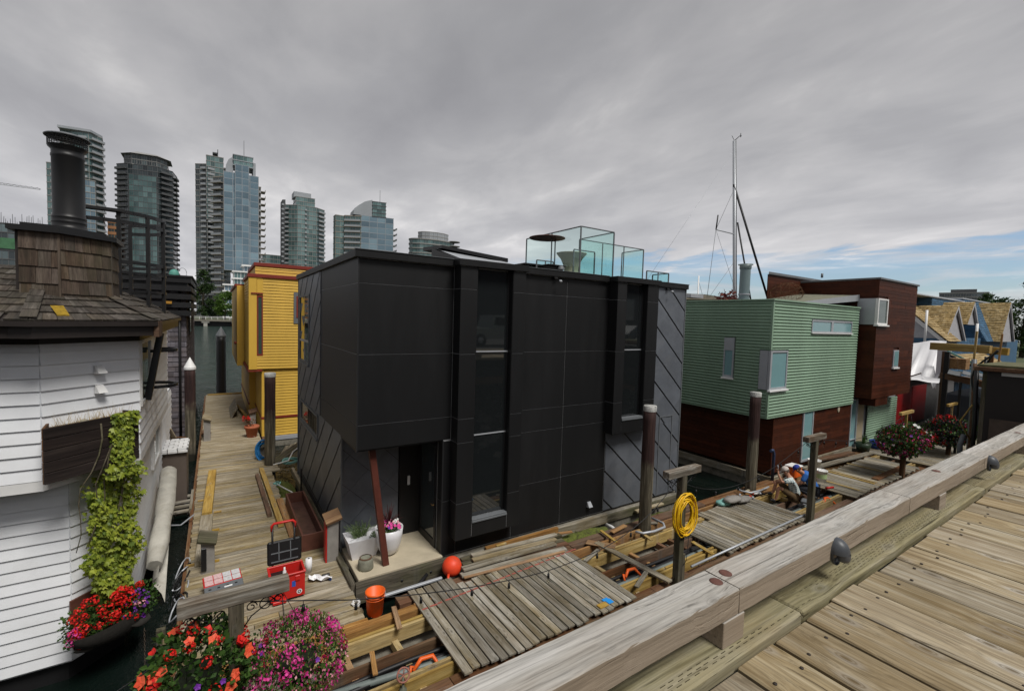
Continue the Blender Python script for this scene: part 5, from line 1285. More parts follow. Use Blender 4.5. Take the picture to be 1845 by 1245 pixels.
# entrance between the two houses
obj('entry_wall', MB().box((22.12, 7.95, .4), (27.5, 8.1, 2.9)), MT['alum'], br)
obj('sidelight', MB().cbox((22.15, 7.85, .62), (22.72, 7.94, 2.6), .004), MT['frost'], br)
obj('sidelight_frame', MB().box((22.1, 7.80, .55), (22.15, 7.92, 2.65)).box((22.72, 7.80, .55), (22.78, 7.92, 2.65)).box((22.15, 7.80, 2.6), (22.72, 7.92, 2.65)).box((22.15, 7.8, .9), (22.72, 7.845, .94)), MT['alum'], br)
dd = obj('door', MB().cbox((22.85, 7.88, .6), (23.65, 7.945, 2.55), .004), paint('cream_door', (.52, .44, .30), .5, .08), br)
obj('handle', MB().tube([(22.95, 7.87, 1.55), (22.95, 7.84, 1.55), (23.05, 7.84, 1.55)], .012, 6), MT['alum'], dd)
corrugated((24.0, 7.92), (27.5, 7.92), .6, 2.45, .105, .048, G_, br)
obj('float_body', MB().cbox((22.0, 7.8, -.3), (28, 12, .42), .02), MT['conc2'], br)
# green grey sloping roof with aluminium edge between the houses
cr = obj('canopy_roof', MB().add([(18.6, 8.6, 6.50), (22.3, 7.9, 6.98), (22.3, 10.2, 7.1), (18.6, 10.2, 6.62), (18.6, 8.6, 6.42), (22.3, 7.9, 6.80), (22.3, 10.2, 6.9), (18.6, 10.2, 6.5)], [(0,1,2,3), (4,5,1,0), (7,6,5,4), (0,3,7,4), (2,1,5,6)]), paint('lichen_roof', (.19, .19, .14), .9, .3, 6), br)
obj('canopy_fascia', MB().add([(18.6, 8.58, 6.36), (22.3, 7.88, 6.74), (22.3, 7.88, 7.0), (18.6, 8.58, 6.52), (18.6, 8.56, 6.36), (22.3, 7.86, 6.74), (22.3, 7.86, 7.0), (18.6, 8.56, 6.52)], [(4,5,6,7), (7,6,2,3), (0,1,5,4)]), MT['alum'], br)

# ================================================================== workshop with red doors, tarp, timber frames
ws = thing('workshop', 'low grey workshop with wide red doors behind the pink flowers', 'workshop', (33, 8.6, .4))
obj('wall', MB().box((28.6, 8.5, .3), (39.5, 12, 3.0)), paint('grey_board_wall', (.115, .11, .11), .8, .2), ws)
for x0, x1 in ((29.4, 31.6), (31.65, 33.9)): obj('door', MB().cbox((x0, 8.42, .6), (x1, 8.5, 2.6), .01), paint('red_door_paint', (.20, .004, .004), .5, .25), ws)
obj('roof', MB().box((28.4, 8.2, 3.0), (39.7, 12.2, 3.12)), WD['post'], ws)
obj('float_body', MB().box((28.3, 8.2, -.2), (40, 12.4, .42)), MT['conc2'], ws)
obj('upper_frame', MB().box((33.0, 8.6, 3.12), (37.0, 11, 4.9)), MT['grayp'], ws)
tp = thing('tarp', 'white tarpaulin draped in folds over a frame above the red doors', 'tarp', (31, 8, 4))
mb = MB(); vs = []; nu, nv = 34, 12
for i in range(nu+1):
    for j in range(nv+1):
        u = i/nu; v_ = j/nv; y = 10.4-3.15*u; spread = (.35+.65*v_)
        zt = 4.55+.55*min(1, u*1.35); zb = 3.22-.10*u-(.45 if u > .93 else 0)
        yy = y+.28*max(0, u-.55)/.45*(1-v_)
        x = 33.0-2.3*v_-.13*v_*sin(u*30+1.5*v_)-.05*sin(u*71)*v_
        vs.append((x, yy+.03*sin(u*20)*v_, zt+(zb-zt)*v_+.03*sin(u*33)*v_))
mb.add(vs, [(i*(nv+1)+j, (i+1)*(nv+1)+j, (i+1)*(nv+1)+j+1, i*(nv+1)+j+1) for i in range(nu) for j in range(nv)], True)
obj('cloth', mb, MT['tarp'], tp)
mb = MB(); vs = []
for i in range(9):
    for j in range(5):
        vs.append((30.68-.35*(j/4), 10.4-3.3*(i/8), 3.25-.22*(j/4)**.5-.04*sin(i*1.9)))
mb.add(vs, [(i*5+j, (i+1)*5+j, (i+1)*5+j+1, i*5+j+1) for i in range(8) for j in range(4)], True); obj('cloth_skirt', mb, MT['tarp'], tp)
timber('weight_board', (30.1, 8.3, 3.15), (30.2, 7.75, 3.45), .10, .06, WD['brown'], tp)
o = obj('house_wrap', MB().cbox((31.4, 6.95, 3.3), (31.46, 7.5, 4.75), .01), paint('printed_house_wrap', (.62, .60, .64), .6, .05)); props(o, 'pale building wrap panel with red print beside the white tarp', 'panel')
def txt(s, size, M, mat, parent, name='lettering', ext=.002):
    cu = bpy.data.curves.new(name, 'FONT'); cu.body = s; cu.size = size; cu.extrude = ext; cu.align_x = 'CENTER'; cu.align_y = 'CENTER'; cu.materials.append(mat)
    ob = bpy.data.objects.new(name, cu); link(ob, parent, M); return ob
frm = thing('scaffold', 'brown timber scaffold with old windows stacked on its shelf', 'frame', (27, 5.6, .4))
timber('shelf_beam', (27.4, 6.35, 3.62), (25.2, 4.35, 3.52), .10, .26, WD['brown'], frm)
timber('shelf_beam', (28.2, 5.9, 3.5), (26.3, 4.2, 3.45), .10, .22, WD['brown'], frm)
timber('post', (27.2, 6.15, .3), (27.2, 6.15, 4.7), .16, .16, MT['black'], frm)
timber('post', (27.8, 6.4, .3), (27.8, 6.4, 4.7), .12, .12, WD['brown'], frm)
timber('post', (26.2, 4.6, .3), (26.2, 4.6, 4.9), .12, .12, WD['brown'], frm)
timber('post', (26.0, 5.4, .3), (26.0, 5.4, 3.5), .08, .08, MT['black'], frm)
obj('box_panel', MB().cbox((27.3, 5.55, 3.95), (27.9, 6.1, 4.42), .01), WD['cedar'], frm)
gw = 'old window sashes on the timber shelf'
for k, (y, tl) in enumerate(((5.6, .2), (5.15, .28), (4.85, .3))):
    q = timber('glazed_sash', (25.9, y, 3.78+.02*k), (27.2, y+.25, 3.86), .42, .03, MT['grayp'], None, tw=tl); props(q, ['grey old window sash nearest the dark post on the shelf', 'middle old window sash on the shelf', 'right hand old window sash on the shelf'][k], 'window sash', gw)
bt = thing('beam_bundle', 'thick golden timber beam resting high across the scaffold', 'beam', (24, 4.9, 4.9))
timber('beam', (24.0, 5.92, 4.99), (24.0, 4.25, 4.96), .40, .28, WD['gold'], bt)
timber('beam', (24.35, 4.6, 4.93), (24.35, 3.85, 4.9), .30, .26, WD['gold'], bt)
timber('stake', (23.7, 4.62, 4.3), (23.7, 4.60, 5.62), .05, .06, WD['gold'], bt)
timber('stake', (23.2, 3.9, 4.3), (23.2, 3.86, 5.55), .05, .05, WD['cedar'], bt)
# dark kiosk at the right, standing on posts off the pier
ks = thing('kiosk', 'dark brown kiosk with a mossy flat roof at the right edge by the pier', 'shed', (17, 2.3, 0))
obj('wall', MB().cbox((16.0, 1.5, 2.7), (17.9, 2.86, 4.62), .01), paint('dark_umber_panel', (.016, .011, .009), .5, .3, 2), ks)
obj('steel_panel', MB().cbox((15.96, 1.55, 2.72), (15.99, 2.75, 3.45), .005), paint('stained_metal', (.09, .065, .05), .4, .5, 3, metal=.4), ks)
obj('roof', MB().cbox((15.7, 1.4, 4.62), (18.2, 3.05, 4.72), .01), WD['brown'], ks)
obj('roof_top', MB().cbox((15.75, 1.42, 4.72), (18.1, 2.98, 4.78), .01), paint('mossy_felt', (.12, .12, .06), .9, .4, 4), ks)
obj('light_tube', MB().box((15.9, 1.6, 4.52), (15.95, 2.6, 4.60)), MT['whiteP'], ks)
for x, y in ((16.1, 2.9), (17.8, 2.9), (16.1, 1.45), (17.8, 1.45)): timber('post', (x, y, -.5), (x, y, 4.62), .10, .10, WD['post'], ks)
obj('floor', MB().box((15.9, 1.34, 2.5), (18, 3.0, 2.69)), WD['brown'], ks)
pc = thing('pipe_riser', 'bundle of dark pipes and hoses rising beside the dark kiosk', 'pipes', (17.6, 3.3, .3))
for k, (x, y, r) in enumerate(((17.3, 3.25, .05), (17.5, 3.35, .04), (18.0, 3.45, .06), (17.8, 3.2, .035))):
    obj('pipe', MB().tube([(x, y, -.3), (x, y, 3.0), (x+.1*(k % 2), y+.05, 4.6+.1*k)], r, 8), [MT['black'], WD['brown'], MT['grayp'], MT['rubber']][k], pc)
obj('hose', MB().tube([(17.35+.12*sin(k*.35), 3.35-.18*cos(k*.5)-.02*k, 3.0+2.1*sin(min(1, k/14)*pi/2)-(0 if k < 14 else .09*(k-14)**1.3)) for k in range(19)], .024, 8), MT['rubber'], pc)
obj('hose', MB().tube([(17.3, 3.3, 2.6), (17.1, 3.5, 3.1), (17.2, 3.3, 3.6)], .02, 6), WD['gold'], pc)
obj('elbow', MB().tube([(16.9, 3.4, 2.0), (16.9, 3.42, 2.5), (17.1, 3.4, 2.75)], .06, 8), MT['grayp'], pc)

# ================================================================== blue gabled houses
TS = wood('tan_roof_shingle', (.22, .15, .06), (.36, .26, .12), (.48, .38, .22), vary=.1, knots=0, cracks=.4, sc=.5)
def island_tint(m):
    t = m.node_tree; b = t.nodes['Principled BSDF']; l = b.inputs['Base Color'].links[0].from_socket
    hs = t.nodes.new('ShaderNodeHueSaturation'); g = t.nodes.new('ShaderNodeNewGeometry')
    t.links.new(math_(t, 'ADD', math_(t, 'MULTIPLY', g.outputs['Random Per Island'], .55), .72), hs.inputs['Value']); t.links.new(l, hs.inputs['Color']); t.links.new(hs.outputs[0], b.inputs['Base Color'])
for m in (TS, WD['graysh'], RB): island_tint(m)
BL = paint('slate_blue_shingle', (.045, .115, .20), .7, .15, 1.); island_tint(BL)
GW = paint('grey_white_board', (.42, .42, .44), .6, .1)
def roof_rows(parent, e0, e1, r1, r0, rows, mat, wmin=.15, wmax=.3, seed=1, name='roof_shingles', nh=None):
    # shingles on the quad e0-e1 (eave) to r0-r1 (ridge)
    rr = random.Random(seed); e0, e1, r0, r1 = V(e0), V(e1), V(r0), V(r1); nrm = (e1-e0).cross(r0-e0)
    if nrm.length < 1e-6: nrm = (e1-e0).cross(r1-e0)
    nrm.normalize()
    if nh is not None and nrm.dot(V(nh)) < 0: nrm = -nrm
    big = MB()
    for j in range(rows):
        a, b = e0.lerp(r0, j/rows), e1.lerp(r1, j/rows); c, d = e0.lerp(r0, min(1, (j+1.1)/rows)), e1.lerp(r1, min(1, (j+1.1)/rows)); L = (b-a).length; u = 0
        while u < L:
            w = rr.uniform(wmin, wmax); s0 = u/L; s1 = min(1, (u+w-.008)/L); u += w; hi = nrm*(.035+rr.uniform(-.006, .01)); lo = nrm*.006
            big.add([a.lerp(b, s0)+hi, a.lerp(b, s1)+hi, c.lerp(d, s1)+lo, c.lerp(d, s0)+lo, a.lerp(b, s0), a.lerp(b, s1)], [(0,1,2,3), (4,5,1,0), (4,0,3), (1,5,2)])
    return obj(name, big, mat, parent, kind='stuff')
def gable_front(parent, xc, half, yf, yb, z0, z1, trim=.16, wall=None):
    obj('gable_wall', MB().add([(xc-half*.86, yf+.15, z0), (xc+half*.86, yf+.15, z0), (xc, yf+.15, z1-.25)], [(0,1,2)]), wall or GW, parent)
    mb = MB()
    for s in (-1, 1):
        a = V((xc+s*half, yf, z0)); b = V((xc, yf, z1)); d = (b-a).normalized(); n_ = V((-d.z*s, 0, d.x*s)); n_ = V((s*d.z, 0, -s*d.x))
        q = [a, b, b-V((0, 0, trim*1.5)), a-V((s*trim*.9, 0, 0))]
        mb.add([*q, *[p+V((0, .12, 0)) for p in q]], [(0,1,2,3), (7,6,5,4), (0,4,5,1), (3,2,6,7)])
    obj('barge_board', mb, GW, parent)
    mb = MB(); mb.quad((xc-half, yf, z0), (xc, yf, z1), (xc, yb, z1), (xc-half, yb, z0)); mb.quad((xc+half, yf, z0), (xc+half, yb, z0), (xc, yb, z1), (xc, yf, z1)); obj('roof_deck', mb, WD['brown'], parent)
    roof_rows(parent, (xc-half, yb, z0), (xc-half, yf, z0), (xc, yf, z1), (xc, yb, z1), max(4, int((z1-z0)/.13)), TS, seed=int(xc), nh=(-1, 0, .5))
    roof_rows(parent, (xc+half, yf, z0), (xc+half, yb, z0), (xc, yb, z1), (xc, yf, z1), max(4, int((z1-z0)/.13)), TS, seed=int(xc)+1, nh=(1, 0, .5))
bh = thing('gabled_house', 'slate blue house with tan shingled gables and a white cross gable behind the tarp', 'house', (42, 9.5, .4))
obj('wall', MB().box((36.6, 9.0, .3), (47.2, 16, 5.1)), BL, bh)
courses([(36.55, 16), (36.55, 8.95), (47.2, 8.95)], .6, 5.1, .16, BL, bh, seed=5)
gable_front(bh, 39.15, 2.25, 8.5, 13.5, 5.05, 7.30)
gable_front(bh, 42.75, 1.35, 8.5, 11.5, 6.15, 7.68)
obj('upper_wall', MB().box((40.2, 10.1, 5.1), (47.3, 16, 7.9)), BL, bh)
courses([(40.2, 16), (40.2, 10.08), (47.3, 10.08)], 5.1, 7.9, .15, BL, bh, seed=6)
obj('roof_trim', MB().cbox((36.5, 10.0, 7.9), (47.5, 16.2, 8.0), .02), MT['alum'], bh)
obj('mid_wall', MB().box((38.2, 11.5, 5.1), (41, 16, 7.85)), BL, bh)
# white cross gable facing the camera
obj('cross_gable_wall', MB().add([(36.0, 8.3, 5.2), (36.0, 12.6, 5.2), (36.0, 10.45, 7.1)], [(1,0,2)]), GW, bh)
obj('cross_gable_lower', MB().box((36.02, 8.5, 4.0), (36.5, 12.5, 5.2)), BL, bh)
mb = MB()
for a, b in (((36.0, 8.15, 5.0), (36.0, 10.45, 7.25)), ((36.0, 12.75, 5.0), (36.0, 10.45, 7.25))):
    a = V(a); b = V(b); mb.add([a, b, b-V((0,0,.3)), a-V((0, .0, -.0))+V((0, .28 if a.y < 10 else -.28, 0)), a+V((-.12,0,0)), b+V((-.12,0,0)), b+V((-.12,0,-.3)), a+V((-.12, .28 if a.y < 10 else -.28, 0))], [(4,5,6,7), (0,1,5,4), (7,6,2,3), (3,2,1,0)])
obj('cross_barge_board', mb, MT['whiteP'], bh)
mb = MB(); mb.quad((35.8, 8.1, 5.02), (38.3, 8.1, 5.02), (38.3, 10.45, 7.30), (35.8, 10.45, 7.30)); mb.quad((35.8, 12.8, 5.02), (35.8, 10.45, 7.3), (38.3, 10.45, 7.3), (38.3, 12.8, 5.02)); obj('cross_roof', mb, WD['brown'], bh)
roof_rows(bh, (35.8, 8.1, 5.04), (38.3, 8.1, 5.04), (38.3, 10.45, 7.32), (35.8, 10.45, 7.32), 16, TS, nh=(0, -1, 1))
for y in (8.95, 6.8):
    o = obj('vent_pipe', MB().tube([(35.0, y, 4.6), (35.0, y, 6.85 if y > 8 else 6.1)], .06, 8), MT['whiteP']); props(o, 'tall white vent pipe in front of the white gable' if y > 8 else 'short white vent pipe in front of the blue steep roof', 'pipe')
obj('lower_porch', MB().box((39.5, 8.3, 2.4), (47, 8.94, 2.6)), MT['grayp'], bh)
b2 = thing('gabled_house', 'second slate blue house with a steep blue roof and tan gable at the right edge', 'house', (53, 9.5, .4))
obj('wall', MB().box((47.6, 9.0, .3), (60, 16, 5.1)), BL, b2)
mb = MB(); mb.quad((47.6, 8.7, 5.0), (56, 8.7, 5.0), (56, 10.2, 8.15), (47.6, 10.2, 8.15)); mb.quad((47.6, 8.7, 5.0), (47.6, 10.2, 8.15), (47.6, 16, 8.15), (47.6, 16, 5.0)); obj('steep_roof', mb, BL, b2)
roof_rows(b2, (47.6, 8.7, 5.0), (56, 8.7, 5.0), (56, 10.2, 8.15), (47.6, 10.2, 8.15), 22, BL, nh=(0, -1, .5))
roof_rows(b2, (47.55, 16, 5.0), (47.55, 8.7, 5.0), (47.55, 10.2, 8.15), (47.55, 16, 8.15), 22, BL, nh=(-1, 0, 0), seed=3)
obj('roof_trim', MB().cbox((47.5, 10.1, 8.15), (60, 16, 8.25), .02), MT['alum'], b2)
gable_front(b2, 51.9, 2.4, 8.3, 11.5, 5.0, 8.05)
# low tan roof with teal boards
lr = thing('low_roof', 'low tan shingled roof edged with pale teal boards behind the scaffold', 'roof', (33, 6.2, 3.4))
obj('support', MB().box((31.5, 5.0, .2), (38, 7.2, 2.4)), paint('dark_slate_paint', (.04, .05, .065), .7, .2), lr)
mb = MB(); mb.quad((31, 6.9, 4.45), (31, 4.2, 3.0), (37, 4.2, 3.0), (37, 6.9, 4.45)); obj('roof_deck', mb, WD['brown'], lr)
roof_rows(lr, (31, 4.2, 3.0), (37, 4.2, 3.0), (37, 6.9, 4.45), (31, 6.9, 4.45), 14, TS, nh=(0, -1, 1))
for k in range(3):
    timber('edge_board', (30.9-.0*k, 7.0, 4.62-.16*k), (30.9, 4.3, 3.17-.16*k), .05, .09, [MT['teal'], MT['black'], MT['teal']][k], lr)
# far shore at the right: ground, trees, one tower
obj('island_ground', MB().box((62, -120, -1), (700, 60, 1.0)), grass_m, kind='structure')
# ================================================================== towers across the water
def glassmat(name, c1, c2, c3, rough=.12, spec=.6, metal=.15):
    m, t, b = newmat(name); g = t.nodes.new('ShaderNodeNewGeometry'); oi = t.nodes.new('ShaderNodeObjectInfo')
    r = math_(t, 'FRACT', math_(t, 'ADD', g.outputs['Random Per Island'], math_(t, 'MULTIPLY', oi.outputs['Random'], 7.31)))
    z = t.nodes.new('ShaderNodeSeparateXYZ'); t.links.new(g.outputs['Position'], z.inputs[0])
    big = noise_(t, mapn(t, g.outputs['Position'], (.05, .05, .03)), 1., 3, .5)
    k = math_(t, 'ADD', math_(t, 'MULTIPLY', r, .38), math_(t, 'MULTIPLY', big, .62))
    setc(t, b, ramp_(t, k, [(.15, c1), (.5, c2), (.85, c3)])); b.inputs['Roughness'].default_value = rough; b.inputs['Specular IOR Level'].default_value = spec; b.inputs['Metallic'].default_value = metal
    return m
GT = glassmat('teal_tower_glass', (.03, .055, .06), (.085, .15, .15), (.19, .30, .30))
GBl = glassmat('blue_tower_glass', (.06, .095, .12), (.13, .20, .25), (.25, .36, .41))
GD = glassmat('dark_tower_glass', (.012, .016, .02), (.045, .06, .065), (.16, .22, .23))
CC = paint('tower_concrete', (.26, .26, .25), .8, .15, .1); CD = paint('dark_tower_concrete', (.10, .105, .11), .8, .2, .1); CT = paint('tan_tower_concrete', (.27, .25, .215), .8, .15, .1)
CM = paint('tower_grey_metal', (.30, .32, .34), .5, .1, .1); CR = paint('ochre_brick', (.35, .17, .08), .8)
def rect(cx, cy, w, d, a=0):
    c, s = cos(a), sin(a); return [(cx+x*c-y*s, cy+x*s+y*c) for x, y in ((-w/2, -d/2), (w/2, -d/2), (w/2, d/2), (-w/2, d/2))]
def scale_poly(p, o):
    # offset a convex polygon outward by o
    n = len(p); out = []
    for i in range(n):
        a, b, c = V(p[i-1]), V(p[i]), V(p[(i+1) % n]); d1 = (b-a).normalized(); d2 = (c-b).normalized(); n1 = V((d1.y, -d1.x)); n2 = V((d2.y, -d2.x)); m = (n1+n2); m = m/max(.3, m.dot(n1)); out.append(tuple(b+m*o))
    return out
def block(parent, poly, z0, z1, fh, glass, conc, bay=2.6, slab=.25, slab_t=.42, balc={}, fins=True, single=(), vis=None, name='window'):
    """glass walls with slabs; balc {edge:(u0,u1,depth)}; single = edges whose windows are built one by one"""
    obj('core', MB().prism(poly, z0, z1-.05), CD, parent)
    nfl = max(1, int(round((z1-z0)/fh))); fh = (z1-z0)/nfl; pan = MB(); sl = MB(); fn = MB(); bl = MB(); rail = MB()
    meshes = {}
    for f in range(nfl+1):
        z = z0+f*fh; q = scale_poly(poly, slab); sl.prism(q, z-slab_t/2, z+slab_t/2)
    for e in range(len(poly)):
        a = V((*poly[e], 0)); b = V((*poly[(e+1) % len(poly)], 0)); d = (b-a); L = d.length; d.normalize(); nrm = V((d.y, -d.x, 0))
        if nrm.dot(V((0, 0, 0))-a) < -1e9 or nrm.dot(EYE-a) < 0: continue
        nb = max(1, int(round(L/bay))); bw = L/nb
        for f in range(nfl):
            z = z0+f*fh+slab_t/2
            for i in range(nb):
                p = a+d*(i*bw+.08)+nrm*.10; q = a+d*((i+1)*bw-.08)+nrm*.10; h = fh-slab_t
                if e in single:
                    k = (e, i)
                    M = Mx(((d.x, 0, nrm.x, p.x), (d.y, 0, nrm.y, p.y), (0, 1, 0, z), (0, 0, 0, 1)))
                    if (e, round(bw, 3)) not in meshes: meshes[(e, round(bw, 3))] = MB().box((0, 0, -.1), (bw-.16, h, .0)).box((0, h*.30, 0), (bw-.16, h*.34, .03)).mesh('window', glass)
                    obj(name, meshes[(e, round(bw, 3))], None, parent, M)
                else:
                    pan.add([p+V((0,0,z)), q+V((0,0,z)), q+V((0,0,z+h*.96)), p+V((0,0,z+h*.96))], [(0,1,2,3)])
                    if bw > 1.6: fn.add([p+(q-p)*.48+nrm*.05+V((0,0,z)), p+(q-p)*.52+nrm*.05+V((0,0,z)), p+(q-p)*.52+nrm*.05+V((0,0,z+h)), p+(q-p)*.48+nrm*.05+V((0,0,z+h))], [(0,1,2,3)])
        if fins:
            for i in range(nb+1):
                p = a+d*(i*bw)+nrm*.15; s = d*.10
                fn.add([p-s+V((0,0,z0)), p+s+V((0,0,z0)), p+s+V((0,0,z1)), p-s+V((0,0,z1))], [(0,1,2,3)])
        for (u0, u1, dep) in balc.get(e, ()):
            for f in range(1, nfl):
                z = z0+f*fh; p = a+d*u0*L; q = a+d*u1*L; o = nrm*dep
                for MBx, za, zb, i0, i1 in ((bl, z-.14, z+.14, 0, 1), (rail, z+.14, z+1.1, .93, 1)):
                    vs = [p+o*i0, q+o*i0, q+o*i1, p+o*i1]; MBx.add([v+V((0,0,za)) for v in vs]+[v+V((0,0,zb)) for v in vs], [(4,5,6,7), (0,1,5,4), (1,2,6,5), (2,3,7,6), (3,0,4,7), (3,2,1,0)])
    if pan.v: obj('glass_panes', pan, glass, parent, kind='stuff')
    obj('floor_slabs', sl, conc, parent, kind='stuff')
    if fn.v: obj('mullions', fn, conc, parent, kind='stuff')
    if bl.v: obj('balcony_slabs', bl, conc, parent, kind='stuff'); obj('balcony_rails', rail, CM if conc is not CD else CD, parent, kind='stuff')
# tower behind the chimney
t1 = thing('apartment_tower', 'pale teal apartment tower partly hidden behind the fat black chimney', 'tower', (-62, 335, 0))
block(t1, [(-66.5, 330), (-55, 326), (-50.8, 332), (-52, 345), (-66, 345)], 3, 97, 3.3, GT, CC, 2.6, balc={1: ((0, 1, 2.0),), 0: ((.7, 1, 1.6),)})
block(t1, [(-72.5, 333), (-66, 331), (-66, 345), (-72.5, 345)], 3, 80, 3.3, GT, CC, 2.4, balc={0: ((.35, .8, 1.8),)})
obj('curved_roof', MB().prism([(-67, 327), (-54, 325), (-50.5, 333), (-52, 344), (-66, 344)], 97.2, 98.4), CM, t1)
block(t1, [(-60, 322), (-52.5, 324), (-52.5, 328), (-60, 328)], 3, 72, 3.2, GBl, CC, 2.2, balc={0: ((0, .5, 1.2),)})
# tower 2
t2 = thing('apartment_tower', 'dark glass apartment tower with a low hipped crown, second from the left', 'tower', (-34, 355, 0))
block(t2, [(-47.6, 354), (-42, 348), (-28, 345), (-21.5, 351), (-20, 364), (-47, 364)], 3, 90, 3.15, GD, CD, 2.5, balc={0: ((0, 1, 1.5),), 2: ((.1, .95, 1.7),), 3: ((.2, .9, 1.5),)})
block(t2, [(-41.5, 347.4), (-28.6, 344.6), (-28.6, 350), (-41.5, 350)], 3, 84, 3.15, GT, CD, 2.1, slab=.1, slab_t=.3)
block(t2, [(-44, 352), (-40, 347.5), (-28.5, 346), (-24, 351), (-24, 362), (-44, 362)], 90, 95.6, 2.8, GD, CC, 2.4)
obj('crown_roof', MB().add([(-45.5, 350.5, 95.8), (-40.5, 345.8, 95.8), (-28, 344, 95.8), (-22, 350, 95.8), (-22, 363, 95.8), (-45.5, 363, 95.8), (-38, 352, 98.5), (-29, 352, 98.5)], [(0,1,6), (1,2,7,6), (2,3,7), (3,4,7), (4,5,6,7), (5,0,6)]), CC, t2)
# tower 3: pale slab behind
t3 = thing('apartment_tower', 'tall grey green apartment slab behind the blue glass tower, third from the left', 'tower', (-2, 330, 0))
block(t3, [(-9.2, 331), (-3.5, 327), (8, 330), (8, 344), (-9, 344)], 3, 92, 3.1, GD, CC, 2.2, balc={0: ((.55, 1, 1.4),), 1: ((.0, .3, 1.5), (.6, .8, 1.4))})
block(t3, [(-3.8, 326.5), (4.5, 326.5), (4.5, 340), (-3.8, 340)], 60, 97, 3.1, GT, CC, 2.1)
obj('roof_fin', MB().box((1.6, 327, 97), (2.0, 336, 101.5)).box((-.8, 327, 99), (2, 336, 99.6)), CD, t3)
# tower 4: blue glass
t4 = thing('apartment_tower', 'blue glass tower with a stepped top and antenna right of the dark one', 'tower', (12, 290, 0))
block(t4, [(4.2, 288), (20.2, 288), (20.6, 304), (4.2, 304)], 28, 79.6, 3.45, GBl, CM, 4.0, slab=.12, slab_t=.22, single=(0,))
block(t4, [(9.3, 286.9), (15.6, 286.9), (15.6, 290), (9.3, 290)], 28, 84.0, 3.45, GBl, CM, 3.1, slab=.12, slab_t=.22, single=(0,))
block(t4, [(-.3, 294), (4.1, 288.6), (4.1, 304), (-.3, 304)], 12, 77, 3.45, GD, CT, 2.8, balc={0: ((0, 1, 1.9),)}, slab_t=.6)
block(t4, [(20.7, 291), (21.5, 291), (21.5, 304), (20.7, 304)], 28, 75, 3.45, GD, CT, 2.5, balc={0: ((0, 1, 1.5),)})
mbb = MB()
for f in range(1, 14): mbb.box((21.5, 291, 28+f*3.45-.15), (23.9, 297, 28+f*3.45+.15)).box((23.8, 291, 28+f*3.45+.15), (23.9, 297, 28+f*3.45+1.1))
obj('side_balconies', mbb, CT, t4, kind='stuff')
block(t4, [(8.6, 289), (17.6, 289), (17.6, 300), (8.6, 300)], 84, 89.5, 2.7, GT, CM, 3., slab=.3, fins=False)
mbx = MB(); pr = [(5.2, 80), (5.2, 83.5), (6.4, 86.6), (8.5, 88.4), (8.5, 80)]
mbx.add([(x, 289.5, z) for x, z in pr]+[(x, 300, z) for x, z in pr], [(0,4,3,2,1), (5,6,7,8,9), (0,1,6,5), (1,2,7,6), (2,3,8,7), (3,4,9,8)]); obj('curved_penthouse', mbx, CM, t4)
obj('penthouse_wall', MB().box((17.7, 289.5, 79.8), (19.0, 300, 87)), CM, t4)
obj('antenna', MB().tube([(13.5, 290, 89), (13.5, 290, 98)], .12, 5), CD, t4)
# podium terraces
pdm = thing('apartment_block', 'low terraced white and glass block at the foot of the blue glass tower', 'building', (12, 265, 0))
block(pdm, rect(14.5, 272, 21, 14), 3, 19, 3.3, GBl, MT['whiteP'], 3., slab=.9, slab_t=.7)
block(pdm, rect(17, 274, 18, 12), 19, 26, 3.4, GT, MT['whiteP'], 3., slab=.8, slab_t=.6)
block(pdm, rect(20, 276, 15, 10), 26, 29.5, 3.4, GBl, MT['whiteP'], 3., slab=1.1, slab_t=.7)
# small block behind the yellow roof
t45 = thing('apartment_tower', 'small distant greenish block just right of the blue glass tower', 'tower', (36, 400, 0))
block(t45, rect(37, 405, 13, 14), 3, 50.5, 3.2, GT, CC, 2.6); block(t45, rect(43, 405, 6, 12), 3, 44, 3.2, GT, CC, 2.6)
# tower 5
t5 = thing('apartment_tower', 'slim teal glass tower with rounded top balconies above the yellow roof', 'tower', (52, 355, 0))
block(t5, [(41.2, 352), (48, 347), (60, 347), (66.2, 352), (66.2, 364), (41.2, 364)], 3, 80.5, 3.1, GT, CC, 2.3, balc={0: ((0, .3, 1.5),), 2: ((.1, .9, 1.8),), 1: ((.38, .48, .8),)})
block(t5, [(47, 348), (59, 347.6), (59, 360), (47, 360)], 80.5, 86.5, 3., GT, CC, 2.3)
obj('penthouse', MB().prism([(46, 350), (57, 350), (57, 361), (46, 361)], 86.5, 90.2), CM, t5)
obj('edge_frame', MB().prism([(39.2, 353), (41, 352), (41, 364), (39.2, 364)], 3, 84), CD, t5)
mbb = MB()
for f in range(1, 25): mbb.box((38.7, 352.4, 3+f*3.24-.6), (41.2, 353.2, 3+f*3.24+.5))
obj('edge_balconies', mbb, CM, t5, kind='stuff')
# tower 6
t6 = thing('apartment_tower', 'stepped blue glass tower with a curved grey penthouse and mast behind the charcoal roof', 'tower', (80, 290, 0))
block(t6, [(76, 290), (95.2, 286.5), (96.5, 300), (76, 300)], 3, 67.8, 3.45, GBl, CM, 4.6, slab=.15, slab_t=.3, single=(0,))
block(t6, [(67.5, 295), (75.9, 290), (75.9, 300), (67.5, 300)], 3, 67.2, 3.45, GT, CT, 3, balc={0: ((0, 1, 1.6),)}, slab_t=.6)
block(t6, [(62.3, 296), (67.4, 296), (67.4, 302), (62.3, 302)], 3, 67.0, 3.45, GT, CT, 2.6)
mbb = MB()
for f in range(10, 18): mbb.box((96.6, 289, 3+f*3.45-.15), (98.6, 295, 3+f*3.45+.15)).box((98.5, 289, 3+f*3.45+.15), (98.6, 295, 3+f*3.45+1.1))
obj('side_balconies', mbb, CM, t6, kind='stuff')
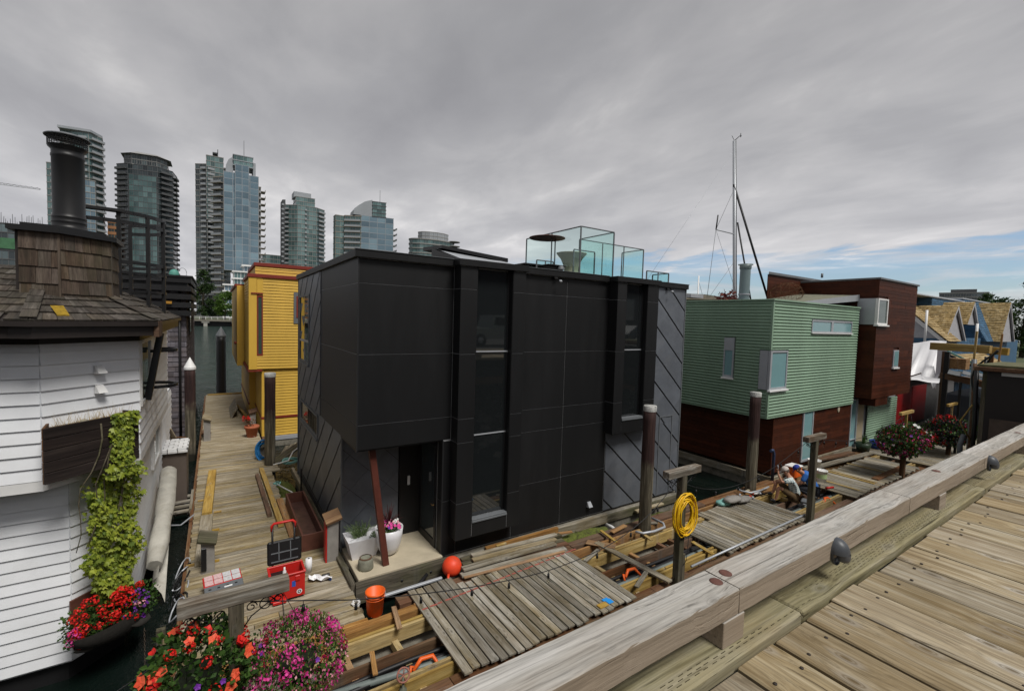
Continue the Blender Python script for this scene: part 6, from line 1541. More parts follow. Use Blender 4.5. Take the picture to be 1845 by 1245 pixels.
block(t6, [(82.5, 288.6), (90.5, 287.2), (91, 298), (82.5, 298)], 68, 77, 2.25, GT, CD, 2.6, slab=.25, fins=False)
pr = [(71.6, 68), (72, 70.5), (74.5, 73.8), (78, 76.4), (82.4, 78), (82.4, 68)]
mbx = MB(); mbx.add([(x, 291.5-(x-71.6)*.25, z) for x, z in pr]+[(x, 300, z) for x, z in pr], [(0,5,4,3,2,1), (6,7,8,9,10,11), (0,1,7,6), (1,2,8,7), (2,3,9,8), (3,4,10,9), (4,5,11,10)]); obj('curved_penthouse', mbx, CM, t6)
obj('antenna', MB().tube([(87.5, 290, 77), (87.5, 290, 85)], .12, 5), CD, t6)
# tower 7: rounded
t7 = thing('apartment_tower', 'low rounded teal building with curled balconies, rightmost of the far towers', 'tower', (130, 300, 0))
ov = [(130+16.8*cos(2*pi*k/16), 306+9*sin(2*pi*k/16)) for k in range(16)]
block(t7, ov, 3, 60, 3.2, GT, CC, 2.6, slab=.5, slab_t=.7, fins=False)
block(t7, [(131+11.5*cos(2*pi*k/12), 306+7*sin(2*pi*k/12)) for k in range(12)], 60, 65.5, 2.8, CM, CC, 2.6, slab=.2, fins=False)
mbb = MB()
for f in range(12, 19):
    mbb.lathe([(4.2, -.2), (4.4, 0), (4.2, .3), (.01, .3)], (144.5, 300, 3+f*3.2), 14)
obj('curled_balconies', mbb, CC, t7, kind='stuff')
# construction and clutter at the far left
t8 = thing('unfinished_building', 'unfinished concrete building with rebar and green netting at the left edge', 'building', (-60, 250, 0))
block(t8, rect(-64, 258, 17, 14), 3, 36.5, 3.4, GD, CD, 3.4)
mb = MB(); rr = random.Random(2)
for k in range(26): mb.tube([(-72+k*.62, 252, 36), (-72+k*.62+rr.uniform(-.2, .2), 252, 37.5+rr.uniform(0, 3.2))], .09, 4)
obj('rebar', mb, CD, t8, kind='stuff')
obj('netting', MB().box((-72.2, 250.4, 27), (-56, 250.6, 31)), paint('green_netting', (.06, .16, .08), .8, .3, .5), t8)
cr_ = thing('tower_crane', 'thin tower crane jib in the sky at the far left', 'crane', (-128, 500, 0))
mb = MB(); 
for z in (97.2, 95.6): mb.tube([(-150, 500, z), (-112.5, 500, z if z < 96 else 96.4)], .16, 4)
for k in range(24): mb.tube([(-150+k*1.55, 500, 95.6+(1.5 if k % 2 else 0)), (-150+(k+1)*1.55, 500, 95.6+(0 if k % 2 else 1.5))], .1, 3)
obj('jib', mb, CD, cr_); obj('mast', MB().box((-151, 499, 2), (-149.4, 501, 100)), CD, cr_)
og = thing('brick_block', 'narrow orange brick building seen between the chimney tower and the dark tower', 'building', (-49, 345, 0))
block(og, rect(-46.4, 352, 5.5, 8) if False else rect(-49.0, 356, 5.5, 8), 3, 56, 3.4, GD, CR, 2.5, slab_t=1.6)
rt = thing('apartment_tower', 'lone wide tower on the skyline above the blue houses at the right', 'tower', (470, 100, 0))
block(rt, rect(474, 101, 20, 26, R(12)), 1, 36, 3.1, GD, CC, 2.8, slab_t=1.0)
obj('roof_house', MB().prism(rect(474, 101, 10, 14, R(12)), 36, 39), CD, rt)
# ------------------------------------------------------------------ trees
LG = leafmat('bright_leaf', (.025, .06, .008), (.10, .19, .025)); LD = leafmat('dark_leaf', (.012, .03, .008), (.045, .085, .02)); LM = leafmat('mid_leaf', (.02, .045, .01), (.075, .13, .03))
def tree(x, y, z0, h, r, mat, label, seed, shape='round', cat='tree', leaf=.5, n=2600, name='tree'):
    rr = random.Random(seed); t = thing(name, label, cat, (x, y, z0))
    tk = MB().tube([(x, y, z0), (x+rr.uniform(-.2, .2), y, z0+h*.35), (x+rr.uniform(-.3, .3), y, z0+h*.75)], [h*.028, h*.02, h*.006], 8)
    for k in range(9):
        a = rr.uniform(0, 2*pi); zb = z0+h*rr.uniform(.25, .6); tk.tube([(x, y, zb), (x+cos(a)*r*.45, y+sin(a)*r*.45, zb+h*.12), (x+cos(a)*r*.75, y+sin(a)*r*.75, zb+h*.22)], [h*.010, h*.006, h*.002], 5)
    obj('trunk', tk, WD['post'], t)
    mb = MB(); nc = 42
    for k in range(nc):
        if shape == 'round': f = rr.uniform(.22, .98); rad = r*math.sqrt(max(.05, 1-((f-.58)/.46)**2))
        else: f = rr.uniform(.08, 1.0); rad = r*(1-f)**.6+.25*r*(1-f)+.1
        a = rr.uniform(0, 2*pi); q = rad*rr.random()**.45*.86; c = (x+cos(a)*q, y+sin(a)*q, z0+h*f); s = r*rr.uniform(.20, .36)
        leaf_cloud(mb, c, (s, s, s*.8), n//nc, leaf, rr)
    obj('crown', mb, mat, t); return t
tree(-3.8, 213, 2.4, 18.4, 5.4, LD, 'tall dark poplar left of the round tree on the far shore', 1, 'cone', leaf=.7, n=4200)
tree(3.2, 210, 2.4, 10.6, 5.6, LG, 'round bright green tree on the far shore beside the yellow house', 2, leaf=.6, n=4200)
tree(-9.5, 212, 2.4, 13.2, 4.2, LG, 'bright tree mostly hidden behind the grey house on the far shore', 3, leaf=.6)
tree(10.5, 214, 2.4, 12, 4.5, LM, 'mid green tree on the far shore right of the round one', 4, leaf=.6)
for k in range(9): tree(-34-k*6.5+rr.uniform(-1, 1), 216, 2.4, rr.uniform(8, 12), 4.2, (LM, LD)[k % 2], 'tree on the far shore hidden by the white house', 10+k, leaf=.7, n=900) if k < 0 else None
gx = 'trees on the skyline behind the blue houses'
for k, (x, y, h) in enumerate(((135, 29.0, 11.8), (140, 26.0, 13.2), (138, 23.6, 12.2), (142, 20.6, 15.5), (140, 17.5, 13.5), (150, 33.0, 10.2))):
    o = tree(x, y, 1, h, 3.4, LD, ['dark conifer on the skyline left of the group', 'dark conifer second on the skyline above the blue roof', 'small dark tree between the two taller skyline conifers', 'tallest dark conifer at the right end of the skyline', 'dark tree at the extreme right edge of the skyline', 'lowest dark treetop just right of the lone skyline tower'][k], 30+k, 'cone' if k != 2 else 'round', leaf=.55, n=2000, name='conifer'); o['group'] = gx
# ================================================================== small things on the landing and the porch
CB = lambda lo, hi, c=.006: MB().cbox(lo, hi, c)
# rolling toolbox
tb = thing('rolling_toolbox', 'open red rolling toolbox with black lid and pulled up handle', 'toolbox', (1.02, 8.62, .5))
x0, x1, y0, y1 = .76, 1.31, 8.45, 8.85
mb = MB()
for a, b in (((x0, y0, .55), (x1, y0+.02, .96)), ((x0, y1-.02, .55), (x1, y1, .96)), ((x0, y0+.02, .55), (x0+.02, y1-.02, .96)), ((x1-.02, y0+.02, .55), (x1, y1-.02, .96)), ((x0+.02, y0+.02, .55), (x1-.02, y1-.02, .60))): mb.box(a, b)
obj('tub', mb, MT['red'], tb)
obj('rim', MB().cbox((x0-.015, y0-.015, .955), (x1+.015, y0+.025, .985), .006).cbox((x0-.015, y1-.02, .955), (x1+.015, y1+.015, .985), .006).cbox((x0-.015, y0+.026, .955), (x0+.025, y1-.021, .985), .006).cbox((x1-.025, y0+.026, .955), (x1+.015, y1-.021, .985), .006), MT['red'], tb)
for x in (x0+.08, x1-.16): obj('latch', CB((x, y0-.02, .84), (x+.08, y0, .93)), MT['red'], tb)
obj('grip', MB().cbox((x1-.02, 8.55, .80), (x1+.02, 8.75, .84), .006), MT['red'], tb)
lid = obj('lid', MB().cbox((-.28, -.015, 0), (.28, .035, .42), .03), MT['black'], tb, T(1.035, 8.87, .99) @ Mx.Rotation(R(-8), 4, 'X'))
obj('lid_ribs', MB().box((-.22, -.022, .05), (.22, -.0151, .07)).box((-.22, -.022, .2), (.22, -.0151, .22)).box((-.1, -.022, .08), (-.085, -.0151, .38)).box((.09, -.022, .08), (.105, -.0151, .38)), MT['grayp'], lid, T(1.035, 8.87, .99) @ Mx.Rotation(R(-8), 4, 'X'), kind='stuff')
hd = obj('handle', MB().tube([(.84, 8.90, .9), (.84, 8.93, 1.68)], .018, 8).tube([(1.20, 8.90, .9), (1.20, 8.93, 1.68)], .018, 8), MT['black'], tb)
obj('handle_grip', MB().tube([(.83, 8.93, 1.60), (.83, 8.93, 1.69), (.87, 8.93, 1.73), (1.17, 8.93, 1.73), (1.21, 8.93, 1.69), (1.21, 8.93, 1.60)], .024, 8), MT['red'], hd)
for x in (x0+.02, x1-.02):
    wl = obj('wheel', MB().lathe([(.09, -.02), (.095, 0), (.09, .02)], (x, 8.86, .60), 20, Mx.Rotation(pi/2, 4, 'Y'), cap=True), MT['rubber'], tb); obj('hub', MB().lathe([(.03, -.024), (.03, .024)], (x, 8.86, .60), 12, Mx.Rotation(pi/2, 4, 'Y'), cap=True), MT['red'], wl)
obj('front_foot', CB((x0+.04, y0-.06, .52), (x1-.3, y0+.02, .57)), MT['red'], tb)
dc = obj('round_sticker', MB().lathe([(.001, 0), (.045, 0)], (1.22, y0-.0022, .63), 18, Mx.Rotation(pi/2, 4, 'X')), paint('white_sticker', (.75, .76, .78), .5), tb)
obj('sticker_mark', MB().lathe([(.015, 0), (.028, 0)], (1.22, y0-.0045, .63), 14, Mx.Rotation(pi/2, 4, 'X')), MT['black'], dc)
obj('blue_sticker', MB().box((1.10, y0-.004, .74), (1.16, y0-.001, .84)), paint('blue_sticker', (.03, .10, .45), .5), tb)
obj('bottle', MB().lathe([(.03, 0), (.03, .12), (.015, .15), (.015, .19), (.001, .19)], (1.0, 8.6, .86), 10), MT['whiteP'], tb)
obj('tool_tray', CB((x0+.03, y0+.05, .82), (x0+.26, y1-.05, .90)), MT['black'], tb)
# organiser case
oc = thing('organiser_case', 'open organiser case with clear red lidded trays and a black panel', 'case', (.08, 8.85, .5))
Mo = T(.10, 9.25, .66) @ rotz(R(6)) @ Mx.Rotation(R(14), 4, 'X')
obj('black_half', MB().cbox((-.29, -.26, 0), (.29, .0, .06), .01), MT['grayp'], oc, Mo)
obj('red_half', MB().cbox((-.29, .005, 0), (.29, .27, .05), .01), MT['red'], oc, Mo)
cl = paint('clear_pink_plastic', (.62, .42, .42), .2, .25, 30); cl2 = paint('clear_plastic_bin', (.55, .55, .56), .2, .25, 30)
for i in range(4):
    for j in range(2): obj('bin_lid', MB().cbox((-.27+i*.138, .02+j*.125, .05), (-.27+i*.138+.128, .02+j*.125+.115, .062), .004), cl if i < 2 else cl2, oc, Mo)
for i in range(4):
    for j in range(2): obj('clip_slot', MB().box((-.23+i*.13, -.21+j*.11, .0605), (-.19+i*.13, -.19+j*.11, .068)), MT['black'], oc, Mo)
obj('label', MB().box((.0, -.13, .0605), (.12, -.10, .064)), MT['whiteP'], oc, Mo)
obj('stand', MB().box((-.18, 9.07, .50), (.38, 9.45, .63)), MT['black'], oc)
rt_ = obj('red_tool_roll', MB().cbox((-.33, 7.98, .50), (.03, 8.12, .57), .02), MT['red']); props(rt_, 'bright red tool case lying under the nearest crossarm', 'tool case')
obj('tool_case_strip', MB().cbox((-.15, 7.972, .53), (.0, 7.98, .55), .002), MT['whiteP'], rt_)
# utility posts with caps
def ped(x, y, h, label, capm, side):
    t = thing('utility_post', label, 'post', (x, y, .5)); 
    obj('body', MB().cbox((x-.11, y-.08, .45), (x+.11, y+.1, h), .006), MT['greyboard'], t)
    obj('cap', MB().cbox((-.16, -.16, -.03), (.16, .16, .03), .006), capm, t, T(x, y, h+.04) @ Mx.Rotation(R(18 if side else -14), 4, 'Y') @ Mx.Rotation(R(20), 4, 'X'))
    return t
MT['greyboard'] = paint('grey_weathered_board', (.27, .255, .235), .8, .2, 6)
t = ped(-.14, 10.25, 1.12, 'grey utility post with dark sloping cap at the left edge of the landing', WD['post'], True)
obj('socket_strip', MB().cbox((-.245, 10.14, .55), (-.16, 10.17, 1.0), .01), MT['black'], t)
t = ped(1.98, 9.50, 1.36, 'white utility post with fresh orange wooden cap and red edge beside the porch', WD['cedar'], False)
obj('red_edge', MB().cbox((1.84, 9.42, .47), (1.868, 9.6, 1.33), .004), paint('red_edge_paint', (.45, .015, .012), .5), t)
t = ped(-.28, 20.9, 1.35, 'older utility post with mossy cap by the pointed white piling', WD['walk'], True)
t = ped(1.32, 21.9, 1.30, 'utility post with pale angled cap behind the terracotta pot', WD['brown'], False)
t = ped(1.38, 18.1, .75, 'short dark post behind the coiled blue rope', WD['post'], False)
# towels, rag, hammer, bucket, rope
o = obj('paper_towel_roll', MB().lathe([(.02, .27), (.06, .27), (.06, 0), (.02, 0)], (1.50, 9.25, .5), 20), MT['tarp']); props(o, 'white paper towel roll standing beside the red toolbox', 'paper towel')
mb = MB(); rr = random.Random(6); vs = [(1.45+i*.06+rr.uniform(-.015, .015), 8.98-.03*j+.05*(i % 3)*.3-i*.03, .515+rr.uniform(0, .09)) for i in range(7) for j in range(6)]
o = obj('rag', mb.add(vs, [(i*6+j, (i+1)*6+j, (i+1)*6+j+1, i*6+j+1) for i in range(6) for j in range(5)], False), MT['tarp']); props(o, 'crumpled white rag lying beside the paper towel roll', 'rag')
o = thing('hammer', 'hammer with blue grip and black head on the landing boards', 'hammer', (1.77, 8.85, .5))
obj('grip', MB().tube([(1.80, 8.72, .53), (1.75, 8.90, .53)], [.022, .016], 8), paint('blue_grip', (.03, .08, .30), .5), o); obj('head', MB().cbox((1.68, 8.89, .51), (1.82, 8.94, .555), .008), MT['black'], o)
for k, (x, y) in enumerate(((.95, 10.7), (1.02, 10.15))):
    mb = MB(); vs = [(x+i*.055+rr.uniform(-.01, .01), y+j*.03+rr.uniform(-.01, .01), .504+rr.uniform(0, .012)) for i in range(5) for j in range(4)]
    o = obj('paper_scrap', mb.add(vs, [(i*4+j, (i+1)*4+j, (i+1)*4+j+1, i*4+j+1) for i in range(4) for j in range(3)]), MT['tarp']); props(o, ['white paper scrap farther up the walkway', 'larger white paper scrap nearer the toolbox'][k], 'paper scrap')
bk = thing('bucket', 'orange plastic bucket standing in the gap beside the landing', 'bucket', (2.25, 7.36, .48))
obj('shell', MB().lathe([(.001, .0), (.13, 0), (.155, .36), (.165, .36), (.165, .39), (.15, .39), (.125, .02), (.001, .02)], (2.25, 7.42, .47), 28), MT['orange'], bk)
obj('bail', MB().tube([(2.25+.165*cos(a), 7.42-.02-.12*sin(a), .83-.05*sin(a)) for a in [k*pi/10 for k in range(11)]], .004, 5), MT['alum'], bk)
for lv, z in (('rib', .80), ('rib', .76)): obj('rib', MB().lathe([(.158, z-.005), (.168, z), (.158, z+.005)], (2.25, 7.42, 0), 28), MT['orange'], bk)
def coil(name, c, r, n, rad, mat, label, cat, tilt=None, squash=(1, 1), seed=1):
    rr = random.Random(seed); t = thing(name, label, cat, c); M = T(*c) @ (tilt or Mx.Identity(4))
    for k in range(n):
        q = r*(1+rr.uniform(-.24, .22)); ox = rr.uniform(-.03, .03)*r*6; oz = rr.uniform(-.35, .35)*r*.6; ph = rr.uniform(0, 6)
        pts = [M @ V((ox+q*squash[0]*cos(a), q*squash[1]*sin(a)-abs(rr.uniform(0, .02)), oz*.5+rad*2*sin(a*2+ph))) for a in [j*2*pi/26 for j in range(27)]]
        obj('loop', MB().tube(pts, rad, 6, cap=False), mat, t)
    return t
MX = Mx.Rotation(pi/2, 4, 'X')
hs = coil('coiled_hose', (7.60, 5.27, 1.86), .27, 16, .013, MT['yelhose'], 'coiled bright yellow hose hanging on the crossarm post', 'hose', MX, (1.0, 1.3))
obj('tail', MB().tube([(7.75, 5.27, 1.45), (7.72, 5.28, .9), (7.5, 5.4, .5)], .006, 5), MT['rubber'], hs)
coil('coiled_rope', (1.36, 17.45, .80), .26, 11, .022, MT['blue'], 'coil of bright blue rope hung on a short post by the walkway', 'rope', Mx.Rotation(R(80), 4, 'X'), (.72, 1.15), 3)
coil('coiled_rope', (2.02, 7.78, .52), .07, 3, .012, MT['whiteP'], 'small coil of white rope on the landing corner by the orange bucket', 'rope', None, (1, 1.2), 4)
coil('coiled_rope', (2.1, 16.4, .62), .14, 6, .018, MT['teal'] , 'tangle of pale green rope between the piling and the charcoal house', 'rope', Mx.Rotation(R(30), 4, 'X'), (1.6, .7), 5)
coil('coiled_rope', (1.50, 14.7, .5), .08, 3, .014, MT['teal'], 'small knot of pale green rope at the dock edge by the slim golden timber', 'rope', None, (1, 1), 6)
o = obj('mooring_line', MB().tube([(1.5, 14.6, .5), (1.8, 13.9, .45), (2.0, 13.4, .40)], .018, 6), MT['whiteP']); props(o, 'white mooring line running from the dock edge to the charcoal house', 'rope')
o = obj('mooring_line', MB().tube([(1.55, 16.2, .62), (2.0, 16.3, .66), (2.2, 16.8, .8), (2.9, 17.6, 1.0)], .02, 6), MT['whiteP']); props(o, 'pale mooring line across the gap behind the charcoal house', 'rope')
timber_ = lumber('gangplank', (1.6, 16.9, .45), (3.2, 18.4, .95), .35, .06, WD['post'], 'dark old gangplank leaning in the gap between yellow and charcoal houses')
for k in range(7): lumber('board', (1.9+k*.18, 17.6+k*.22, .42), (2.3+k*.18, 19.0+k*.15, .44), .12, .04, WD['dock'], ['old deck board nearest the white topped piling', 'second old deck board from the white topped piling', 'third old deck board counted from the white topped piling', 'middle old deck board behind the white topped piling', 'grey deck board under the mooring line in the gap', 'deck board second nearest the charcoal wall in the gap', 'old deck board nearest the charcoal wall in the gap'][k], 'old boards behind the white topped piling')
# brown planter trough and black mesh
tr = thing('planter_trough', 'empty rust brown planter trough beside the walkway', 'planter', (1.75, 11.3, .5))
for a, b in (((1.50, 10.1, .50), (1.54, 12.75, .86)), ((1.90, 10.1, .50), (1.94, 12.75, .86)), ((1.54, 10.1, .50), (1.90, 10.14, .86)), ((1.54, 12.71, .50), (1.90, 12.75, .86))): obj('side', CB(a, b, .004), MT['troughm'] if 'troughm' in MT else MT.setdefault('troughm', paint('brown_trough', (.12, .045, .03), .6, .25, 8)), tr)
obj('trough_floor', MB().box((1.54, 10.14, .56), (1.90, 12.71, .60)), paint('wet_brown_soil', (.10, .05, .04), .35, .5, 8), tr)
ms_ = thing('wire_mesh_fence', 'black wire mesh panel between the brown trough and the charcoal house', 'fence', (2.02, 11.8, .5)); mb = MB()
for k in range(34): y = 10.0+k*.11; mb.box((2.0, y, .35), (2.008, y+.008, 1.12))
for k in range(8): z = .38+k*.10; mb.box((2.0085, 10.0, z), (2.015, 13.7, z+.008))
obj('mesh', mb, MT['black'], ms_, kind='stuff')
for y in (10.0, 13.68): obj('post', MB().box((1.99, y, .3), (2.025, y+.03, 1.15)), MT['black'], ms_)
# porch pots
def blob_plant(parent, c, rad, n, size, mat, seed, name='foliage'):
    mb = MB(); leaf_cloud(mb, c, rad, n, size, random.Random(seed)); return obj(name, mb, mat, parent)
p1_ = thing('square_planter', 'faceted white square planter with feathery green plant on the porch', 'planter', (2.5, 9.25, .62))
obj('pot', MB().add([(2.27, 9.02, .62), (2.74, 9.02, .62), (2.74, 9.36, .62), (2.27, 9.36, .62), (2.20, 8.96, .90), (2.80, 8.96, .90), (2.80, 9.42, .90), (2.20, 9.42, .90), (2.17, 8.93, 1.03), (2.83, 8.93, 1.03), (2.83, 9.45, 1.03), (2.17, 9.45, 1.03), (2.22, 8.98, 1.02), (2.78, 8.98, 1.02), (2.78, 9.40, 1.02), (2.22, 9.40, 1.02)],
    [(0,1,4), (1,5,4), (1,2,5), (2,6,5), (2,3,7,6), (3,0,4,7), (4,5,9), (4,9,8), (5,6,10,9), (6,7,11,10), (7,4,8,11), (8,9,13,12), (9,10,14,13), (10,11,15,14), (11,8,12,15), (12,13,14,15)]), MT['potw'], p1_)
LF = leafmat('grey_green_feather', (.09, .14, .05), (.22, .30, .14))
mb = MB(); rr = random.Random(12)
for k in range(46):
    a = rr.uniform(0, 2*pi); e = rr.uniform(.35, 1.5); L = rr.uniform(.15, .34); b0 = V((2.45+rr.uniform(-.12, .12), 9.18+rr.uniform(-.1, .1), 1.02)); d = V((cos(a)*cos(e), sin(a)*cos(e), sin(e)))
    for j in range(16):
        p = b0+d*L*(j/15); w = .035*(1-.4*j/15)
        for s in range(3):
            q = d.orthogonal().normalized(); q = (q*cos(j*1.7+s*2.1)+d.cross(q)*sin(j*1.7+s*2.1)); mb.add([p, p+q*w+d*.02, p+d*.012], [(0,1,2)])
obj('foliage', mb, LF, p1_)
blob_plant(p1_, (2.68, 8.98, 1.05), (.10, .06, .10), 120, .035, LF, 4, 'trailing_sprig')
pw = thing('round_planter', 'tall rounded white planter with pink petunias and a red spiky plant', 'planter', (2.98, 8.9, .62))
obj('pot', MB().lathe([(.001, 0), (.10, .005), (.17, .06), (.235, .20), (.27, .38), (.285, .56), (.272, .56), (.25, .5), (.001, .49)], (2.98, 8.95, .62), 32), MT['potw'], pw)
LP = leafmat('potted_green_leaf', (.03, .07, .015), (.07, .14, .03))
blob_plant(pw, (2.98, 8.95, 1.18), (.22, .22, .07), 300, .06, LP, 5)
SPK = leafmat('burgundy_spike', (.05, .012, .012), (.12, .03, .03)); mb = MB()
for k in range(46):
    a = rr.uniform(0, 2*pi); e = rr.uniform(.5, 1.45); L = rr.uniform(.3, .55); b0 = V((3.0, 9.0, 1.2)); d = V((cos(a)*cos(e), sin(a)*cos(e), sin(e))); s = d.cross(V((0, 0, 1))).normalized()*.009
    mb.add([b0-s, b0+s, b0+d*L*.6+s*.9, b0+d*L*.6-s*.9, b0+d*L+V((0, 0, -.03))], [(0,1,2,3), (3,2,4)])
obj('spiky_leaves', mb, SPK, pw)
# blossoms shared by all the baskets
def petalmat(name, c1, c2): return leafmat(name, c1, c2, .5, .2)
PT = dict(red=petalmat('red_petal', (.50, .006, .01), (.80, .03, .02)), coral=petalmat('coral_petal', (.75, .05, .02), (.90, .16, .07)), pink=petalmat('magenta_petal', (.60, .02, .22), (.80, .10, .40)),
          pale=petalmat('pale_pink_petal', (.70, .22, .32), (.85, .45, .50)), purple=petalmat('purple_petal', (.10, .015, .22), (.22, .04, .42)), white=petalmat('white_petal', (.7, .7, .68), (.85, .85, .82)), deep=petalmat('deep_red_petal', (.22, .004, .02), (.45, .01, .05)))
def head_mesh(r, n, seed, mat, s=.5):
    rr = random.Random(seed); mb = MB()
    for k in range(n):
        d = V((rr.gauss(0, 1), rr.gauss(0, 1), rr.gauss(0, 1))).normalized(); p = d*r*rr.uniform(.75, 1); a = d.orthogonal().normalized(); a = a*cos(k)+d.cross(a)*sin(k); b = d.cross(a); w = r*s*rr.uniform(.8, 1.2)
        mb.add([p-a*w*.6, p-b*w*.5+d*w*.25, p+a*w*.6+d*w*.1, p+b*w*.5+d*w*.25], [(0,1,2,3)])
    return mb.mesh('blossom', mat)
def flat_mesh(r, mat, seed):
    mb = MB()
    for k in range(5):
        a = 2*pi*k/5; u = V((cos(a), sin(a), .12)); w = V((-sin(a), cos(a), 0)); mb.add([V((0, 0, 0)), u*r*.6-w*r*.42, u*r+V((0,0,.1*r)), u*r*.6+w*r*.42], [(0,1,2,3)])
    mb.lathe([(.16*r, .02*r), (.001, .1*r)], (0, 0, 0), 6); return mb.mesh('blossom', mat)
HM = {}
def blossom(parent, p, kind, colr, r, rr, toward=None):
    key = (kind, colr, round(r, 3), rr.randint(0, 2))
    if key not in HM: HM[key] = head_mesh(r, 26, key[3]+5, PT[colr]) if kind == 'head' else flat_mesh(r, PT[colr], key[3])
    d = (toward or V((rr.gauss(0, .4), -1, .8))).normalized(); q = d.to_track_quat('Z', 'Y').to_matrix().to_4x4()
    obj('blossom', HM[key], None, parent, T(*p) @ q @ rotz(rr.uniform(0, 6)) @ Mx.Scale(rr.uniform(.8, 1.15), 4))
rr = random.Random(31)
for k in range(30):
    a = rr.uniform(0, 2*pi); q = .26*rr.random()**.5; blossom(pw, (2.98+q*cos(a), 8.92+q*sin(a), 1.24+.04*cos(q*6)), 'flat', rr.choice(['pink', 'pink', 'pink', 'pale', 'purple']), .038, rr)
for k in range(4): blossom(pw, (3.05+k*.025, 8.85, 1.33+.02*(k % 2)), 'flat', 'white', .022, rr)
pc_ = thing('pet_carrier_stone', 'grey green stone lantern shaped pot with rusty rim on the porch corner', 'pot', (2.42, 8.62, .62))
obj('pot', MB().lathe([(.001, 0), (.145, 0), (.15, .03), (.14, .16), (.115, .21), (.10, .215), (.09, .15), (.001, .14)], (2.42, 8.62, .62), 14), paint('grey_green_stone', (.20, .20, .155), .85, .25, 12, bs=.5), pc_)
obj('pot_rim', MB().lathe([(.118, .20), (.118, .225), (.10, .23)], (2.42, 8.62, .62), 14), WD['brown'], pc_)
pc_.name = 'stone_pot'
# buoy
by = thing('buoy', 'round fluorescent orange buoy tucked between porch and lumber pile', 'buoy', (3.95, 7.95, .45))
obj('ball', MB().lathe([(.001, -.195)]+[(.195*cos(a), .195*sin(a)) for a in [(-80+k*16)*pi/180 for k in range(11)]]+[(.001, .195)], (3.93, 7.92, .57), 28), MT['buoy'], by)
obj('eye', MB().tube([(3.80, 7.80, .50), (3.74, 7.70, .48), (3.80, 7.72, .44)], .03, 8), MT['buoy'], by)
o = obj('black_hose', MB().tube([(3.5, 8.15, .42), (3.2, 8.0, .30), (3.0, 7.95, .1), (2.9, 7.9, -.1)], .035, 8), MT['rubber']); props(o, 'black hose dropping into the water in front of the porch', 'hose')
o = obj('metal_bar', MB().cbox((2.4, 7.86, .40), (3.7, 7.92, .44), .005), MT['alum']); props(o, 'pale flat metal bar in the gap behind the orange bucket', 'bar')
# terracotta pot on the walkway
tp2 = thing('terracotta_pot', 'terracotta pot with red flowers by the yellow house', 'pot', (1.22, 20.8, .5))
obj('pot', MB().lathe([(.001, 0), (.17, 0), (.24, .36), (.27, .36), (.27, .46), (.24, .46), (.22, .36), (.001, .34)], (1.22, 20.8, .5), 24), MT['terra'], tp2)
blob_plant(tp2, (1.15, 20.8, 1.1), (.2, .15, .18), 90, .07, leafmat('dry_leaf', (.12, .06, .03), (.2, .12, .07)), 7)
for k in range(7): blossom(tp2, (.98+rr.uniform(-.12, .14), 20.7, 1.28+rr.uniform(-.06, .10)), 'head', 'red', .06, rr)
# junk by the walkway end
o = obj('wooden_panel', MB().cbox((.30, 24.9, .52), (.36, 27.8, 1.15), .01), WD['dock'], None, T(.33, 26, .5) @ Mx.Rotation(R(28), 4, 'Y') @ T(-.33+.25, -26, -.5)); props(o, 'grey slatted wooden panel leaning at the far end of the walkway', 'panel')
lumber('timber', (.95, 27.5, .62), (1.3, 23.0, .66), .12, .12, WD['gold'], 'golden timber beside the yellow house at the far end of the walkway')
lumber('board', (-.35, 22.2, .62), (-.3, 21.4, .66), .3, .05, WD['brown'], 'small brown board at the left edge of the walkway by the older utility post')
# left side scraps: frames by the wet gap
fr = thing('timber_gate', 'small timber frame at the landing corner left of the nearest post', 'frame', (-.6, 7.4, .2))
timber('upright', (-.62, 7.30, -.1), (-.62, 7.30, 1.30), .10, .07, WD['post'], fr); timber('upright', (-.30, 7.28, -.1), (-.30, 7.28, 1.10), .08, .06, WD['walk'], fr)
timber('rail', (-.60, 7.27, 1.15), (-.28, 7.27, 1.12), .04, .10, WD['walk'], fr); timber('rail', (-.60, 7.27, .55), (-.28, 7.27, .55), .04, .09, WD['brown'], fr)
mb = MB()
for k in range(7): y = 9.2+k*.25; obj('hose_loop', MB().tube([(-.55+.12*cos(a+k), y+.25*sin(a), .42+.12*sin(a*1.5+k)) for a in [j*.5 for j in range(13)]], .014, 6), MT['rubber'] if k % 3 else MT['alum'], fr)
ld = thing('dock_ladder', 'short grey rungs bridging to the walkway beside the canvas duct', 'ladder', (-.75, 14.2, .4))
for y in (13.9, 14.25, 14.6, 15.0): timber('rung', (-1.05, y, .42), (-.5, y+.03, .42), .12, .05, WD['dock'], ld)
timber('side_rail', (-.55, 13.8, .44), (-.55, 15.3, .44), .06, .12, WD['dock'], ld)
o = obj('mooring_line', MB().tube([(-.45, 13.0, .62), (-.7, 12.8, .5), (-.95, 12.3, .75)], .02, 6), MT['alum']); props(o, 'grey mooring line tied to the walkway edge by the canvas duct', 'rope')
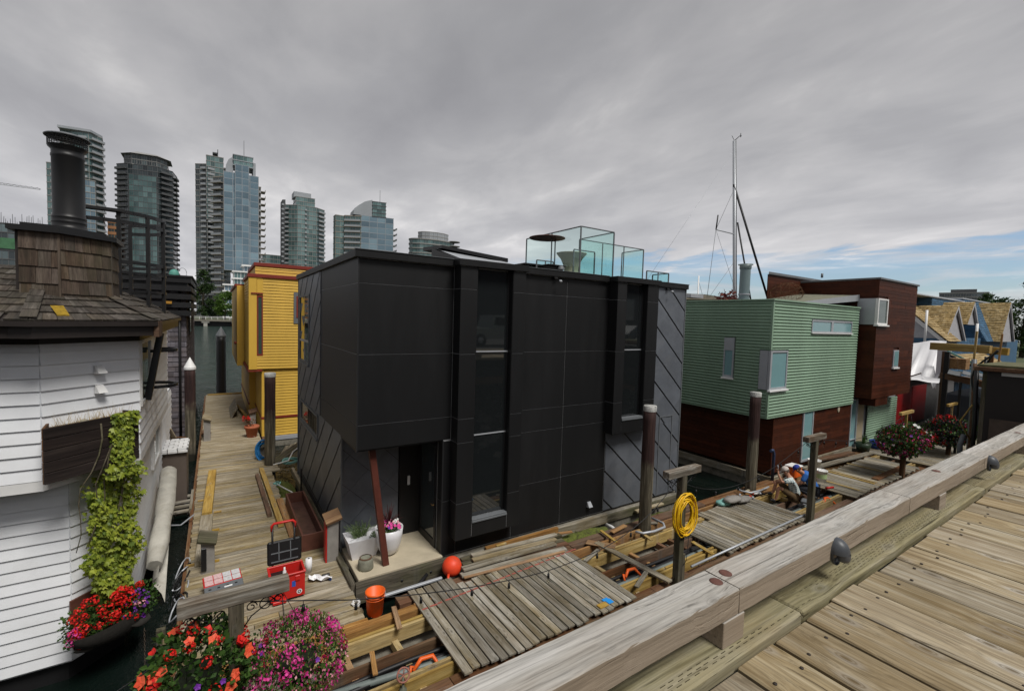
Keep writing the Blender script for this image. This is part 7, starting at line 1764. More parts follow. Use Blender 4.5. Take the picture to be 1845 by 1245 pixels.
# bits on the open dock
def clampo(x, y, label):
    t = thing('strap_clamp', label, 'clamp', (x, y, .35)); obj('strap', MB().tube([(x-.25, y-.03, .40), (x-.1, y+.05, .47), (x+.08, y+.04, .46), (x+.14, y-.1, .36), (x+.2, y-.2, .25)], [.025, .035, .035, .022, .02], 8), MT['orange'], t)
    obj('hook', MB().tube([(x-.3, y-.06, .36), (x-.27, y+.02, .44), (x-.2, y+.02, .40)], .022, 7), MT['orange'], t)
clampo(2.62, 5.98, 'orange clamp on the joist left of the boarded section'); clampo(7.15, 6.1, 'orange clamp in the open joists right of the boarded section'); clampo(15.35, 5.85, 'orange clamp behind the post in front of the workers')
vl = thing('gate_valve', 'old gate valve with pinkish handwheel at the bottom of the frame', 'valve', (2.12, 5.75, .1))
obj('stem', MB().tube([(2.13, 5.7, -.1), (2.13, 5.7, .42), (2.13, 5.7, .44), (2.13, 5.7, .60)], [.05, .05, .018, .018], 10), paint('verdigris_bronze', (.14, .15, .11), .7, .3, 20), vl)
mb = MB().tube([(2.13+.085*cos(a), 5.7+.04*sin(a), .62+.075*sin(a)) for a in [k*2*pi/20 for k in range(21)]], .013, 6, cap=False)
for k in range(5): a = 2*pi*k/5; mb.tube([(2.13, 5.7, .62), (2.13+.085*cos(a), 5.7+.04*sin(a), .62+.075*sin(a))], .009, 5)
obj('handwheel', mb, paint('pink_rust', (.32, .13, .10), .7, .2, 30), vl)
o = obj('blue_tape', MB().cbox((5.86, 5.50, .505), (5.98, 5.62, .515), .003).cbox((5.82, 5.60, .505), (5.95, 5.66, .52), .003), paint('bright_blue', (.02, .28, .75), .5)); props(o, 'scrap of bright blue tape at the lower right of the boarded section', 'tape')
o = obj('wood_offcut', MB().cbox((5.62, 5.47, .505), (5.82, 5.58, .53), .003), WD['gold']); props(o, 'small golden offcut beside the blue tape', 'offcut')
# red paint on boards: chalk line
mb = MB(); x = 2.95
while x < 6.6:
    y = 7.05+(x-2.95)*.07+rnd.uniform(-.004, .004); mb.box((x, y-.018, .502), (x+rnd.uniform(.08, .14), y+.018, .5065)); x += .1485
obj('paint_line', mb, paint('faded_red_spray', (.36, .10, .075), .9, .4, 20), dk, kind='stuff')
# teal sacks
sg = 'teal and grey sacks stacked on the dock'
for k, (x, y, z, mt) in enumerate(((12.05, 7.12, .56, 'teal'), (12.15, 6.95, .68, 'greyboard'), (12.62, 6.92, .60, 'greyboard'))):
    o = lump('sack', (x-.3, y-.17, z-.07), (x+.3, y+.17, z+.07), 40+k, MT[mt], ['teal sack at the bottom of the small stack on the dock', 'grey sack on top of the teal one', 'grey sack leaning at the right of the small stack'][k], 'sack', 6, sg)
# white buckets, orange tub, red hand tool
def pail(x, y, z, r, h, mat, label, lm=None):
    t = thing('bucket', label, 'bucket', (x, y, z)); obj('shell', MB().lathe([(.001, 0), (r*.86, 0), (r, h), (r*1.06, h), (r*1.06, h*1.06), (r*.94, h*1.06), (r*.8, .03), (.001, .03)], (x, y, z), 22), mat, t)
    obj('bail', MB().tube([(x+r*cos(a), y+.02, z+h*1.0+r*.9*sin(a)) for a in [k*pi/10 for k in range(11)]], .005, 5), MT['grayp'], t)
    if lm: obj('label', MB().lathe([(r*.93, h*.35), (r*.975, h*.75)], (x, y, z), 22), lm, t)
    return t
pail(16.75, 6.62, .5, .17, .36, MT['whiteP'], 'white pail with green label on the dock right of the workers', paint('pale_green_label', (.45, .6, .3), .6, .3, 20))
pail(17.6, 7.2, .5, .20, .42, MT['whiteP'], 'white pail full of tools behind the workers')
ot = thing('cooler', 'bright orange tub with white lid behind the blue capped worker', 'tub', (16.1, 7.25, .5))
obj('tub', MB().cbox((16.2, 7.15, .5), (16.65, 7.5, .85), .04), MT['orange'], ot); obj('lid', MB().cbox((16.18, 7.13, .855), (16.67, 7.52, .90), .02), MT['whiteP'], ot)
o = obj('hand_tool', MB().tube([(16.1, 6.2, .53), (16.4, 6.12, .53)], [.04, .03], 8), MT['red']); props(o, 'red handled tool lying on the boards right of the workers', 'tool')
o = obj('blue_standpipe', MB().tube([(15.5, 7.55, .4), (15.5, 7.55, 1.35), (15.42, 7.55, 1.48), (15.2, 7.5, 1.5)], .05, 8), paint('dark_blue_pipe', (.03, .05, .11), .4)); props(o, 'dark blue standpipe with bent top by the green house corner', 'pipe')
rr = random.Random(77)
for k in range(9):
    x = 13.0+rr.uniform(0, .9); y = 7.0+rr.uniform(-.1, .25); o = obj('tool_bit', MB().cbox((-.06, -.03, 0), (.06, .03, .05), .008), [MT['alum'], MT['black'], MT['red'], MT['whiteP']][k % 4], None, T(x, y, .51) @ rotz(rr.uniform(0, 3))); props(o, ['pale','black','red','white'][k % 4]+' small fitting lying '+['leftmost on the plank by the workers','on the plank near the standpipe','on the plank nearest the workers','on the far edge of the plank','on the near edge of the plank','in the middle of the plank','beside the white fitting on the plank','at the green house end of the plank','rightmost on the plank by the workers'][k], 'tool', 'loose tools on the plank')
# plant pots by the cream door
for k, (x, y, m_, l_) in enumerate(((22.7, 7.5, 'terragreen', 'dark green pot with spiky succulents by the cream door'), (23.7, 7.35, 'cobalt', 'cobalt blue pot right of the cream door'))):
    t = thing('plant_pot', l_, 'pot', (x, y, .6)); mt_ = paint(m_, (.03, .05, .03) if k == 0 else (.02, .06, .28), .35)
    obj('pot', MB().lathe([(.001, 0), (.22, 0), (.28, .32), (.26, .32), (.2, .28), (.001, .27)], (x, y, .52), 20), mt_, t)
    mb = MB()
    for j in range(26):
        a = rr.uniform(0, 2*pi); e = rr.uniform(.8, 1.5); L = rr.uniform(.25, .5) if k == 0 else .15; b0 = V((x, y, .8)); d = V((cos(a)*cos(e), sin(a)*cos(e), sin(e))); s = d.cross(V((0, 0, 1))).normalized()*.03; mb.add([b0-s, b0+s, b0+d*L], [(0,1,2)])
    obj('leaves', mb, LP, t)

# ================================================================== hanging flower baskets
BG = leafmat('basket_leaf', (.018, .05, .01), (.07, .14, .025)); BD = leafmat('dark_basket_leaf', (.015, .022, .02), (.05, .05, .05)); BY = leafmat('yellow_green_leaf', (.07, .12, .02), (.20, .25, .05))
MT['dkmoss'] = paint('dark_wet_moss', (.014, .020, .009), .95, .3, 20)
def basket(c, r, h, label, spec, n=1500, lm=BG, bits=None, seed=1, hang=None, leaf=.05, dens=1.0):
    rr = random.Random(seed); t = thing('flower_basket', label, 'flower basket', c, group='hanging flower baskets'); c = V(c)
    obj('basket', MB().lathe([(.001, -h*.36), (r*.28, -h*.3), (r*.42, -h*.1), (r*.44, .0), (r*.4, 0), (.001, -.02)], c, 18), MT['dkmoss'], t)
    mb = MB()
    for k in range(n):
        d = V((rr.gauss(0, 1), rr.gauss(0, 1), rr.gauss(0, 1))).normalized(); q = rr.uniform(.72, 1.02)*(1+.14*sin(d.x*7+d.z*5+seed)); p = c+V((d.x*r*q, d.y*r*q, d.z*h*.5*q*(1 if d.z > 0 else 1.05)))
        s = leaf*rr.uniform(.6, 1.3); a = (d+V((rr.gauss(0, .6), rr.gauss(0, .6), rr.gauss(0, .6)))).normalized(); b = a.orthogonal().normalized(); b = b*cos(k)+a.cross(b)*sin(k)
        mb.add([p, p+a*s*.45+b*s*.38, p+a*s, p+a*s*.45-b*s*.38], [(0,1,2,3)])
    obj('foliage', mb, lm, t)
    if bits:
        for cn, m_, nn, ss in bits:
            mb = MB()
            for k in range(nn):
                d = V((rr.gauss(0, 1), rr.gauss(0, 1), rr.gauss(0, 1))).normalized(); q = rr.uniform(.92, 1.12); p = c+V((d.x*r*q, d.y*r*q, d.z*h*.5*q)); s = ss*rr.uniform(.6, 1.3)
                a = V((rr.gauss(0, .5), rr.gauss(0, .5), -1)).normalized(); b = a.orthogonal().normalized(); b = b*cos(k)+a.cross(b)*sin(k)
                mb.add([p, p+a*s*.5+b*s*.3, p+a*s, p+a*s*.5-b*s*.3], [(0,1,2,3)])
            obj(cn, mb, m_, t, kind='stuff')
    toc = (EYE-c).normalized()
    for kind, colr, n_, rad in spec:
        for k in range(n_):
            for tries in range(20):
                d = V((rr.gauss(0, 1), rr.gauss(0, 1), rr.gauss(0, 1))).normalized()
                if d.dot(toc) > .05 or rr.random() < .15: break
            p = c+V((d.x*r*1.03, d.y*r*1.03, d.z*h*.53)); blossom(t, p, kind, colr, rad, rr, (d+toc*.8))
    if hang: 
        for a in (0, 2.1, 4.2): obj('chain', MB().tube([V(hang), c+V((r*.4*cos(a), r*.4*sin(a), 0))], .004, 4), MT['black'], t)
    return t
basket((-.16, 5.4, 1.84), .46, .88, 'coral red flowered basket at the left of the nearest crossarm post', [('flat', 'coral', 20, .058), ('head', 'red', 18, .060), ('flat', 'red', 10, .05), ('flat', 'purple', 5, .03)], 2600, BG, None, 2, (-.25, 5.4, 2.46), .065)
basket((.76, 5.4, 1.63), .49, .80, 'pink fuchsia basket at the right of the nearest crossarm post', [('head', 'pink', 14, .065), ('flat', 'purple', 6, .03), ('head', 'deep', 4, .045)], 1900, BG, [('fuchsia_bits', PT['pale'], 700, .032), ('fuchsia_bits_dark', PT['pink'], 1500, .034), ('light_leaves', BY, 2200, .034), ('red_bits', PT['deep'], 300, .03)], 3, (.60, 5.4, 2.46), .045)
for k, (x, z, sp, lb) in enumerate(((19.55, 1.80, [('head', 'pink', 6, .06), ('flat', 'white', 6, .04), ('flat', 'purple', 6, .05)], 'mixed pink and purple basket on the left of the dark post'), (20.45, 1.80, [('head', 'red', 4, .08), ('flat', 'white', 9, .06), ('head', 'pink', 5, .06)], 'mixed basket with white and crimson flowers on the right of the dark post'))):
    basket((x, 5.45, z), .60, .95, lb, sp, 1500, BG, [('pink_bits', PT['pink'], 260, .055), ('crimson_bits', PT['deep'], 420, .065), ('dark_leaves', BD, 500, .08), ('green_leaves', BG, 500, .08)], 6+k, (x, 5.45, 2.7), .09)
basket((24.9, 5.45, 1.55), .68, 1.1, 'red geranium basket on the left of the farther post', [('head', 'red', 13, .10)], 1700, BD, [('green_leaves', BG, 700, .10), ('crimson_bits', PT['deep'], 250, .08)], 9, (25.1, 5.45, 2.6), .10)
basket((25.9, 5.45, 1.50), .62, .9, 'dusky pink and green basket on the right of the farther post', [('head', 'red', 5, .09)], 1500, BG, [('crimson_bits', PT['deep'], 300, .08), ('dark_leaves', BD, 500, .09)], 10, (25.5, 5.45, 2.6), .10)
# trough of geraniums on the white house
gt = thing('hanging_trough', 'coir lined trough of red geraniums and purple petunias on the white house', 'planter', (-1.36, 8.62, 1.0))
mb = MB(); vs = []
for i in range(15):
    f = i/14; c = V((-1.74+.80*f, 8.42+.42*f, 0))
    for j in range(7):
        g = j/6; a = -pi/2+pi*(g-.5); d = .20+.05*sin(f*pi); vs.append(c+V((.7, -.7, 0))*d*sin(g*pi)*.9+V((-.05, .05, 0))+V((0, 0, .90-.30*sin(g*pi*.5)**.6*(.75+.3*sin(f*9)) - .08*f*0)))
mb.add(vs, [(i*7+j, (i+1)*7+j, (i+1)*7+j+1, i*7+j+1) for i in range(14) for j in range(6)], True)
obj('liner', mb, paint('dark_coir', (.028, .026, .022), .95, .4, 30, bs=.8), gt)
lump_ = MB(); 
vs = []
for j in range(9):
    ph = pi*.5*j/8
    for k in range(24):
        a = 2*pi*k/24; vs.append(V((-1.30, 8.68, .92))+V((.7071, .7071, 0))*.56*cos(a)*cos(ph*.93)+V((.7071, -.7071, 0))*.24*sin(a)*cos(ph*.93)+V((0, 0, -.36*sin(ph)*(1+.12*cos(a)))))
obj('trough_body', lump_.add(vs, [(j*24+k, j*24+(k+1) % 24, (j+1)*24+(k+1) % 24, (j+1)*24+k) for j in range(8) for k in range(24)], True), bpy.data.materials['dark_coir'], gt)
timber('backing_board', (-1.78, 8.74, .98), (-1.25, 9.28, .98), .03, .55, MT['troughm'], gt)
mb = MB(); rr = random.Random(15)
for k in range(2200):
    f = rr.random(); c = V((-1.68+.74*f, 8.45+.44*f, .98)); d = V((rr.gauss(0, 1), rr.gauss(0, 1), rr.gauss(0, 1))).normalized(); p = c+V((d.x*.17, d.y*.17, d.z*.24)); a = (d+V((rr.gauss(0, .6), rr.gauss(0, .6), rr.gauss(0, .6)))).normalized(); b = a.orthogonal().normalized(); b = b*cos(k)+a.cross(b)*sin(k); s = .05*rr.uniform(.6, 1.3)
    mb.add([p, p+a*s*.45+b*s*.38, p+a*s, p+a*s*.45-b*s*.38], [(0,1,2,3)])
obj('foliage', mb, BG, gt)
tc_ = (EYE-V((-1.35, 8.6, 1))).normalized()
def trough_fl(n, kind, colr, r_, f0, f1, z0, z1):
    for k in range(n):
        f = rr.uniform(f0, f1); z = rr.uniform(z0, z1); u_ = 1-abs(z-.98)/.45; c = V((-1.70+.78*f, 8.43+.44*f, z)); p = c+V((rr.uniform(-.03, .03), -.19*max(.3, u_), 0)); blossom(gt, p, kind, colr, r_, rr, tc_+V((rr.gauss(0, .3), rr.gauss(0, .3), rr.gauss(0, .3))))
trough_fl(36, 'head', 'red', .066, .02, .82, .78, 1.32); trough_fl(3, 'head', 'red', .05, .85, 1.0, 1.1, 1.3); trough_fl(4, 'head', 'pink', .05, .0, .1, .85, 1.1); trough_fl(2, 'head', 'pale', .05, .85, .95, 1.0, 1.1); trough_fl(26, 'flat', 'purple', .026, .72, 1.05, .72, 1.2)
ch = thing('chain', 'rusty chain hanging below the geranium trough at the white house corner', 'chain', (-.95, 8.7, .3))
for k in range(16):
    z = .62-k*.04; obj('link', MB().lathe([(.010, -.003), (.014, 0), (.010, .003)], (-.93, 8.6, z), 8, Mx.Rotation(pi/2, 4, 'X' if k % 2 else 'Y') @ Mx.Diagonal((1, 1.7, 1, 1))), paint('chain_rust', (.10, .07, .05), .7) if k == 0 else bpy.data.materials['chain_rust'], ch)
# ivy hanging from the window box
iv = thing('ivy', 'long curtain of bright yellow green ivy hanging from the dark planter box', 'ivy', (-1.2, 8.5, 3.9))
def ivy_mesh():
    # five lobed, folded along the midrib
    o_ = [(0, 0), (.30, -.10), (.52, .18), (.30, .30), (.34, .62), (.10, .55), (0, 1.0)]
    vs = [V((x, y, -abs(x)*.35+.05*y)) for x, y in o_]+[V((-x, y, -abs(x)*.35+.05*y)) for x, y in o_[1:-1]]
    return vs, [(0,1,2,3,4,5,6), (0,6,11,10,9,8,7)]
IV = ivy_mesh(); IVm = []
for k, (c1, c2) in enumerate((((.09, .14, .015), (.36, .42, .05)), ((.27, .33, .03), (.42, .46, .06)), ((.06, .10, .015), (.13, .19, .025)))):
    IVm.append(MB().add(*IV).mesh('leaf', leafmat('ivy_leaf_%d' % k if k else 'ivy_leaf', c1, c2, .45, .3)))
rr = random.Random(44); big = MB(); U = V((cos(R(45)), sin(R(45)), 0)); Nn = V((U.y, -U.x, 0)); cnt = 0
def ivy_x(z):
    # half width and centre along the wall line (metres from the left end of the box)
    if z > 3.75: return .98, .20
    if z > 3.2: return .93, .15+.0*z
    if z > 2.9: return .95, .22
    if z > 1.9: return .86, .37
    return .84, .37-(1.9-z)*.28
lv = []
for k in range(3400):
    z = rr.uniform(1.15, 3.98)
    if z > 3.1 and rr.random() < .45: continue
    cx, hw = ivy_x(z+rr.uniform(-.1, .1)); hw *= 1.0+.16*sin(z*4.3+1)+.10*sin(z*11); s = cx+hw*(rr.uniform(-1, 1)); dep = rr.uniform(.0, .20)*(1 if z < 3.1 else .45)
    lobes = .5+.5*sin(z*6.1+s*8)
    if rr.random() < .14*lobes: continue
    p = A+U*(s+(.07 if z < 3.0 else 0))+V((0, 0, z))+Nn*(dep*(.6+.5*lobes)+.02)-(Nn*.22 if z < 3.05 else Nn*0); lv.append((dep*(.6+.5*lobes), p))
lv.sort(key=lambda q: -q[0])
for k, (dd_, p) in enumerate(lv):
    sc_ = rr.choice([.035, .05, .06, .075, .095])*rr.uniform(.85, 1.15); dirn = (Nn*rr.uniform(.5, 1.3)+U*rr.gauss(0, .45)+V((0, 0, rr.uniform(.1, .9)))).normalized()
    y_ = V((rr.gauss(0, .35), rr.gauss(0, .35), -1)); y_ = (y_-dirn*y_.dot(dirn)).normalized(); x_ = y_.cross(dirn)
    M = Mx(((x_.x, y_.x, dirn.x, p.x), (x_.y, y_.y, dirn.y, p.y), (x_.z, y_.z, dirn.z, p.z), (0, 0, 0, 1))) @ Mx.Scale(sc_, 4)
    if k < 300: obj('leaf', IVm[rr.choice([0, 0, 1, 1, 2])], None, iv, M)
    else: big.add([M @ v for v in IV[0]], IV[1])
obj('leaves', big, IVm[0].materials[0], iv, kind='stuff')
for k in range(6):
    s0 = (.66, .84, .9, .96, 1.0, 1.04)[k]; pts = []
    for j in range(9): z = 3.86-j*.22; pts.append(A+U*(s0+.06*sin(j*1.1+k)-(.04*j if k < 3 else 0))+V((0, 0, z))+Nn*(.035 if z > 3.1 else -.05))
    obj('stem', MB().tube(pts, [.012-.0008*j for j in range(9)], 6), WD['post'], iv)

# offcuts and scraps lying over the open joists
rr = random.Random(91)
spots = [(1.3, 6.6, .50), (1.9, 6.3, .46), (2.5, 7.05, .50), (6.75, 6.9, .50), (7.7, 7.35, .50), (8.2, 7.5, .50), (8.5, 6.95, .5), (9.1, 7.35, .5), (9.2, 5.9, .48), (7.0, 5.75, .48), (13.5, 7.3, .52), (15.9, 6.9, .5), (5.2, 8.1, .6), (6.9, 8.0, .5)]
where = ['in the left gap below the bucket', 'between the left joists', 'at the corner of the left gap', 'beside the boarded section end', 'on the brown plank past the lumber pile', 'on the brown plank near the mooring hoop', 'on the yellow joist left of the hose post', 'behind the hose post', 'on the low joist right of the hose post', 'at the foot of the hose post', 'beside the standpipe', 'behind the kneeling worker', 'behind the lumber pile', 'at the right end of the lumber pile']
for (x, y, z), w_ in zip(spots, where):
    a = rr.uniform(-.5, .5) if rr.random() < .7 else 1.4; L = rr.uniform(.25, .7); d = V((cos(a), sin(a), rr.uniform(-.03, .03)))*L/2; c = V((x, y, z+.02)); mk = rr.choice(['brown', 'cedar', 'dock', 'fresh'])
    lumber('offcut', c-d, c+d, rr.uniform(.06, .12), .03, WD[mk], {'brown': 'dark', 'cedar': 'reddish', 'dock': 'grey', 'fresh': 'yellow'}[mk]+' offcut '+w_, 'offcuts scattered over the open joists')
# ================================================================== people
def skin_body(name, pts, edges, rad, mat, parent, lv=2, root=0):
    me = bpy.data.meshes.new(name); me.from_pydata([tuple(p) for p in pts], edges, []); me.materials.append(mat)
    o = obj(name, me, None, parent)
    sm = o.modifiers.new('skin', 'SKIN'); sm.use_smooth_shade = True
    for i, r in enumerate(rad): me.skin_vertices[0].data[i].radius = (r, r) if not isinstance(r, tuple) else r; me.skin_vertices[0].data[i].use_root = (i == root)
    ss = o.modifiers.new('sub', 'SUBSURF'); ss.levels = lv; ss.render_levels = lv
    return o
SK = paint('skin', (.46, .235, .15), .5, .1, 20)
def person(label, base, fwd, pose, mats, cap=None, hair=None, tool=None):
    F_ = V((*fwd, 0)).normalized(); L_ = V((-F_.y, F_.x, 0)); B = V(base)
    g = lambda f, l, z: B+F_*f+L_*l+V((0, 0, z))
    t = thing('person', label, 'person', base, group=None)
    J = {k: g(*v) for k, v in pose.items()}
    names = ['pelvis', 'belly', 'chest', 'neck', 'head0', 'head1', 'sL', 'eL', 'wL', 'hL', 'sR', 'eR', 'wR', 'hR', 'pL', 'kL', 'aL', 'tL', 'pR', 'kR', 'aR', 'tR']
    ed = [('pelvis', 'belly'), ('belly', 'chest'), ('chest', 'neck'), ('neck', 'head0'), ('head0', 'head1'), ('chest', 'sL'), ('sL', 'eL'), ('eL', 'wL'), ('wL', 'hL'), ('chest', 'sR'), ('sR', 'eR'), ('eR', 'wR'), ('wR', 'hR'), ('pelvis', 'pL'), ('pL', 'kL'), ('kL', 'aL'), ('aL', 'tL'), ('pelvis', 'pR'), ('pR', 'kR'), ('kR', 'aR'), ('aR', 'tR')]
    rd = dict(pelvis=.13, belly=.12, chest=.135, neck=.055, head0=.082, head1=.085, sL=.062, eL=.043, wL=.028, hL=.032, sR=.062, eR=.043, wR=.028, hR=.032, pL=.095, kL=.06, aL=.038, tL=.035, pR=.095, kR=.06, aR=.038, tR=.035)
    ix = {n: i for i, n in enumerate(names)}
    body = skin_body('body', [J[n] for n in names], [(ix[a], ix[b]) for a, b in ed], [rd[n] for n in names], SK, t)
    # five fingers on each hand
    for s in 'LR':
        d = (J['h'+s]-J['w'+s]).normalized(); q = d.orthogonal().normalized()
        mb = MB()
        for k in range(4):
            b0 = J['h'+s]+q*(k-1.5)*.018; mb.tube([b0, b0+d*.035+d.cross(q)*.012, b0+d*.05+d.cross(q)*.035], [.0095, .009, .007], 6)
        b0 = J['w'+s]+d*.03+q*.03; mb.tube([b0, b0+q*.025+d*.03, b0+q*.015+d*.05+d.cross(q)*.02], [.010, .010, .008], 6)
        obj('fingers', mb, SK, body)
    # face
    hd = (J['head0']+J['head1'])/2; look = (F_*.8+V((0, 0, -.35))).normalized(); up_ = (J['head1']-J['head0']).normalized(); sd_ = look.cross(up_).normalized()
    obj('nose', MB().tube([hd+look*.085+up_*.015, hd+look*.108-up_*.015], [.010, .016], 7), SK, body)
    for s in (-1, 1):
        obj('ear', MB().tube([hd+sd_*s*.082+up_*.01, hd+sd_*s*.09-up_*.03], [.018, .013], 7), SK, body)
        obj('eye', MB().lathe([(.001, -.008), (.008, 0), (.001, .008)], hd+look*.082+sd_*s*.03+up_*.018, 8), MT['black'], body)
    obj('mouth', MB().tube([hd+look*.086-up_*.035-sd_*.02, hd+look*.09-up_*.037, hd+look*.086-up_*.035+sd_*.02], .005, 5), MT['rust'], body)
    # clothes
    nm = ['pelvis', 'belly', 'chest', 'sL', 'eL', 'sR', 'eR', 'neck']; sc = {'neck': .062}
    mix = lambda a, b, f: J[a].lerp(J[b], f)
    pts = [mix('pelvis', 'belly', .0), J['belly'], J['chest'], J['sL'], mix('sL', 'eL', .85), J['sR'], mix('sR', 'eR', .85), mix('chest', 'neck', .7)]
    skin_body('shirt', pts, [(0, 1), (1, 2), (2, 3), (3, 4), (2, 5), (5, 6), (2, 7)], [.152, .145, .158, .085, .068, .085, .068, .07], mats[0], t)
    f1 = mats[3]
    pts = [J['pelvis'], J['pL'], mix('pL', 'kL', .5), mix('pL', 'kL', f1), J['pR'], mix('pR', 'kR', .5), mix('pR', 'kR', f1)] if f1 < 1 else [J['pelvis'], J['pL'], J['kL'], mix('kL', 'aL', .9), J['pR'], J['kR'], mix('kR', 'aR', .9)]
    skin_body('shorts' if f1 < 1 else 'trousers', pts, [(0, 1), (1, 2), (2, 3), (0, 4), (4, 5), (5, 6)], [.148, .112, .098, .09, .112, .098, .09] if f1 < 1 else [.148, .112, .082, .06, .112, .082, .06], mats[1], t)
    for s in 'LR':
        d = (J['t'+s]-J['a'+s]); skin_body('shoe', [J['a'+s]-V((0, 0, .03)), J['a'+s]+d*.5-V((0, 0, .01)), J['t'+s]+d*.25], [(0, 1), (1, 2)], [.055, .05, .042], mats[2], t)
    if hair: obj('hair', MB().lathe([(.092, -.03), (.096, .01), (.085, .05), (.05, .08), (.001, .09)], hd-look*.012+up_*.02, 18), hair, t)
    if cap:
        Z = (up_*.95+look*.12).normalized(); X = (look-Z*look.dot(Z)).normalized(); Y = Z.cross(X); c = hd+up_*.035
        M = Mx(((X.x, Y.x, Z.x, c.x), (X.y, Y.y, Z.y, c.y), (X.z, Y.z, Z.z, c.z), (0, 0, 0, 1)))
        co = obj('cap', MB().lathe([(.104, 0), (.105, .03), (.092, .07), (.055, .10), (.001, .108)], (0, 0, 0), 22), cap, t, M)
        obj('cap_brim', MB().add([(.07, -.075, .008), (.15, -.06, -.012), (.185, 0, -.018), (.15, .06, -.012), (.07, .075, .008), (.07, -.075, .0), (.15, -.06, -.02), (.185, 0, -.026), (.15, .06, -.02), (.07, .075, .0)], [(0,1,2,3,4), (9,8,7,6,5), (0,5,6,1), (1,6,7,2), (2,7,8,3), (3,8,9,4)]), cap, co, M)
    return t, J
def plaid_mat():
    m, t, b = newmat('plaid_cloth'); co = t.nodes.new('ShaderNodeTexCoord').outputs['Object']; s = t.nodes.new('ShaderNodeSeparateXYZ'); t.links.new(mapn(t, co, (1, 1, 1), rot=(0, R(12), R(25))), s.inputs[0])
    def st(i, f, w): return math_(t, 'LESS_THAN', math_(t, 'FRACT', math_(t, 'MULTIPLY', s.outputs[i], f)), w)
    a = math_(t, 'ADD', st(0, 15, .45), math_(t, 'ADD', st(2, 15, .45), st(1, 15, .45)))
    c = ramp_(t, math_(t, 'DIVIDE', a, 3.), [(0, (.62, .68, .66)), (.34, (.30, .40, .42)), (.67, (.06, .09, .11)), (1, (.02, .03, .04))], 'CONSTANT'); setc(t, b, c); b.inputs['Roughness'].default_value = .85; return m
P1 = dict(pelvis=(0, 0, .10), belly=(.04, 0, .27), chest=(.14, 0, .52), neck=(.23, 0, .68), head0=(.29, 0, .76), head1=(.32, 0, .84),
          sL=(.16, .19, .60), eL=(.40, .26, .52), wL=(.50, .22, .74), hL=(.51, .20, .83), sR=(.18, -.18, .58), eR=(.34, -.22, .36), wR=(.52, -.06, .40), hR=(.59, -.03, .40),
          pL=(.06, .10, .10), kL=(.46, .17, .34), aL=(.52, .18, -.04), tL=(.64, .19, -.08), pR=(.06, -.10, .10), kR=(.50, -.10, .46), aR=(.58, -.10, .06), tR=(.70, -.10, .02))
pl1, J1 = person('seated worker in plaid shirt, tan shorts and pale cap holding a tool up', (14.20, 6.22, .52), (-.50, .87), P1, (plaid_mat(), paint('brown_cargo_cloth', (.11, .07, .032), .9, .2, 30), paint('dark_shoe', (.03, .03, .03), .7), .85), paint('pale_cap_cloth', (.55, .50, .46), .8, .1, 40), paint('grey_brown_hair', (.12, .09, .07), .9))
o = obj('small_wrench', MB().tube([J1['hL']+V((0, 0, -.03)), J1['hL']+V((.0, 0, .10)), J1['hL']+V((-.02, .01, .16))], [.012, .012, .018], 7), MT['alum']); props(o, 'small pale tool held up by the worker in plaid', 'tool')
P2 = dict(pelvis=(0, 0, .12), belly=(.10, 0, .30), chest=(.26, 0, .50), neck=(.38, 0, .58), head0=(.46, 0, .62), head1=(.51, 0, .68),
          sL=(.26, .19, .55), eL=(.36, .25, .32), wL=(.52, .18, .16), hL=(.58, .14, .10), sR=(.28, -.19, .54), eR=(.30, -.27, .30), wR=(.34, -.30, .08), hR=(.36, -.29, .0),
          pL=(.02, .10, .12), kL=(.44, .14, .10), aL=(.10, .18, -.02), tL=(-.02, .2, -.06), pR=(.02, -.10, .12), kR=(.42, -.14, .10), aR=(.08, -.16, -.02), tR=(-.04, -.17, -.06))
person('kneeling worker in blue t-shirt and blue cap bent over behind the plaid one', (15.0, 6.05, .60), (-.38, .92), P2, (paint('royal_blue_cotton', (.03, .14, .46), .85, .1, 30), paint('dark_trouser_cloth', (.02, .022, .03), .9), paint('dark_shoe', (.03, .03, .03), .7), 1.), paint('blue_cap_cloth', (.02, .04, .28), .8), paint('brown_hair', (.05, .03, .02), .9))
kp = obj('knee_pad', MB().cbox((-.14, -.10, 0), (.14, .10, .10), .03), MT['grayp'], None, T(14.25, 6.0, .49) @ rotz(.3)); props(kp, 'dark grey tool bag beside the worker in plaid', 'bag')
obj('bag_pouch', MB().cbox((-.09, -.14, .01), (.09, -.101, .08), .012), MT['black'], kp, T(14.25, 6.0, .49) @ rotz(.3))
o = obj('screwdriver', MB().tube([(13.95, 5.92, .55), (14.1, 5.75, .50)], [.018, .006], 6), MT['alum']); props(o, 'blue and silver screwdriver in front of the plaid worker', 'tool')

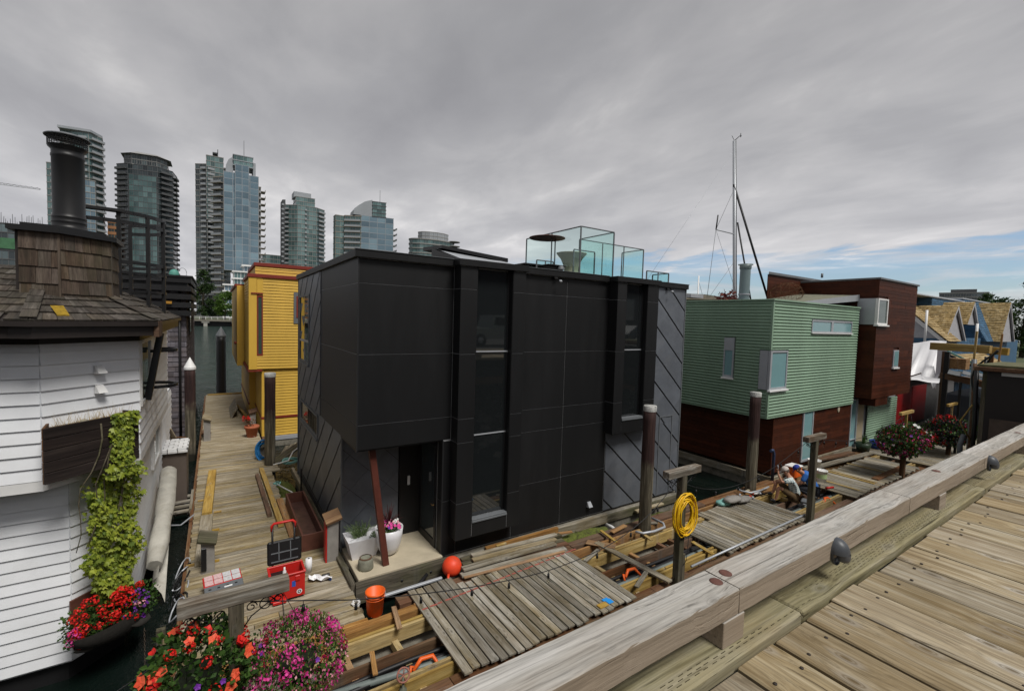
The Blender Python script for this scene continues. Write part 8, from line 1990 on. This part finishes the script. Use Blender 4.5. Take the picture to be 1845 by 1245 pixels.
# ================================================================== behind the camera, seen mirrored in the tall windows
tk = thing('pickup_truck', 'silver pickup truck reflected in the tall left window', 'truck', (14, -7.5, 4))
ST = paint('silver_car_paint', (.30, .34, .35), .3, .05, 3, .6, metal=.5, coat=.6)
def extr(prof, y0, y1, tap=0):
    n = len(prof); mb = MB(); vs = [(x, y0+(tap if z > 1.1 else 0), z) for x, z in prof]+[(x, y1-(tap if z > 1.1 else 0), z) for x, z in prof]
    mb.add(vs, [tuple(range(n)), tuple(range(n, 2*n))[::-1]]+[(i, n+i, n+(i+1) % n, (i+1) % n) for i in range(n)]); return mb
def car(t, ox, oy, bed, paintm):
    M = T(ox, oy, 3.97)
    if bed: prof = [(-2.7, .45), (-2.7, 1.05), (-1.0, 1.08), (-.95, 1.2), (.95, 1.2), (1.1, 1.12), (2.6, 1.0), (2.75, .75), (2.75, .45)]; cabp = [(-1.0, 1.19), (-.85, 1.80), (.35, 1.84), (.95, 1.19)]
    else: prof = [(-2.2, .4), (-2.3, .8), (-2.1, 1.0), (1.1, 1.02), (2.1, .88), (2.3, .6), (2.25, .4)]; cabp = [(-1.9, 1.0), (-1.2, 1.42), (.3, 1.45), (1.15, 1.01)]
    obj('body', extr(prof, -.95, .95), paintm, t, M); obj('cab', extr(cabp, -.82, .82), paintm, t, M)
    gp = [(x*.88+.02, 1.22+(z-cabp[0][1])*.80 if bed else 1.04+(z-1.0)*.8) for x, z in cabp]
    for y in (-.835, .825): obj('side_window', extr(gp, y, y+.012), MT['glass'], t, M)
    for x in ((-1.75, 1.75) if bed else (-1.4, 1.4)):
        for y in (-.98, .78):
            w = obj('wheel', MB().lathe([(.20, 0), (.36, .0), (.38, .05), (.38, .15), (.36, .2), (.2, .2)], (0, 0, 0), 24, Mx.Rotation(-pi/2, 4, 'X')), MT['rubber'], t, M @ T(x, y, .37)); obj('rim', MB().lathe([(.001, .02), (.2, .02), (.21, .1), (.2, .18), (.001, .18)], (0, 0, 0), 16, Mx.Rotation(-pi/2, 4, 'X')), MT['alum'], w, M @ T(x, y, .37))
    for y in (-.8, .55): obj('headlight', MB().cbox(((2.70 if bed else 2.2), y, .72), ((2.78 if bed else 2.32), y+.25, .88), .02), MT['alum'], t, M)
car(tk, 14.4, -7.0, True, ST)
c2 = thing('parked_car', 'dark car reflected in the tall right window', 'car', (27, -7, 4)); car(c2, 27.2, -7.2, False, paint('dark_car_paint', (.05, .06, .065), .25, .05, 3, .6, coat=.8))
wa = thing('guessed_warehouse', 'long dark building across the street, guessed and added to darken the window reflections', 'building', (15, -24, 4))  # unseen building, added so the tall windows reflect something dark
obj('wall', MB().box((-40, -26, 3.9), (70, -22, 13)), paint('dark_corrugated_wall', (.035, .035, .04), .8, .3, .5), wa)
for k in range(14): obj('window', MB().box((-35+k*7.5, -21.99, 6), (-32+k*7.5, -21.93, 8.5)), MT['glass'], wa)
# rock bank under the pier
mb = MB(); rr = random.Random(5)
for k in range(420):
    x = rr.uniform(-2, 24); f = rr.random(); y = 1.4-4.4*f; z = -.1+3.0*f+rr.uniform(-.1, .1); s = rr.uniform(.18, .38)
    vs = [(x+cos(a)*s*rr.uniform(.7, 1.1)*c, y+sin(a)*s*rr.uniform(.7, 1.1)*c, z+s*h*.7) for h, c in ((-.8, .5), (0, 1), (.7, .55)) for a in [j*pi/3 for j in range(6)]]
    mb.add(vs, [tuple(range(12, 18)), tuple(range(6))[::-1]]+[(r6+j, r6+(j+1) % 6, r6+6+(j+1) % 6, r6+6+j) for r6 in (0, 6) for j in range(6)])
o = obj('rock_bank', mb, paint('bank_rock', (.20, .19, .17), .9, .3, 3)); props(o, 'rocky bank under the pier', 'rocks', None, 'stuff')
